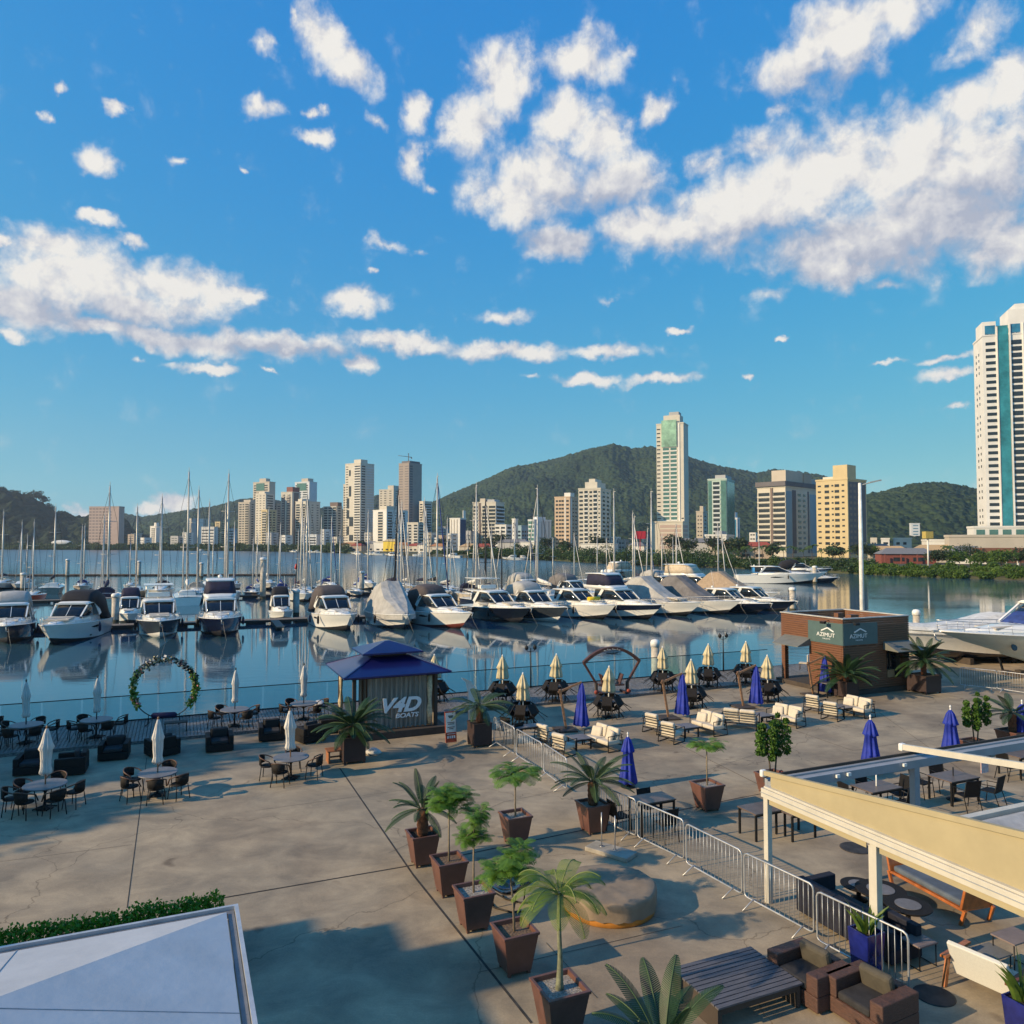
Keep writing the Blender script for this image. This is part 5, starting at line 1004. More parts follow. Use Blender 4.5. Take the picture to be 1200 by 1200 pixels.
def parasol(mat, prof, pole, zt, basemat=m_black, seed=1, polr=.022, base=True):
    random.seed(seed); t = thing('closed_parasol','parasol','parasol'); n = 32; rings = []
    for r, z in prof:
        tw = random.uniform(-.1,.1); rings.append([( (r*(1+.30*math.cos(8*(2*math.pi*j/n)+tw)+random.uniform(-.05,.05)))*math.cos(2*math.pi*j/n), (r*(1+.30*math.cos(8*(2*math.pi*j/n)+tw)))*math.sin(2*math.pi*j/n), z+ (random.uniform(-.04,.04) if z<prof[-1][1]+.01 else 0)) for j in range(n)])
    MB().loft(rings,0,True,True,True).build('canopy', mat, t)
    MB().tube([(0,0,.05),(0,0,zt)],polr,8).lathe([(.02,zt-.02),(.035,zt+.03),(.01,zt+.08)],8).build('pole', pole, t)
    if base: MB().lathe([(.24,0),(.24,.04),(.05,.08),(.04,.2)],18).build('base', basemat, t)
    return t
c_wht = M('white_parasol_cloth', (.66,.64,.60), .8, var=.08, vs=3); c_bei = M('beige_parasol_cloth', (.60,.52,.34), .8, var=.12, vs=3); c_bl = M('royal_blue_cloth', (.012,.034,.36), .7, var=.2, vs=3)
m_wp = M('parasol_wood', (.30,.16,.08), .5, var=.2, vs=10)
wprof = [(.03,2.38),(.07,2.25),(.13,1.95),(.165,1.80),(.13,1.72),(.12,1.45),(.11,1.22),(.145,1.08),(.10,1.02)]
bprof = [(.03,2.32),(.08,2.15),(.14,1.90),(.18,1.75),(.14,1.70),(.17,1.45),(.19,1.25),(.17,1.2)]
par_w = [Proto(parasol(c_wht, [(r*random.uniform(.9,1.1), z) for r,z in wprof], m_wp, 2.4, seed=s)) for s in (3,9)]
par_w2 = Proto(parasol(c_wht, [(r*.82, z) for r,z in wprof], m_black, 2.42, seed=12))
par_b = Proto(parasol(c_bei, bprof, m_white, 2.34, seed=5))
def setting(px, py, z0, dirs, desc, who, par='w', sc=1.0, grp='rattan chairs round the parasol tables', pz=1.0, k=0):
    c = G(px, py, z0+.72); c.z = z0
    rtab.put(c, random.uniform(0,1), 'round dark stone topped table, '+desc, group='round parasol tables')
    for a in dirs:
        r = .80+random.uniform(-.05,.08); an = R(a); p = c+Vector((math.cos(an)*r, math.sin(an)*r, 0))
        side = ['right','far right','far','far left','left','near left','near','near right'][int(((a % 360)+22.5)//45) % 8]
        chair.put(p, an+math.pi/2+random.uniform(-.25,.25), f'dark rattan chair, {side} side of {who}', group=grp)
    pr = par_w[k % 2] if par == 'w' else par_w2
    pr.put(c, random.uniform(0,6), 'closed white parasol standing through '+who, group='closed white parasols', scale=(1,1,pz), rot=(R(random.uniform(-1.2,1.2)),R(random.uniform(-1.2,1.2)),0))
setting(53,919,0,(100,165,215,262,318,10),'leftmost on the concrete','the leftmost table on the concrete','w',k=0)
setting(185,905,0,(95,170,222,292,340),'second on the concrete, before the flower ring','the concrete table before the flower ring','w',k=1)
setting(341,887,0,(100,185,262,2),'third on the concrete, left of the cycad box','the third concrete table, nearest the cycad','w',k=0,pz=.96)
setting(31,849,DZ,(25,95,165,215,260,320),'leftmost on the boardwalk','the leftmost boardwalk table','w2',k=1)
setting(113,843,DZ,(30,150,215,270,325),'on the boardwalk left of the flower ring','the boardwalk table left of the flower ring','w2')
setting(275,831,DZ,(30,150,215,325),'on the boardwalk right of the flower ring','the boardwalk table right of the flower ring','w2')
setting(356,824,DZ,(35,145,215,320),'on the boardwalk left of the blue roofed kiosk','the boardwalk table nearest the blue roofed kiosk','w2')
pe = G(-6,862,DZ); chair.put(pe, 1.2, 'dark rattan tub chair cut by the left edge of the picture on the boardwalk', group='rattan chairs round the parasol tables')

# dark wicker lounge seats
m_dcush = M('charcoal_cushion', (.030,.029,.031), .9, var=.2, vs=6)
def lounge(w=1.0, d=.95, seat=m_wick, cush=m_dcush, name='wicker_armchair', arm=.17, bh=.72, pillow=None, h=.60):
    t = thing(name,'seat','armchair')
    MB().box(-w/2,w/2,-d/2,d/2,.04,.30).build('base', seat, t, bevel=.02)
    for s in (-1,1): MB().box(s*w/2-(arm if s>0 else 0), s*w/2+(arm if s<0 else 0), -d/2+.003, d/2-.003, .303, h).build('armrest', seat, t, bevel=.02)
    MB().box(-w/2+arm+.003,w/2-arm-.003,-d/2+.003,-d/2+.17,.303,bh).build('backrest', seat, t, bevel=.02)
    MB().box(-w/2+arm+.015,w/2-arm-.015,-d/2+.185,d/2-.01,.305,.44).build('seat_cushion', cush, t, bevel=.04)
    n = max(1, round((w-2*arm)/.65)); pw = (w-2*arm)/n
    for k in range(n): MB().rbox((-w/2+arm+pw*(k+.5),-d/2+.29,.60),(pw*.9,.16,.40),(R(-16+4*k),R(6*(k%2)),R(5)),0).build('cushion', pillow or cush, t, bevel=.06)
    return t
la = Proto(lounge()); ls = la
for (px,py,s,rz,lab) in [(38,905,0,200,'dark wicker armchair behind the leftmost concrete parasol'),(84,905,0,112,'dark wicker armchair between the two leftmost concrete parasols, cushions on its arms'),(134,888,0,200,'dark wicker seat right before the second boardwalk table'),(190,884,0,23,'dark wicker armchair behind the parasol before the flower ring'),
     (257,878,0,203,'dark wicker armchair below the boardwalk table right of the flower ring'),(318,866,0,200,'dark wicker seat left of the third concrete parasol with two slanted cushions'),(362,868,0,20,'dark wicker armchair directly behind the third concrete parasol'),(388,857,0,110,'dark wicker armchair beneath the big cycad left of the kiosk')]:
    (ls if s else la).put(G(px,py), R(rz+(24 if rz<100 else 0)), lab, group='dark wicker lounge seats along the boardwalk')
# white bundles on the seats near the kiosk
for (px,py,lab) in [(374,838,'grey folded cushion lying on the wicker seat left of the kiosk'),(437,884,'crumpled white bag on the paving at the kiosk step')]:
    o = MB().loft([[(r*math.cos(a)*1.5*random.uniform(.8,1.15),r*math.sin(a)*random.uniform(.8,1.15),z) for a in [k*math.pi/5 for k in range(10)]] for r,z in ((.16,.0),(.22,.06),(.20,.15),(.08,.24))],0).build('bundle', M('white_cloth',(.62,.62,.62),.9,var=.15), loc=G(px,py)); tag(o,lab,'bundle')
bnd = [o for o in C.objects if o.name.startswith('bundle')][0]; bnd.location.z = .44

# flower ring swing on the boardwalk
fb = G(192,848,DZ); ft = thing('flower_ring','round hoop swing dressed with pink and white flowers, with a navy seat roll','swing',fb,R(12))
rc = 1.28; zc = 1.52
MB().tube([(rc*math.cos(a),0,zc+rc*math.sin(a)) for a in [k*2*math.pi/48 for k in range(48)]],.022,6,closed=True).build('hoop', m_black, ft)
for s in (-1,1): MB().tube([(s*.62,0,.40),(s*.66,.02,.0)],.018,5).tube([(s*.66,-.4,.02),(s*.66,.4,.02)],.018,5).build('leg', m_black, ft)
MB().tube([(-.52,0,.36),(-.45,0,.36),(.45,0,.36),(.52,0,.36)],[.06,.13,.13,.06],10).build('seat_roll', M('navy_cushion',(.012,.012,.06),.8), ft)
fm_ = {'leaf':leafmat('ring_leaves',(.22,.38,.05),(.08,.18,.03),.3,9),'dk':leafmat('ring_dark_leaves',(.02,.04,.03),(.01,.02,.02),.1,9),'pink':M('pink_petals',(.62,.25,.24),.7,var=.1),'wht':M('white_petals',(.70,.66,.58),.7),'crm':M('cream_petals',(.58,.52,.30),.7)}
for key, n, sz, a0, a1 in (('leaf',520,.055,-38,218),('dk',260,.05,10,170),('crm',260,.045,-35,215),('wht',110,.05,40,150),('pink',120,.045,-38,218)):
    n = int(n*1.5); aa = np.radians(rng.uniform(a0,a1,n) if key in('dk','wht','crm') else np.concatenate([rng.uniform(a0,28,n//2),rng.uniform(140,a1,n-n//2)]))
    if key=='pink': aa = np.radians(rng.choice([-20,5,22,50,58,75,120,140,200,212],n)+rng.normal(0,2,n))
    rr = rc+rng.normal(0,.065,len(aa)); pt = np.stack([rr*np.cos(aa),rng.normal(0,.06,len(aa)),zc+rr*np.sin(aa)],1)
    fast_mesh({'leaf':'leaves','dk':'leaves','pink':'pink_flowers','wht':'pale_leaves','crm':'dry_leaves'}[key], leaves(pt,sz*1.4,1.2), mats=[fm_[key]], parent=ft)
o = MB().box(-.45,.45,-.2,.2,.36,.40).box(-.43,-.39,-.18,.18,0,.36).box(.39,.43,-.18,.18,0,.36).build('bench', m_dtim, loc=G(206,857,DZ)+Vector((0,0,0)), rz=AL); tag(o,'low dark bench on the boardwalk under the flower ring','bench')

# fan shaped timber swing
fs = G(717,812,DZ); sw = thing('fan_swing','fan shaped dark timber photo swing frame with white script on its curved top','swing',fs,AL*.55)
m_rw = M('red_timber',(.09,.035,.025),.6,var=.25,vs=6)
arc = [(1.55*k/8, 0, 1.62+.72*(1-(k/8)**2)) for k in range(-8,9)]
mb = MB()
for p,q in zip(arc,arc[1:]): mb.bar(p,q,.26,.15)
mb.build('arched_beam', m_rw, sw)
for s in (-1,1):
    MB().bar((arc[-1 if s>0 else 0][0],0,arc[0][2]),(s*.86,0,.52),.14,.10).build('side_beam', m_rw, sw); MB().bar((s*.86,0,.56),(s*.86,0,0),.18,.12).build('leg', m_dtim, sw)
    MB().bar((s*.66,-.45,.05),(s*.66,.45,.05),.12,.1).build('foot_beam', m_rw, sw)
MB().rbox((0,.1,.42),(1.3,.5,.08)).build('seat', m_rw, sw)
for s in (-1,1): MB().rbox((s*.5,.1,.72),(.06,.5,.55),(0,R(20*s),0)).build('chair_back', m_rw, sw)
text('Lancha Club', .17, m_let, sw, (-.55,-.125,2.26), shear=.3) if False else None
mb = MB()
for k,(x,l) in enumerate([(-.42,.12),(-.27,.08),(-.15,.14),(.02,.06),(.12,.12),(.28,.08),(.40,.10)]): mb.tube([(x-l/2,-.125,2.27-.25*x*x),(x,-.128,2.32-.25*x*x+(.03 if k%2 else -.03)),(x+l/2,-.125,2.27-.25*x*x)],.014,4)
mb.build('script', m_let, sw); MB().tube([(-.32,-.05,2.10),(0,-.05,2.05),(.32,-.05,2.10)],.03,5).tube([(-.1,0,2.07),(-.1,0,2.2)],.012,4).tube([(.1,0,2.07),(.1,0,2.2)],.012,4).build('hanging_sign', m_black, sw)
for x in (-.95,.85): MB().lathe([(.02,-.05),(.10,-.05),(.10,.05),(.02,.05)],12).build('wheel', M('orange_red',(.35,.06,.03),.6), sw, loc=(x,-.25,.12)).rotation_euler = (math.pi/2,0,0)

# twin headed lamps on the boardwalk
def twin_lamp():
    t = thing('twin_lamp','lamp','lamp'); MB().tube([(0,0,0),(0,0,2.15)],[.045,.028],8).build('pole', m_black, t); MB().tube([(-.25,0,2.05),(-.2,0,1.98),(0,0,1.95),(.2,0,1.98),(.25,0,2.05)],.016,5).build('arm', m_black, t)
    for s in (-1,1): MB().lathe([(.04,2.04),(.10,2.10),(.11,2.22),(.03,2.30),(.01,2.36)],8,(s*.25,0,0)).build('lantern', m_black, t)
    return t
tl = Proto(twin_lamp())
def far_edge(px, off=.3):
    d = ray(px,800); # intersection of the sight plane with the quay edge line
    a = quay(0,off); k = d.x/d.y; s = (k*a.y-a.x)/(U.x-k*U.y); p = a+U*s; p.z = DZ; return p
tl.put(far_edge(622), AL, 'black twin headed lamp on the boardwalk left of the fan shaped swing', group='twin headed lamps'); tl.put(far_edge(848), AL, 'black twin headed lamp on the boardwalk left of the timber kiosk', group='twin headed lamps')

# stacked dark chairs round tables under closed beige parasols
def metal_chair():
    t = thing('dining_chair','chair','chair'); 
    MB().rbox((0,0,.45),(.46,.44,.03)).build('seat', m_wick, t, bevel=.008); MB().rbox((0,-.24,.68),(.45,.025,.42),(R(10),0,0)).build('backrest', m_wick, t, bevel=.008)
    for s in (-1,1):
        MB().tube([(s*.24,.24,0),(s*.235,.2,.64),(s*.235,-.2,.66)],.014,5).build('arm_frame', m_black, t); MB().tube([(s*.23,-.30,0),(s*.225,-.20,.45),(s*.225,-.28,.90)],.014,5).build('leg', m_black, t)
    return t
mc = Proto(metal_chair())
def sq_table(w, d, h, top, frame=m_black, name='square_table', apron=.06):
    t = thing(name,'table','table'); MB().box(-w/2,w/2,-d/2,d/2,h-.035,h).build('tabletop', top, t, bevel=.004)
    for x in (-1,1):
        for y in (-1,1): MB().box(x*(w/2-.05)-.025,x*(w/2-.05)+.025,y*(d/2-.05)-.025,y*(d/2-.05)+.025,0,h-.036).build('leg', frame, t)
    MB().box(-w/2+.077,w/2-.077,-d/2+.035,-d/2+.065,h-.036-apron,h-.037).box(-w/2+.077,w/2-.077,d/2-.065,d/2-.035,h-.036-apron,h-.037).build('apron', frame, t); return t
st_ = Proto(sq_table(.8,.8,.74,m_top))
stacks = [(510,822,1,'behind the kiosk roof'),(589,823,1,'just right of the kiosk'),(613,851,0,'behind the left barrier'),(651,821,1,'left of the fan swing'),(713,840,0,'before the fan swing'),(777,809,1,'beside the near pile'),(811,829,0,'behind the second cantilever parasol'),(830,804,1,'left of the right twin lamp'),(874,800,1,'right of the right twin lamp'),(900,822,0,'behind the third cantilever parasol')]
for i,(px,py,dk,lab) in enumerate(stacks):
    c = G(px,py,DZ if dk else 0); st_.put(c, AL, 'square dark table '+lab, group='tables with leaned chairs')
    par_b.put(c, i*1.3, 'closed beige parasol '+lab, group='closed beige parasols', rot=(R(random.uniform(-1.5,1.5)),R(random.uniform(-1.5,1.5)),i), scale=(1.35,1.35,.97))
    for k,a in enumerate((5,65,125,185,245,305)):
        an = R(a)+AL*.5; p = c+Vector((math.cos(an)*.84,math.sin(an)*.84,.17))
        mc.put(p, 0, f"dark chair, {['right','far right','far left','left','near left','near right'][k]} side, leaned on the table {lab}", group='dark chairs leaned on tables', rot=(R(-44),0,an+math.pi/2))
mc.put(G(603,872),R(40),'dark chair standing alone behind the left barrier',group='loose dark chairs'); mc.put(G(588,868),R(150),'dark chair at the foot of the boardwalk step right of the kiosk',group='loose dark chairs')
o = sq_table(1.3,.5,.74,m_top,name='console_table'); tag(o,'long narrow dark table behind the left barrier','table'); o.location = G(620,872); o.rotation_euler=(0,0,AL)
# ---------------------------------------------------------------- cream cushioned lounge sets and blue cantilever parasols
m_cream = M('cream_cushion', (.60,.53,.42), .85, var=.08, vs=4, bump=.2, bs=12)
def sofa(w):
    t = thing('lounge_sofa' if w > 1 else 'lounge_chair','seat','sofa' if w > 1 else 'armchair')
    for s in (-1,1):
        x = s*w/2
        MB().tube([(x,.36,.02),(x,.36,.60),(x,-.30,.60),(x,-.40,.02),(x,.36,.02)],.021,5).build('side_frame', m_black, t)
    mb = MB(); mb.box(-w/2,w/2,-.34,-.30,.20,.24).box(-w/2,w/2,.32,.36,.20,.24)
    for z in (.36,.48,.60,.70): mb.tube([(-w/2,-.33-(z-.3)*.2,z),(w/2,-.33-(z-.3)*.2,z)],.014,5)
    mb.build('back_rails', m_black, t)
    n = 1 if w < 1 else 2; pw = (w-.08)/n
    for k in range(n):
        xc = -w/2+.04+pw*(k+.5)
        MB().rbox((xc,.03,.33),(pw*.97,.64,.16)).build('seat_cushion', m_cream, t, bevel=.05)
        MB().rbox((xc,-.22,.60),(pw*.95,.17,.46),(R(14),0,0)).build('back_cushion', m_cream, t, bevel=.06)
    if w > 1: [MB().rbox((s*(w/2-.33),-.02,.55),(.46,.16,.40),(R(24),0,R(18*s))).build('pillow', m_cream, t, bevel=.06) for s in (-1,1)]
    return t
pch, pso = Proto(sofa(.74)), Proto(sofa(1.45)); ltab = Proto(sq_table(.75,.75,.42,m_top,name='low_table'))
def cantilever():
    t = thing('cantilever_parasol','parasol','parasol')
    MB().box(-.45,.45,-.45,.45,0,.08).build('base', m_dtim, t, bevel=.01)
    MB().bar((.05,0,.08),(-.22,0,1.75),.07,.09).build('pole', m_wp, t)
    MB().bar((-.30,0,1.62),(.75,0,2.02),.06,.08).build('arm', m_wp, t)
    random.seed(21); n = 28; rings = []
    for r,z in [(.03,1.98),(.07,1.85),(.10,1.6),(.14,1.35),(.12,1.28),(.17,.95),(.22,.55),(.27,.22),(.25,.18)]:
        rings.append([(.74+r*(1+.38*math.cos(7*2*math.pi*j/n))*math.cos(2*math.pi*j/n+z*.3), r*(1+.38*math.cos(7*2*math.pi*j/n+1))*math.sin(2*math.pi*j/n), z+random.uniform(-.02,.02)) for j in range(n)])
    MB().loft(rings,0,True,True,True).build('canopy', c_bl, t); return t
cant = Proto(cantilever())
for i,(px,py,dx,nm) in enumerate([(662,856,0,'first'),(782,842,0,'second'),(870,829,0,'third'),(952,815,0,'fourth')]):
    cant.put(G(px,py), R(12), f'closed royal blue cantilever parasol on a leaning timber pole, {nm} from the left', group='blue cantilever parasols')
for (px,py,w,rz,lab) in [(641,872,0,-70,'cream cushioned armchair at the back left of the first lounge set'),(660,884,0,-66,'cream cushioned armchair at the front left of the first lounge set'),(707,876,1,55,'cream cushioned two seat sofa of the first lounge set, next to the left barriers'),
     (768,858,0,-68,'cream cushioned armchair at the back left of the second lounge set'),(787,869,0,-66,'cream cushioned armchair at the front left of the second lounge set'),(830,858,1,50,'cream cushioned two seat sofa of the second lounge set'),
     (868,852,1,-28,'cream cushioned sofa seen from behind left of the twin trunk topiary'),(921,849,1,60,'cream cushioned two seat sofa just right of the twin trunk topiary'),
     (955,834,0,-68,'cream cushioned armchair at the back left of the lounge set by the timber kiosk'),(976,843,0,-66,'cream cushioned armchair at the front left of the lounge set by the timber kiosk'),(1003,838,1,50,'cream cushioned two seat sofa of the lounge set by the timber kiosk')]:
    (pso if w else pch).put(G(px,py), R(rz+20) if not w else R(118+rz-50 if rz>0 else rz), lab, group='cream cushioned lounge seats')
for (px,py,lab) in [(679,876,'low dark square table in the first cream lounge set'),(805,862,'low dark square table in the second cream lounge set'),(893,848,'low dark square table in the third cream lounge set'),(988,838,'low dark square table in the lounge set by the timber kiosk')]:
    ltab.put(G(px,py), AL, lab, group='low tables of the lounge sets')
o = sq_table(1.0,.7,.74,m_top,name='console_table'); tag(o,'grey topped table against the cycad box at the timber kiosk','table'); o.location = G(972,816); o.rotation_euler=(0,0,AL)
wc = thing('white_chair','white slatted porch chair on the timber kiosk step','chair',G(942,790)+Vector((0,0,.245)),R(60))
MB().box(-.25,.25,-.25,.25,.42,.46).build('seat', m_cream, wc); MB().box(-.25,.25,-.27,-.23,.55,.95).build('backrest', m_white, wc)
for x in (-.22,.22):
    for y in (-.24,.22): MB().tube([(x,y,0),(x,y,.42 if y>0 else .95)],.018,5).build('leg', m_dtim, wc)
# standing blue parasols (closed, cloth draped low)
def blue_par(h=1.62, k=1.0, seed=2):
    return parasol(c_bl, [(.03,h),(.10*k,h-.12),(.17*k,h-.40),(.19*k,h-.46),(.13*k,h-.5),(.17*k,h-.85),(.22*k,h-1.2),(.26*k,.16),(.24*k,.12)], m_white, h+.08, seed=seed)
bpar = Proto(blue_par())
for (px,py,sc,lab) in [(736,922,1,'short closed royal blue parasol standing behind the cycad pot and the barriers'),(1021,905,1.12,'closed royal blue parasol just beyond the awning frame, left one'),(1115,890,1.12,'closed royal blue parasol just beyond the awning frame, beside the right topiary'),(1199,880,1.1,'closed royal blue parasol at the right edge beside the cycad')]:
    bpar.put(G(px,py), 1, lab, group='standing blue parasols', scale=sc)

# ---------------------------------------------------------------- crowd barriers
def barrier(L=2.1):
    t = thing('crowd_barrier','barrier','barrier'); r = .1; 
    pts = [(0,0,.22),(0,0,1.1-r),(.03,0,1.07),(r,0,1.1),(L-r,0,1.1),(L-.03,0,1.07),(L,0,1.1-r),(L,0,.22),(L-.03,0,.17),(L-r,0,.15),(r,0,.15),(.03,0,.17)]
    MB().tube(pts,.021,6,closed=True).build('frame', m_galv, t); mb = MB(); n = 15
    for k in range(1,n): mb.tube([(L*k/n,0,.15),(L*k/n,0,1.1)],.008,5)
    mb.build('bars', m_galv, t)
    for x in (.3,L-.3): MB().tube([(x,-.34,.012),(x,-.03,.17),(x,.03,.17),(x,.34,.012)],.016,5).build('foot', m_galv, t)
    return t
bar_ = Proto(barrier())
bz = [((579,840),(603,853)),((605,854),(635,871)),((637,871),(664,889)),((699,919),(745,937)),((747,938),(801,961)),((804,965),(869,997)),((872,999),(953,1037)),((957,1044),(1064,1094))]
bl = ['crowd barrier panel farthest back, next to the boxed cycad by the kiosk','second crowd barrier panel from the back, left of the first lounge set','third crowd barrier panel from the back, ending before the potted cycad','crowd barrier panel right behind the potted cycad','crowd barrier panel in front of the black bar table','crowd barrier panel right of the covered round tub','crowd barrier panel crossing in front of the awning corner column','nearest crowd barrier panel, behind the two wicker armchairs']
for (a,b),lab in zip(bz,bl):
    p, q = G(*a,1.1), G(*b,1.1); p.z = q.z = 0; L = (q-p).length
    bar_.put(p, math.atan2(q.y-p.y,q.x-p.x), lab, group='crowd barriers across the terrace', scale=(L/2.1,1,1))
mg = M('grey_mesh_fence',(.26,.27,.28),.6,.3)
for i,(a,b) in enumerate([((1125,782),(1168,786)),((1168,786),(1215,792)),((1215,792),(1262,799))]):
    p,q = G(*a,1.1),G(*b,1.1); p.z=q.z=0; bar_.put(p, math.atan2(q.y-p.y,q.x-p.x), ['far grey barrier panel below the boat on land, leftmost','far grey barrier panel below the boat on land, middle','far grey barrier panel below the boat on land, at the picture edge'][i], group='far barriers at the boat yard', scale=((q-p).length/2.1,1,1))

# ---------------------------------------------------------------- potted plants
m_pot = M('brown_planter', (.135,.062,.048), .42, var=.14, vs=2.5); m_potb = M('dark_wicker_planter', (.040,.022,.022), .6, var=.3, vs=30, bump=.6, bs=60)
m_gravel = M('white_gravel', (.45,.42,.38), .9, vs=26, col2=(.10,.085,.07), bump=1, bs=26); m_chips = M('bark_chips', (.26,.17,.11), .9, vs=24, col2=(.03,.022,.016), bump=1, bs=24)
m_frond = leafmat('cycad_leaf', (.030,.075,.022), (.010,.032,.012), .15, 4); m_frondb = leafmat('cycad_leaf_pale', (.06,.10,.03), (.02,.045,.015), .2, 4)  # second leaf material is a paler green for two cycads
m_ctr = M('cycad_trunk', (.17,.065,.030), .9, var=.3, vs=14, bump=1, bs=22)
m_lf = leafmat('young_tree_leaf', (.17,.32,.04), (.06,.15,.02), .35, 5); m_lf2 = leafmat('topiary_leaf', (.10,.20,.025), (.03,.08,.012), .2, 6); m_palm = leafmat('palm_leaf', (.22,.31,.03), (.06,.13,.02), .3, 4)
def pot(t, kind, h=.78, top=.34, bot=.235, fill=m_chips):
    if kind == 'taper':
        mb = MB(); e = lambda r,z: [(-r,-r,z),(r,-r,z),(r,r,z),(-r,r,z)]
        mb.loft([e(bot,.06),e(top,h-.05),e(top+.02,h-.05),e(top+.02,h),e(top-.035,h),e(top-.05,h-.09)],0,True,False,False)
        for x in (-1,1):
            for y in (-1,1): mb.box(x*(bot-.04)-.03,x*(bot-.04)+.03,y*(bot-.04)-.03,y*(bot-.04)+.03,0,.061)
        p = mb.build('planter', m_pot, t, bevel=.006); MB().box(-top+.05,top-.05,-top+.05,top-.05,h-.12,h-.075).build('gravel_bed', fill, p)
        return h-.08
    w = top; mb = MB(); mb.box(-w,w,-w,w,.08,h-.05).box(-w-.015,w+.015,-w-.015,-w+.03,h-.05,h).box(-w-.015,w+.015,w-.03,w+.015,h-.05,h).box(-w-.015,-w+.03,-w+.03,w-.03,h-.05,h).box(w-.03,w+.015,-w+.03,w-.03,h-.05,h)
    for x in (-1,1):
        for y in (-1,1): mb.box(x*(w-.05)-.04,x*(w-.05)+.04,y*(w-.05)-.04,y*(w-.05)+.04,0,.085)
    p = mb.build('planter', m_potb, t, bevel=.006); MB().box(-w+.03,w-.03,-w+.03,w-.03,h-.049,h-.03).build('soil', m_soil, p); return h-.03
def frond_quads(base, az, up, L, w, nleaf=26, droop=1.5, tw=.35, lw=.95):
    """pinnate leaf: quads for leaflets along a drooping rib"""
    q = []; p = Vector(base); d = Vector((math.cos(az)*math.cos(up), math.sin(az)*math.cos(up), math.sin(up))); side = Vector((-math.sin(az), math.cos(az), 0)); rib = [p.copy()]
    st = L/nleaf
    for i in range(nleaf):
        f = i/nleaf; d.z -= droop*st*(.35+f); d.normalize(); n = side.cross(d).normalized(); pn = p+d*st
        if f > .1:
            ll = w*math.sin(math.pi*min(1,(f-.03)*1.02))**.6*(1-.25*f)
            for s in (-1,1):
                tip = p+side*s*ll*.88+d*ll*.52-n*(-1)*ll*tw*.6 if True else p
                q += [tuple(p), tuple(p+d*st*lw), tuple(tip+d*st*lw*.7), tuple(tip)]
        p = pn; rib.append(p.copy())
    return q, rib
def cycad(label, px, py, kind='taper', h=.78, top=.34, th=.5, L=1.0, n=26, w=.13, fill=m_chips, group='potted cycads', upr=(.15,1.25), mat=None, hide=False):
    t = thing('potted_cycad', label, 'potted plant', G(px,py), AL, group); z = pot(t, kind, h, top, top*.70, fill)
    MB().lathe([(.10,z-.05),(.14,z+.05)]+[(.135+.018*(k%2), z+.05+th*k/9) for k in range(1,9)]+[(.06,z+th+.05)],12).build('trunk', m_ctr, t)
    q = []; ribs = MB()
    for k in range(n):
        f = k/n; az = k*2.39996+random.uniform(-.2,.2); up = upr[0]+(upr[1]-upr[0])*f+random.uniform(-.1,.1); l = L*random.uniform(.82,1.08)
        a,r = frond_quads((.05*math.cos(az),.05*math.sin(az),z+th+.02), az, up, l, w*l*1.15, 42, 1.25/L, .35, .88); q += a; ribs.tube(r[::3],[.011]*len(r[::3]),4)
    c = fast_mesh('crown', np.array(q), mats=[mat or m_frond], parent=t); ribs.build('ribs', M('frond_rib',(.05,.09,.03),.6), c); return t
def sapling(label, px, py, h=.78, top=.34, sh=1.2, cr=(.45,.45,.35), cz=None, n=700, ls=.075, fill=m_chips, flat=False, mat=None, seed=0, stems=1, group='potted young trees', lean=(0,0)):
    random.seed(seed); t = thing('potted_tree', label, 'potted plant', G(px,py), AL, group); z = pot(t,'taper',h,top,top*.70,fill); mb = MB(); cs = []
    top_ = (lean[0], lean[1], z+sh)
    mb.tube([(0,0,z-.08),(lean[0]*.3,lean[1]*.3+.01,z+sh*.5),top_],[.026,.021,.016],7)
    nb = 9; tips = []; nf_ = 26 if not flat else 15
    for k in range(nb):
        a = k*2.4+random.uniform(-.3,.3); e = random.uniform(-.35,1.2) if not flat else random.uniform(.1,.45); rr = random.uniform(.6,1.05)
        tip = Vector(top_)+Vector((math.cos(a)*cr[0]*rr*math.cos(e), math.sin(a)*cr[1]*rr*math.cos(e), cr[2]*1.3*math.sin(e)*rr+(.05 if flat else 0)))
        mb.tube([top_, tuple(Vector(top_).lerp(tip,.5)+Vector((0,0,.06))), tuple(tip)],[.011,.008,.004],4)
        tips.append(tip)
    fq = []
    for tip in tips:
        for s in range(nf_):
            a = random.uniform(0,6.28); l = (cr[0]*.72)*random.uniform(.6,1.2); qq,_ = frond_quads(tuple(Vector(top_).lerp(tip, random.uniform(.45,1.0))), a, random.uniform(-.35,.75) if not flat else random.uniform(-.3,.35), l, l*.40, 10, 2.0/l*.5, .3, .66); fq += qq
    mb.build('trunk', M('sapling_bark',(.24,.19,.13),.85,var=.2,vs=12), t)
    q = np.array(fq); fast_mesh('crown', q, mats=[mat or m_lf], parent=t); return t
cycad('potted cycad with a stout red brown trunk, farthest of the near planter row',495,1012,th=.62,L=1.0,n=20,fill=m_soil,upr=(-.15,1.3))
sapling('potted feathery green tree, second planter of the near row',526,1046,sh=1.25,cr=(.50,.50,.46),n=2600,ls=.055,seed=3,fill=m_chips)
sapling('potted feathery green tree over white gravel, third planter of the near row',555,1086,sh=1.20,cr=(.36,.36,.60),n=2300,ls=.055,seed=4,fill=m_gravel)
sapling('potted tree with sparse layered leaves, fourth planter of the near row',603,1136,sh=1.15,cr=(.48,.48,.44),n=1900,ls=.06,seed=6,fill=m_chips,lean=(-.12,-.05))
sapling('potted tree with a flat umbrella like crown, standing alone behind the near planter row',604,988,sh=1.15,cr=(.62,.62,.22),n=900,ls=.065,seed=8,flat=True,fill=m_gravel)
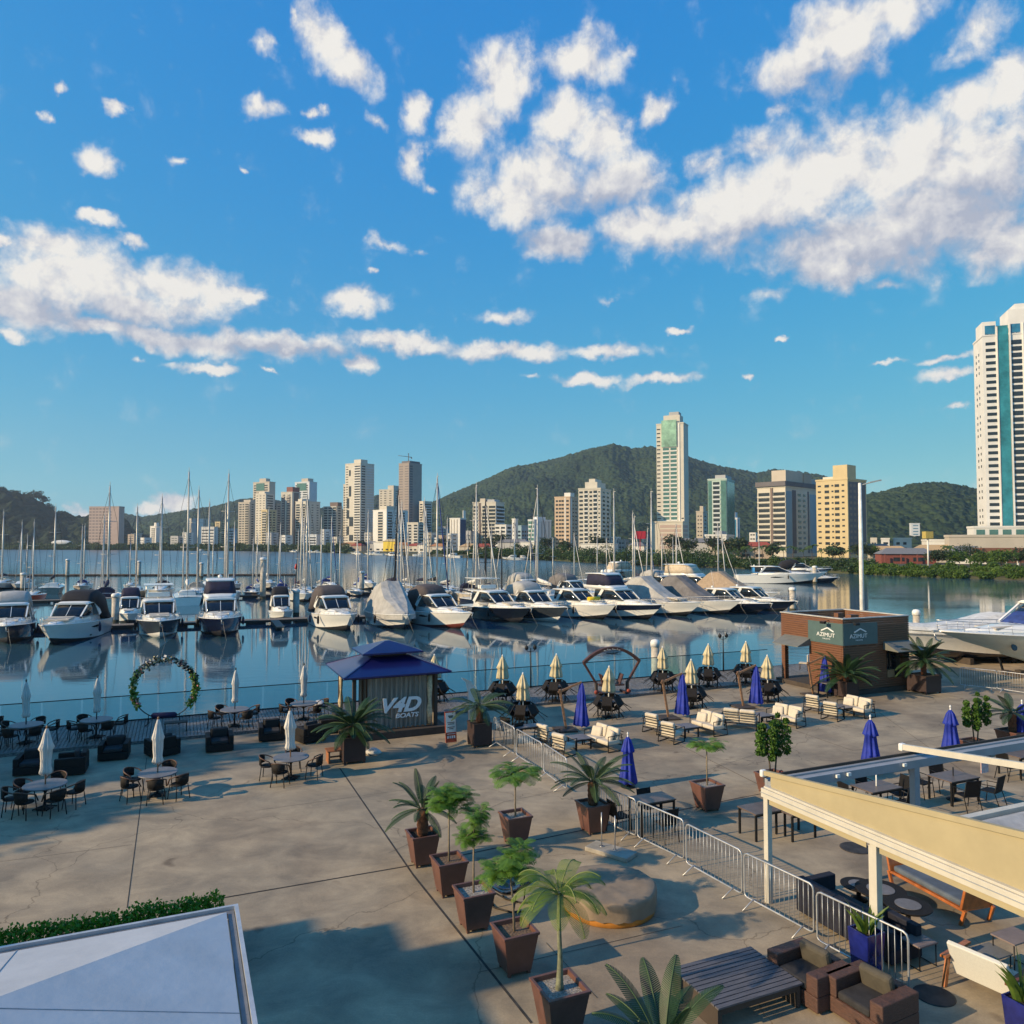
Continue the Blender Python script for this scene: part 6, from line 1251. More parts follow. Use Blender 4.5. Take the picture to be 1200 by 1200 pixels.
sapling('potted slim tree with a loose v shaped crown, alone in the middle of the terrace',829,948,sh=1.15,cr=(.48,.48,.30),n=800,ls=.065,seed=11,flat=True,fill=m_gravel,h=.78,top=.36)
cycad('potted cycad with a thick trunk beside the small sign slab and the barriers',695,974,h=.8,top=.36,th=.62,L=1.25,n=24,fill=m_gravel,upr=(.0,1.1),mat=m_frondb)
cycad('broad dark cycad in a tall dark box at the left of the blue roofed kiosk',413,892,'box',.95,.40,.35,1.5,40,.14,upr=(-.15,1.1),w=.14) if False else cycad('broad dark cycad in a tall dark box at the left of the blue roofed kiosk',413,892,kind='box',h=.95,top=.40,th=.35,L=1.5,n=40,w=.14,upr=(-.15,1.1))
cycad('cycad in a dark box right of the blue roofed kiosk with wide arching fronds',562,873,kind='box',h=.92,top=.38,th=.62,L=1.45,n=22,w=.14,upr=(-.1,.75),mat=m_frondb)
cycad('cycad in a dark box in front of the timber kiosk corner',992,817,kind='box',h=.85,top=.42,th=.3,L=1.9,n=34,w=.13,upr=(.0,1.1))
cycad('dark cycad with red trunk in a box at the right end of the timber kiosk',1083,811,kind='box',h=.95,top=.58,th=.75,L=1.75,n=44,w=.13,upr=(-.25,1.2))
cycad('cycad in a brown planter at the right edge beyond the awning frame',1187,880,h=.8,top=.42,th=.7,L=1.4,n=18,fill=m_chips,upr=(-.2,1.0))
# foreground cycad at the bottom edge: fronds rise into the picture
pcf = G(778,1345); cf = cycad('large cycad at the bottom edge in the foreground with upright feathery fronds',778,1345,h=.8,top=.36,th=.55,L=1.15,n=17,w=.14,upr=(.25,1.25))
def topiary(label, px, py, hs=1.0, seed=1, red=False, h=.62, top=.36):
    random.seed(seed); t = thing('potted_topiary', label, 'potted plant', G(px,py), AL, 'twin trunk topiaries'); z = pot(t,'taper',h,top,top*.8,m_soil); mb = MB(); cs = []
    for s in (-1,1):
        x0 = s*.30; mb.tube([(s*.08,0,z-.05),(s*.14,0,z+.45*hs),(x0,0,z+1.2*hs)],[.03,.026,.02],6)
        for k in range(13):
            zz = z+(.60+1.15*k/12*(1 if s>0 else .88))*hs; r = (.22*math.sin(math.pi*(.18+.80*k/13))+.05)*hs; a = k*2.1+s
            cs.append(blobpts((x0+.20*math.cos(a)*hs,.20*math.sin(a)*hs,zz),(r*.62,r*.62,r*.62),170,.7))
    mb.build('trunk', m_trunk, t); fast_mesh('crown', leaves(np.concatenate(cs),.045,1.2), mats=[m_lf2], parent=t)
    if red: fast_mesh('red_flowers', leaves(blobpts((.34,.0,z+.06),(.08,.08,.09),60,.2),.04,1.2), mats=[M('red_petals',(.45,.10,.08),.7)], parent=t)
    return t
topiary('twin trunk clipped conifer behind the awning corner, red flowers at its foot',906,929,1.05,2,True,.62,.40)
topiary('twin trunk clipped conifer in a brown planter beyond the awning frame at right',1144,885,1.0,5,False,.55,.44)
# Christmas palm, nearest planter
t = thing('potted_palm','slender palm with arching yellow green fronds over white gravel, nearest planter of the row','potted plant',G(656,1212),AL,'potted palms'); z = pot(t,'taper',.80,.36,.25,m_gravel)
MB().tube([(0,0,z-.08),(0,0,z+.12),(.01,0,z+.5),(-.01,.01,z+1.15),(0,0,z+1.55)],[.085,.06,.040,.034,.028],10).build('trunk', M('palm_bark',(.20,.21,.13),.8,var=.25,vs=(9)), t)
q = []; ribs = MB()
for k in range(19):
    az = k*2.39996; up = .15+.95*(k/19); a,r = frond_quads((0,0,z+1.5),az,up*1.05,.92,.24,40,2.6,.3,.55); q += a; ribs.tube(r[::2],.010,4)
c = fast_mesh('crown', np.array(q), mats=[m_palm], parent=t); ribs.build('ribs', M('palm_rib',(.16,.20,.05),.5), c)

# ---------------------------------------------------------------- covered tub, rocker, sign slab, bench
tb_ = G(714,1062); tub = thing('covered_tub','round tub under a wrinkled grey brown fitted cover with an orange base showing','tub',tb_,0)
m_tubc = M('tub_cover',(.25,.19,.13),.8,var=.12,vs=2,bump=.4,bs=5)
MB().lathe([(.98,0),(1.0,.02),(1.01,.22)],56,mi=0).build('base', M('orange_base',(.50,.20,.03),.6), tub)
rings = []; random.seed(3)
for r,z in [(1.035,.13),(1.03,.30),(1.035,.36),(1.035,.44),(1.02,.485),(.98,.50),(.8,.497),(.55,.493),(.3,.49),(.1,.49),(.02,.49)]:
    rings.append([(r*(1+.010*math.sin(9*a+r*7)+.006*math.sin(23*a))*math.cos(a), r*(1+.010*math.sin(9*a+r*7))*math.sin(a), z+(.018*math.sin(7*math.cos(a)*r*3+2*math.sin(a)*r)+.006*math.sin(9*a) if z<.2 else 0 if r>1.0 else .011*abs(math.sin(13*r*math.cos(a+.9)+2.2*math.sin(2.2*r*math.sin(a+.3))))**3*2.2)) for a in [2*math.pi*j/72 for j in range(72)]])
MB().loft(rings,0,False,True,True).build('cover', m_tubc, tub)
rk = thing('rocking_lounger','black scoop shaped rocking lounger behind the near planter row','lounger',G(596,1062),R(-28))
rings = []
for k in range(15):
    f = k/14; x = -.62+1.24*f; zc_ = .36+.30*(abs(x)/.62)**1.6*(1.25 if x>0 else .8); w = .30*(1-.35*abs(2*f-1)**3)
    rings.append([(x,-w,zc_+.05),(x,-w*.6,zc_-.01),(x,w*.6,zc_-.01),(x,w,zc_+.05),(x,w*.6,zc_-.06),(x,-w*.6,zc_-.06)])
MB().loft(rings,0,True,True,True).build('shell', m_blackh, rk)
for s in (-1,1): MB().tube([(-.5,s*.24,.10),(-.2,s*.24,.02),(.2,s*.24,.02),(.5,s*.24,.10)],.02,5).tube([(-.25,s*.24,.03),(-.3,s*.22,.36)],.016,5).tube([(.25,s*.24,.03),(.3,s*.22,.38)],.016,5).build('runner', m_black, rk)
o = thing('sign_stand','pale concrete slab carrying two bare steel posts beside the potted cycad','sign stand',G(716,1000),R(-38)); MB().box(-.62,.62,-.28,.28,0,.11).build('slab', m_conc, o, bevel=.015)
for x in (-.28,.12): MB().tube([(x,0,.11),(x,0,.98)],.014,6).lathe([(.06,.111),(.06,.125)],8,(x,0,0)).build('post', m_alu, o)
o = thing('pallet_bench','small orange brown slatted timber bench against the big cycad box','bench',G(395,892),AL)
for k in range(4): MB().box(-.40,.40,-.30+.155*k,-.165+.155*k,.42,.45).build('slat', M('orange_timber',(.34,.13,.05),.6,var=.15), o)
MB().box(-.36,-.30,-.26,.28,0,.418).box(.30,.36,-.26,.28,0,.418).box(-.299,.299,-.03,.03,.15,.20).build('legs', M('orange_timber',(.34,.13,.05),.6), o)
# small A-board and feather flag
ab = thing('sandwich_board','white and red notice board standing right of the blue roofed kiosk','sign',G(528,870),AL); 
MB().rbox((0,0,.62),(.46,.04,1.2),(R(-8),0,0)).build('frame', M('red_board',(.42,.07,.03),.6), ab); MB().rbox((0,-.028,.80),(.42,.012,.76),(R(-8),0,0)).build('poster', M('white_poster',(.70,.70,.68),.6,var=.03), ab)
mb = MB()
for z,w in ((1.05,.22),(1.0,.16),(.80,.30),(.74,.26),(.62,.30),(.56,.18)): mb.rbox((0,-.05+(.8-z)*(-.14)*-1 if False else -.040-(.8-z)*.14,z),(w,.006,.03 if z<1 else .05),(R(-8),0,0))
mb.build('print', m_slate, ab); mb = MB()
for x in (-.14,-.05,.04,.13): mb.rbox((x,-.024-(.8-.22)*.14,.24),(.06,.006,.10),(R(-8),0,0))
mb.rbox((0,-.024-(.8-.36)*.14,.36),(.34,.006,.02),(R(-8),0,0)); mb.build('lettering', m_let, ab)
ff = thing('feather_flag','white feather flag behind the boxed cycad right of the kiosk','flag',G(549,858),AL)
MB().tube([(0,0,0),(-.02,0,1.7),(-.12,0,2.1),(-.32,0,2.3)],.012,5).build('pole', m_alu, ff); MB().loft([[(x0,.02*math.sin(z*7),z),(x1,.03*math.sin(z*5),z)] for x0,x1,z in ((-.0,.36,.45),(-.0,.40,.9),(-.01,.40,1.4),(-.03,.30,1.8),(-.10,.10,2.12),(-.30,-.22,2.28))],0,False,False,True,False,True).build('cloth', c_wht, ff)

# ---------------------------------------------------------------- retractable awning pavilion (right)
m_pw = M('pergola_white', (.56,.53,.46), .4, var=.05); m_pg = M('pergola_grey', (.30,.32,.35), .45, var=.06); m_fab = M('beige_awning_fabric', (.39,.33,.20), .85, var=.04, vs=1.5)
c1 = G(901,1058); O = Vector((c1.x,c1.y,0)); W_ = -V                    # W_: towards the viewer, parallel to the joints
pv = thing('awning_pavilion','white framed terrace pavilion with rolled beige fabric awnings at the right','pavilion',O,AL)
lp_ = lambda s,w,z: (s, -w, z)                                # local: x along the quay, -y towards viewer
zb = 2.31
MB().box(-.065,.065,-.065,.065,0,zb).build('column', m_pw, pv, bevel=.008); MB().box(-.075,.075,-2.95,-2.80,0,zb).box(-.04,.04,-2.797,-2.74,0,zb-.05).build('column', m_pw, pv, bevel=.008)
MB().box(4.60,4.78,-.07,.09,0,zb+.119).build('column', m_pg, pv, bevel=.008); MB().box(9.6,9.78,-.07,.09,0,zb+.119).build('column', m_pg, pv, bevel=.008); MB().box(-.09,.09,-8.1,-7.9,0,zb).build('column', m_pw, pv, bevel=.008)
MB().box(-.10,.10,-8.2,.10,zb+.003,zb+.20).box(-.06,.16,-8.2,.05,zb+.203,zb+.25).build('side_beam', m_pw, pv, bevel=.008)
MB().box(-.112,-.1005,-8.2,.10,zb+.10,zb+.115).build('beam_trim', m_pg, pv)
MB().box(-.045,-.03,-2.70,-.1,zb-.12,zb).box(-.045,-.03,-7.85,-3.0,zb-.12,zb).build('rolled_screen', m_fab, pv)
# gable fabric rising towards the viewer, its top tube, end cap
y1 = -8.2; zr = lambda w: zb+.52+.108*w
n = 24; mb = MB(); mb.loft([[(.02+.012*math.sin(k*1.7),-.1-8.1*k/n,zb+.252),(.0+.01*math.sin(k*.9),-.1-8.1*k/n,(zb+.25+zr(8.1*k/n))/2),(.02,-.1-8.1*k/n,zr(.1+8.1*k/n))] for k in range(n+1)],0,False,False,True,False,True); mb.build('awning_fabric', m_fab, pv)
MB().bar((.02,.16,zr(-.1)),(.02,y1,zr(8.2)),.09,.10).build('awning_rail', m_fab, pv); MB().rbox((.0,.13,zb+.50),(.14,.10,.16)).build('end_cap', m_white, pv, bevel=.03)
MB().box(.104,11,-.08,.10,zb+.12,zb+.32).box(.105,11,.104,.20,zb+.17,zb+.36).build('front_beam', m_pg, pv, bevel=.006); MB().box(.105,11,.204,.24,zb+.26,zb+.42).build('gutter', m_dtim, pv)
for x in (2.0,2.35,4.2): MB().rbox((x,-.12,zb+.26),(.10,.05,.07)).build('motor_bracket', m_white, pv)
MB().bar((4.68,.3,zr(-.25)+.05),(4.68,y1,zr(8.2)+.05),.10,.14).build('awning_rail', m_pw, pv); MB().rbox((4.68,.34,zr(-.25)+.04),(.16,.12,.19)).build('end_cap', m_white, pv, bevel=.03)
MB().box(.11,11,-2.96,-2.80,zb+.02,zb+.16).build('cross_beam', m_pw, pv, bevel=.006)
mb = MB(); mb.loft([[(s,-3.05-.28*k,zb+.10+.10*(k%2)) for k in range(5)] for s in (.25,2.5,4.55)],0,False,False,False,False,True); mb.loft([[(s,-3.05-.28*k,zb+.10+.10*(k%2)) for k in range(5)] for s in (4.85,7.5,10.5)],0,False,False,False,False,True); mb.build('gathered_fabric', M('pale_grey_fabric',(.42,.41,.40),.85), pv)
o = MB().box(-.14,.14,-.01,.01,-.15,.15).build('sign_plate', M('red_white_sign',(.55,.25,.25),.6,vs=14,col2=(.65,.62,.6)), loc=O+U*7.1+Vector((0,0,zb-.12))-V*.13, rz=AL); tag(o,'small red and white sign hanging under the grey front beam of the awning pavilion','sign')

# furniture under and around it
stn = M('slab_tabletop', (.13,.095,.08), .4, var=.15)
def tbl(px,py,w,d,h,lab,rz=AL,top=stn,zt=None):
    o = sq_table(w,d,h,top,name='dining_table'); tag(o,lab,'table'); o.location = G(px,py,h) if zt is None else G(px,py); o.location.z = 0; o.rotation_euler = (0,0,rz); return o
m_mesh = M('black_mesh',(.010,.010,.012),.7,spec=.2)
def mesh_chair():
    t = thing('mesh_chair','chair','chair'); MB().rbox((0,0,.44),(.48,.44,.025)).build('seat', m_mesh, t); MB().rbox((0,-.26,.70),(.46,.02,.48),(R(12),0,0)).build('backrest', m_mesh, t)
    for s in (-1,1): MB().tube([(s*.25,.26,0),(s*.25,.20,.43),(s*.25,.22,.63),(s*.25,-.24,.65)],.014,5).tube([(s*.25,-.34,0),(s*.25,-.20,.44),(s*.245,-.31,.94)],.014,5).build('side_frame', m_black, t)
    return t
mch = Proto(mesh_chair()); gm = 'black mesh chairs under the awning pavilion'
tA = tbl(1027,921,1.25,.8,.74,'dark dining table under the awning, left of the inner column'); tB = tbl(1117,909,1.3,.85,.74,'dark dining table under the awning, right of the inner column'); tC = tbl(1196,882,1.3,.85,.74,'dark table at the right edge beyond the awning front beam')
for tt,nm,offs in ((tA,'left awning table',[(-.85,.15,1),(.35,.62,2),(.85,-.1,3),(.3,-.72,0)]),(tB,'right awning table',[(-.62,.62,2),(-.45,-.75,0),(.40,.70,2),(.62,-.78,0)]),(tC,'table at the right edge',[(-.95,-.2,1),(-.3,-.8,0)])):
    for k,(x,y,d) in enumerate(offs):
        p = tt.location+U*x+V*y; side = 'left' if x<-.8 else 'right' if x>.8 else ('far ' if y>0 else 'near ')+('left' if x<0 else 'right')
        mch.put(p, AL+[0,-math.pi/2,math.pi,math.pi/2][d]+random.uniform(-.3,.3), f'black mesh chair at the {side} side of the {nm}', group=gm)
o = MB().tube([(0,0,0),(0,0,1.0)],.02,6).build('parasol_stub', m_white, loc=tA.location+Vector((0,0,.0))); tag(o,'thin white pole stub rising through the left awning table','pole'); o.location.z=.3
o = MB().tube([(0,0,0),(0,0,1.0)],.02,6).lathe([(.2,0),(.2,.04),(.03,.07)],12).build('parasol_stub', m_black, loc=tB.location); tag(o,'thin black pole stub standing through the right awning table','pole')
tD = tbl(893,946,1.1,.75,.74,'dark table just outside the awning corner column, left'); tE = tbl(932,948,.9,.7,.72,'dark framed table with a lower shelf behind the awning corner column')
# black bar table and chairs behind the barriers
tF = tbl(764,974,1.15,.7,.92,'tall black bar table behind the barriers',zt=0); 
for k,(x,y,d,l) in enumerate([(-.85,.3,1,'at the left end of'),(.0,-.65,0,'on the near side of'),(.3,.6,2,'on the far side of')]): mc.put(tF.location+U*x+V*y, AL+[0,-math.pi/2,math.pi][d], f'black chair {l} the tall black bar table', group='chairs at the bar table')
# long dark sofas
m_dsf = M('navy_black_upholstery',(.010,.012,.026),.8,var=.25,vs=8)
def long_sofa(px,py,L,lab):
    t = thing('long_sofa',lab,'sofa',G(px,py),AL-math.pi/2,'dark sofas by the barriers')
    MB().box(0,L,-.02,.18,.08,.78).build('backrest', m_dsf, t, bevel=.02); MB().box(0,.18,.183,.95,.08,.74).build('armrest', m_dsf, t, bevel=.02); MB().box(.183,L,.183,.95,.10,.30).build('base', m_dsf, t, bevel=.01); MB().box(.19,L-.01,.19,.93,.302,.44).build('seat_cushion', m_dcush, t, bevel=.03); return t
long_sofa(934,1070,1.9,'long low navy black sofa behind the nearest barrier, left one')
long_sofa(1040,1112,.1+.55,'dark upholstered end seat behind the blue planter') if False else None
o = thing('dark_armchair','square navy black armchair right behind the tall blue planter','armchair',G(1042,1118),AL); MB().box(-.42,.42,-.40,.40,.06,.32).build('base', m_dsf, o, bevel=.02); MB().box(-.42,-.26,-.398,.398,.323,.66).box(.26,.42,-.398,.398,.323,.66).build('armrest', m_dsf, o, bevel=.02); MB().box(-.255,.255,.24,.40,.323,.74).build('backrest', m_dsf, o, bevel=.02)
def frame_stool(px,py,w,d,h,lab,top=m_top,rz=AL,name='side_table'):
    t = thing(name,lab,'side table'); tag(t,lab,'side table'); MB().box(-w/2,w/2,-d/2,d/2,h-.03,h).build('top', top, t, bevel=.004)
    for x in (-1,1): MB().tube([(x*(w/2-.03),-d/2+.03,h-.04),(x*(w/2-.03),-d/2+.03,.015),(x*(w/2-.03),d/2-.03,.015),(x*(w/2-.03),d/2-.03,h-.04)],.013,5).build('frame', m_black, t)
    t.location = G(px,py,h); t.location.z = 0; t.rotation_euler = (0,0,rz)
frame_stool(1077,1101,.50,.42,.46,'small stone topped side table with wire legs right of the dark armchair',M('pinkish_stone',(.22,.17,.16),.5))
frame_stool(1162,1114,.52,.46,.40,'small slatted grey side table behind the white lounge chair',M('grey_slats',(.17,.17,.17),.6,vs=14,stretch=(1,14,1)))
frame_stool(1188,1096,.66,.46,.62,'dark pinkish table at the right edge above the slatted side table',M('pinkish_stone',(.22,.17,.16),.5))
def coffee(px,py,r,h,lab):
    t = thing('coffee_table',lab,'coffee table',G(px,py,h),0); t.location.z=0; MB().lathe([(r-.02,h-.04),(r,h-.02),(r,h)],30).build('tabletop', m_wick, t); MB().lathe([(r*.55,h+.001),(r*.55,h+.012)],24).build('inlay', m_top, t)
    MB().lathe([(r*.5,0),(r*.46,.03),(.05,.08),(.05,h-.06),(r*.4,h-.041)],14).build('pedestal', m_wick, t)
coffee(1032,1042,.52,.40,'round dark coffee table with a pale centre, left of the pair by the orange daybed'); coffee(1064,1060,.46,.48,'round dark coffee table with a pale centre, nearer one of the pair'); coffee(1006,1036,.38,.34,'low round dark table half hidden behind the awning column')
# orange timber daybed
m_ot = M('orange_hardwood',(.42,.13,.035),.45,var=.2,vs=6,coat=.2); db = thing('daybed','orange hardwood daybed with a grey blue mattress under the awning','daybed',G(1100,1058),AL-math.pi/2-.12)
m_bm = M('grey_blue_mattress',(.10,.125,.16),.8,var=.15)
MB().box(-1.0,1.0,-.40,.40,.30,.36).build('frame', m_ot, db, bevel=.01); MB().box(-.92,.92,-.37,.37,.363,.50).build('mattress', m_bm, db, bevel=.05)
for s in (-1,1):
    MB().rbox((s*1.02,0,.56),(.06,.86,.44),(0,R(14*s),0)).build('end_panel', m_ot, db, bevel=.015)
    for y in (-.38,.38): MB().bar((s*1.04,y,.34),(s*.92,y,.0),.06,.06).build('leg', m_ot, db)
# wicker armchairs in front
m_bw = M('brown_wicker',(.12,.055,.038),.6,var=.0,vs=9,col2=(.045,.024,.020),stretch=(1,1,7),bump=.8,bs=18); m_olive = M('olive_cushion',(.080,.070,.052),.85,var=.12,vs=5,bump=.3,bs=20)
big = Proto(lounge(1.12,.92,m_bw,m_dcush,'wicker_lounge_chair',.24,.62,m_olive,h=.62))
big.put(G(949,1163),AL+math.pi/2+R(4),'brown wicker armchair with a tilted olive cushion, left of the near pair',group='brown wicker armchairs',)
big.put(G(1021,1195),AL+math.pi/2+R(4),'brown wicker armchair with a tilted olive cushion, right of the near pair',group='brown wicker armchairs')
# slatted low platform table
m_gs = M('grey_slat_wood',(.13,.125,.14),.6,var=.0,vs=4,col2=(.07,.066,.072),stretch=(1,9,1)); sl = thing('slatted_table','large low slatted grey timber table at the bottom beside the foreground cycad','table',G(862,1172),AL)
for k in range(12): MB().box(-.90,.90,-.66+k*.11,-.57+k*.11,.40,.43).build('slat', m_gs, sl)
MB().box(-.88,-.80,-.62,.62,0,.398).box(.80,.88,-.62,.62,0,.398).box(-.799,.799,-.62,-.57,.28,.398).build('frame', m_dtim, sl)
# white lounge chair with orange timber frame
wl = thing('timber_lounge_chair','tilted white backed lounge chair in an orange brown timber frame at lower right','lounge chair',G(1146,1172),R(-56)); wl.scale = (.86,.86,.86)
MB().rbox((0,.14,.58),(1.15,.10,.80),(R(24),0,0)).build('back_panel', M('white_backing',(.66,.66,.62),.7,var=.04,vs=30), wl, bevel=.02)
MB().rbox((0,.55,.40),(1.1,.70,.14)).build('seat_cushion', m_cream, wl, bevel=.04)
for s in (-1,1):
    MB().bar((s*.62,-.08,.0),(s*.62,.10,.62),.06,.12).bar((s*.62,.86,0),(s*.62,.78,.62),.06,.12).bar((s*.62,-.12,.63),(s*.62,.95,.63),.12,.05).build('side_frame', m_ot if s<0 else M('hardwood_shaded_side',(.16,.05,.03),.5), wl)  # shaded side frame: shade painted in as a darker timber colour
MB().bar((-.6,.84,.30),(.6,.84,.30),.05,.08).build('front_rail', m_ot, wl)
# blue planters
m_bp = M('glazed_blue_planter',(.012,.018,.16),.18,var=.25,vs=3,coat=.6)
def blueplanter(px,py,w,h,lab,seed,L=.6):
    random.seed(seed); t = thing('blue_planter',lab,'potted plant',G(px,py),AL,'glazed blue planters with strap leaved plants'); e = lambda r,z: [(-r,-r,z),(r,-r,z),(r,r,z),(-r,r,z)]
    p = MB().loft([e(w*.40,0),e(w*.5,h),e(w*.42,h),e(w*.42,h-.06)],0,True,False,False).build('planter', m_bp, t, bevel=.01); MB().box(-w*.42,w*.42,-w*.42,w*.42,h-.08,h-.05).build('soil', m_soil, p)
    q = []
    for k in range(34):
        a = random.uniform(0,6.28); r0 = random.uniform(0,w*.25); p0 = Vector((r0*math.cos(a),r0*math.sin(a),h-.05)); d = Vector((math.cos(a)*.35,math.sin(a)*.35,1)).normalized(); sd = Vector((-math.sin(a+1),math.cos(a+1),0)); l = L*random.uniform(.5,1.1)
        for s in range(5):
            n_ = p0+d*l/5; wa = .035*(1-(s/5)**2)+.004; wb_ = .035*(1-((s+1)/5)**2)+.003; q += [tuple(p0-sd*wa),tuple(p0+sd*wa),tuple(n_+sd*wb_),tuple(n_-sd*wb_)]; p0 = n_; d = (d+Vector((math.cos(a)*.12,math.sin(a)*.12,-.06))).normalized()
    fast_mesh('leaves', np.array(q), mats=[leafmat('strap_leaf',(.16,.24,.04),(.06,.12,.02),.3,3)], parent=t)
blueplanter(1016,1140,.46,.80,'tall glazed blue planter with strap leaves between the dark sofas and the nearest barrier',4)
blueplanter(1199,1215,.42,.62,'glazed blue planter with strap leaves at the lower right corner',8,.75)

# ---------------------------------------------------------------- white membrane pavilion (lower left) with hedge
Cn = G(279,1057,3.0); pw = thing('membrane_pavilion','white pyramid roofed pavilion with a metal gutter frame, cut by the lower left corner','pavilion',(Cn.x,Cn.y,0),AL)
S_ = 6.4; m_mem = M('white_membrane',(.52,.53,.55),.55,var=.05,vs=1.2,bump=.25,bs=5)
zc3 = 2.96; ap = (-S_/2,-S_/2,zc3+.80)
MB().add([(-.16,-.16,zc3),(-S_+.16,-.16,zc3),(-S_+.16,-S_+.16,zc3),(-.16,-S_+.16,zc3),ap],[(0,1,4),(1,2,4),(2,3,4),(3,0,4)]).build('membrane', m_mem, pw)
for k in (2,3):                                        # welded seams of the membrane
    f = k/5; x = -S_+.16+(S_-.32)*f
    a_ = Vector((x,-.16,zc3+.004)); m_ = 1-abs(2*f-1); b_ = Vector((x,-.16-(S_/2-.16)*m_,zc3+.80*m_+.006)); MB().bar(a_,b_,.009,.005).build('seam', M('seam_grey',(.36,.38,.42),.6), pw)
    a_ = Vector((-.16,x,zc3+.004)); b_ = Vector((-.16-(S_/2-.16)*m_,x,zc3+.80*m_+.006)); MB().bar(a_,b_,.009,.005).build('seam', M('seam_grey',(.36,.38,.42),.6), pw)
mb = MB(); mb.box(-S_,0,-.05,0,zc3-.10,zc3+.02).box(-S_,0,-S_,-S_+.05,zc3-.10,zc3+.02).box(-.05,0,-S_+.05,-.05,zc3-.10,zc3+.02).box(-S_,-S_+.05,-S_+.05,-.05,zc3-.10,zc3+.02); mb.build('rim', M('rim_metal',(.50,.52,.55),.35,.3), pw)
mb = MB(); mb.box(-S_+.06,-.06,-.14,-.06,zc3-.08,zc3-.03).box(-.14,-.06,-S_+.06,-.141,zc3-.08,zc3-.03); mb.build('gutter', M('gutter_grey',(.16,.17,.19),.5), pw)
for x,y in ((-.12,-.12),(-S_+.12,-.12),(-.12,-S_+.12),(-S_+.12,-S_+.12)): MB().box(x-.06,x+.06,y-.06,y+.06,0,zc3-.101).build('column', m_white, pw)
hg = G(270,1042,1.25); hd = thing('hedge','clipped bright green hedge in a trough along the far side of the white membrane pavilion','hedge',(hg.x,hg.y,0),AL)
MB().box(-9,-.1,-.35,.25,0,.5).build('trough', m_dtim, hd)
pts = []; x = -8.9
while x < -.1: pts.append(blobpts((x,-.05,.85),(.22,.30,.42+random.uniform(-.06,.06)),620,.6)); x += .2
fast_mesh('foliage', leaves(np.concatenate(pts),.036,1.2), mats=[leafmat('hedge_leaf',(.15,.32,.02),(.05,.15,.012),.35,6)], parent=hd)

# ---------------------------------------------------------------- boat on the hard at right
m_cg2 = M('cream_gelcoat2',(.70,.66,.55),.25,var=.03); bd15 = Vector((math.cos(R(15)),math.sin(R(15)),0))
yl = yacht('yacht_on_land','cream white motor yacht with blue canvas standing on land at the right',Vector((0,0,0)),0,15,4.2,2.1,m_cg2,m_cg2,m_cg2,kind='express',canvas=c_blue,stripe=m_cg2,fend=0,rake=.30,group='boat on the hard',
  extra=[lambda t,L,B,sh_: add_body(t,'windscreen_cover',[(L*.40,sh_(.4)[2]+.45,sh_(.4)[2]+1.75,B*.42,B*.34),(L*.50,sh_(.5)[2]+.42,sh_(.5)[2]+1.55,B*.41,B*.32),(L*.62,sh_(.6)[2]+.35,sh_(.6)[2]+.62,B*.34,B*.25)],c_blue,.2)])
for xq,nm in ((11.3,0),(9.6,1),(7.9,2)):
    x_,b_,z_ = sheer(15,4.2,2.1,1.51,xq/15); MB().lathe([(.20,-.02),(.20,.02)],18).build('porthole', m_glass, yl, loc=(xq-.5,(b_-.28),z_-.62)).rotation_euler = (math.pi/2+.35,0,0)
yl.rotation_euler = (0,0,R(15)+math.pi); yl.location = Vector((24.5,44.0,.70))+bd15*15
def cradle(o, L):
    cr2 = thing('boat_cradle','dark steel and timber cradle carrying the cream yacht on land','boat cradle',(o.location.x,o.location.y,0),o.rotation_euler.z)
    for x in (2,5.5,9): 
        MB().box(x-.15,x+.15,-1.2,1.2,0,.25).box(x-.2,x+.2,-.2,.2,.25,.42).build('keel_block', m_dtim, cr2)
        for s in (-1,1): MB().bar((x,s*1.15,.1),(x,s*1.45,1.0),.1,.1).build('stand', m_black, cr2)
cradle(yl,15)
y2 = yacht('yacht_on_land','yacht shrouded in pale grey netting behind the cream yacht on land',Vector((0,0,0)),0,14,4.2,2.2,m_gel,m_gel,m_navy,kind='cover',canvas=M('grey_net',(.66,.66,.64),.9),cov=dict(st=[(.0,.6,.9,0),(.2,1.3,.55,.1),(.42,1.5,.45,.1),(.6,.8,.5,.05),(.8,.45,.55,0),(.97,.5,.5,0)],drop=.3),fend=0,rail=False,group='boat on the hard')
y2.rotation_euler = (0,0,R(15)+math.pi); y2.location = yl.location+Vector((-.5,5.6,0)); y2.location.z = .55; y2.scale = (1,1,.8)
cr3 = thing('boat_cradle','timber cradle under the shrouded yacht on land','boat cradle',(y2.location.x,y2.location.y,0),y2.rotation_euler.z)
for x in (2,5.5,9): MB().box(x-.15,x+.15,-1.2,1.2,0,.42).build('keel_block', m_dtim, cr3)
# pale coping along the slipway beside the land boats
o = MB().box(0,34,-.5,.5,.0,.35).build('quay_coping', M('pale_coping',(.42,.36,.25),.85,var=.2), loc=e2-U*8+V*.0 if False else e1+V*2.0+U*.3, rz=AL); o['kind']='structure'

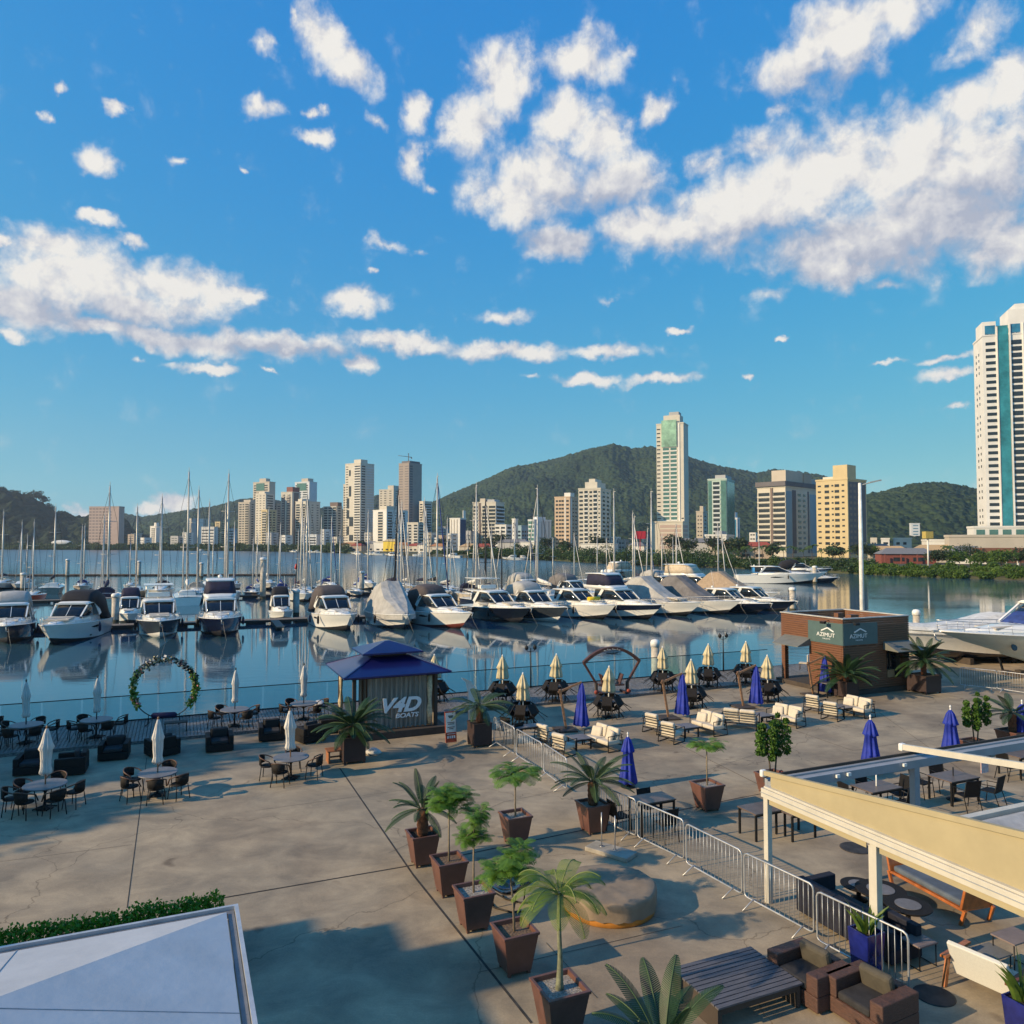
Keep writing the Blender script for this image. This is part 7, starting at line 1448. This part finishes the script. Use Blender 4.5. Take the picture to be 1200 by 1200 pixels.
# ---------------------------------------------------------------- added blocks and inferred trees, unseen beyond the left edge, shading the terrace
SV = Vector((math.cos(R(SUN_AZ)), math.sin(R(SUN_AZ)), 0)); SN = Vector((-SV.y, SV.x, 0))
def caster(s0, s1, v0, v1, h, name, label, mat=whit):
    p = SV*s0+SN*v0; t = thing(name, label, 'building', (p.x,p.y,0), R(SUN_AZ)); L = s1-s0; w = v1-v0
    MB().box(0,L,0,w,0,h).build('wall', mat, t); MB().box(-.3,L+.3,-.3,w+.3,h,h+.3).build('roof', r_gr, t)
    n = int(L/3)
    for k in range(n):
        for z in (1,4.2,7.4):
            if z+1.6 < h: MB().box(k*3+.7,k*3+2.2,-.06,.02,z,z+1.6).build('window', g_dark, t)
    return t
for i,(s0,v0,h,r) in enumerate([(-30,25.4,13.5,3.0),(-27,31.5,14,3.6),(-31,35.5,15,3.6),(-26,40,14,3.8),(-35,44,15,4)]):
    p = SV*s0+SN*v0; tree('shade_tree', 'tall shade tree beyond the terrace end, '+['nearest','second nearest','third','fourth','farthest'][i]+' of the row', (p.x,p.y,0), h, r*1.15, lf_far2, 3600, .30, th=.30, group='trees beyond the left end of the terrace', squash=1.1, nb=9)
caster(-34,-13,11.6,13.0,7.4,'shadow_block','lower unseen white block added for terrace shade, beside the membrane pavilion')  # unseen blocks added to shade the terrace, split to leave light stripes
caster(-34,-14,13.35,14.6,8.6,'shadow_block','taller unseen white block added for terrace shade, behind the lower block')
caster(-34,-16,15.0,15.8,8.4,'shadow_wall','tall thin unseen wall added to stripe the shade, nearest the blocks')  # thin unseen walls added, their gaps let light stripes through
caster(-34,-18,16.1,16.6,8.6,'shadow_wall','tall thin unseen wall added to stripe the shade, farthest from the blocks')
HAZE = .0001
# ---------------------------------------------------------------- air
mb = MB(); mb.box(-2600,2600,-70,2900,-5,420); hz = mb.build('haze', None or M('x_tmp',(1,1,1))); hz.data.materials.clear()
hm = bpy.data.materials.new('river_haze'); hm.use_nodes = True; t = hm.node_tree; t.nodes.remove(t.nodes['Principled BSDF'])
pvn = t.nodes.new('ShaderNodeVolumePrincipled'); pvn.inputs['Color'].default_value = (.72,.84,1,1); pvn.inputs['Density'].default_value = HAZE; pvn.inputs['Anisotropy'].default_value = .2
t.links.new(pvn.outputs[0], t.nodes['Material Output'].inputs['Volume']); hz.data.materials.append(hm); hz['kind'] = 'stuff'; hz['label'] = 'thin bluish evening haze over the river'; hz['category'] = 'haze'
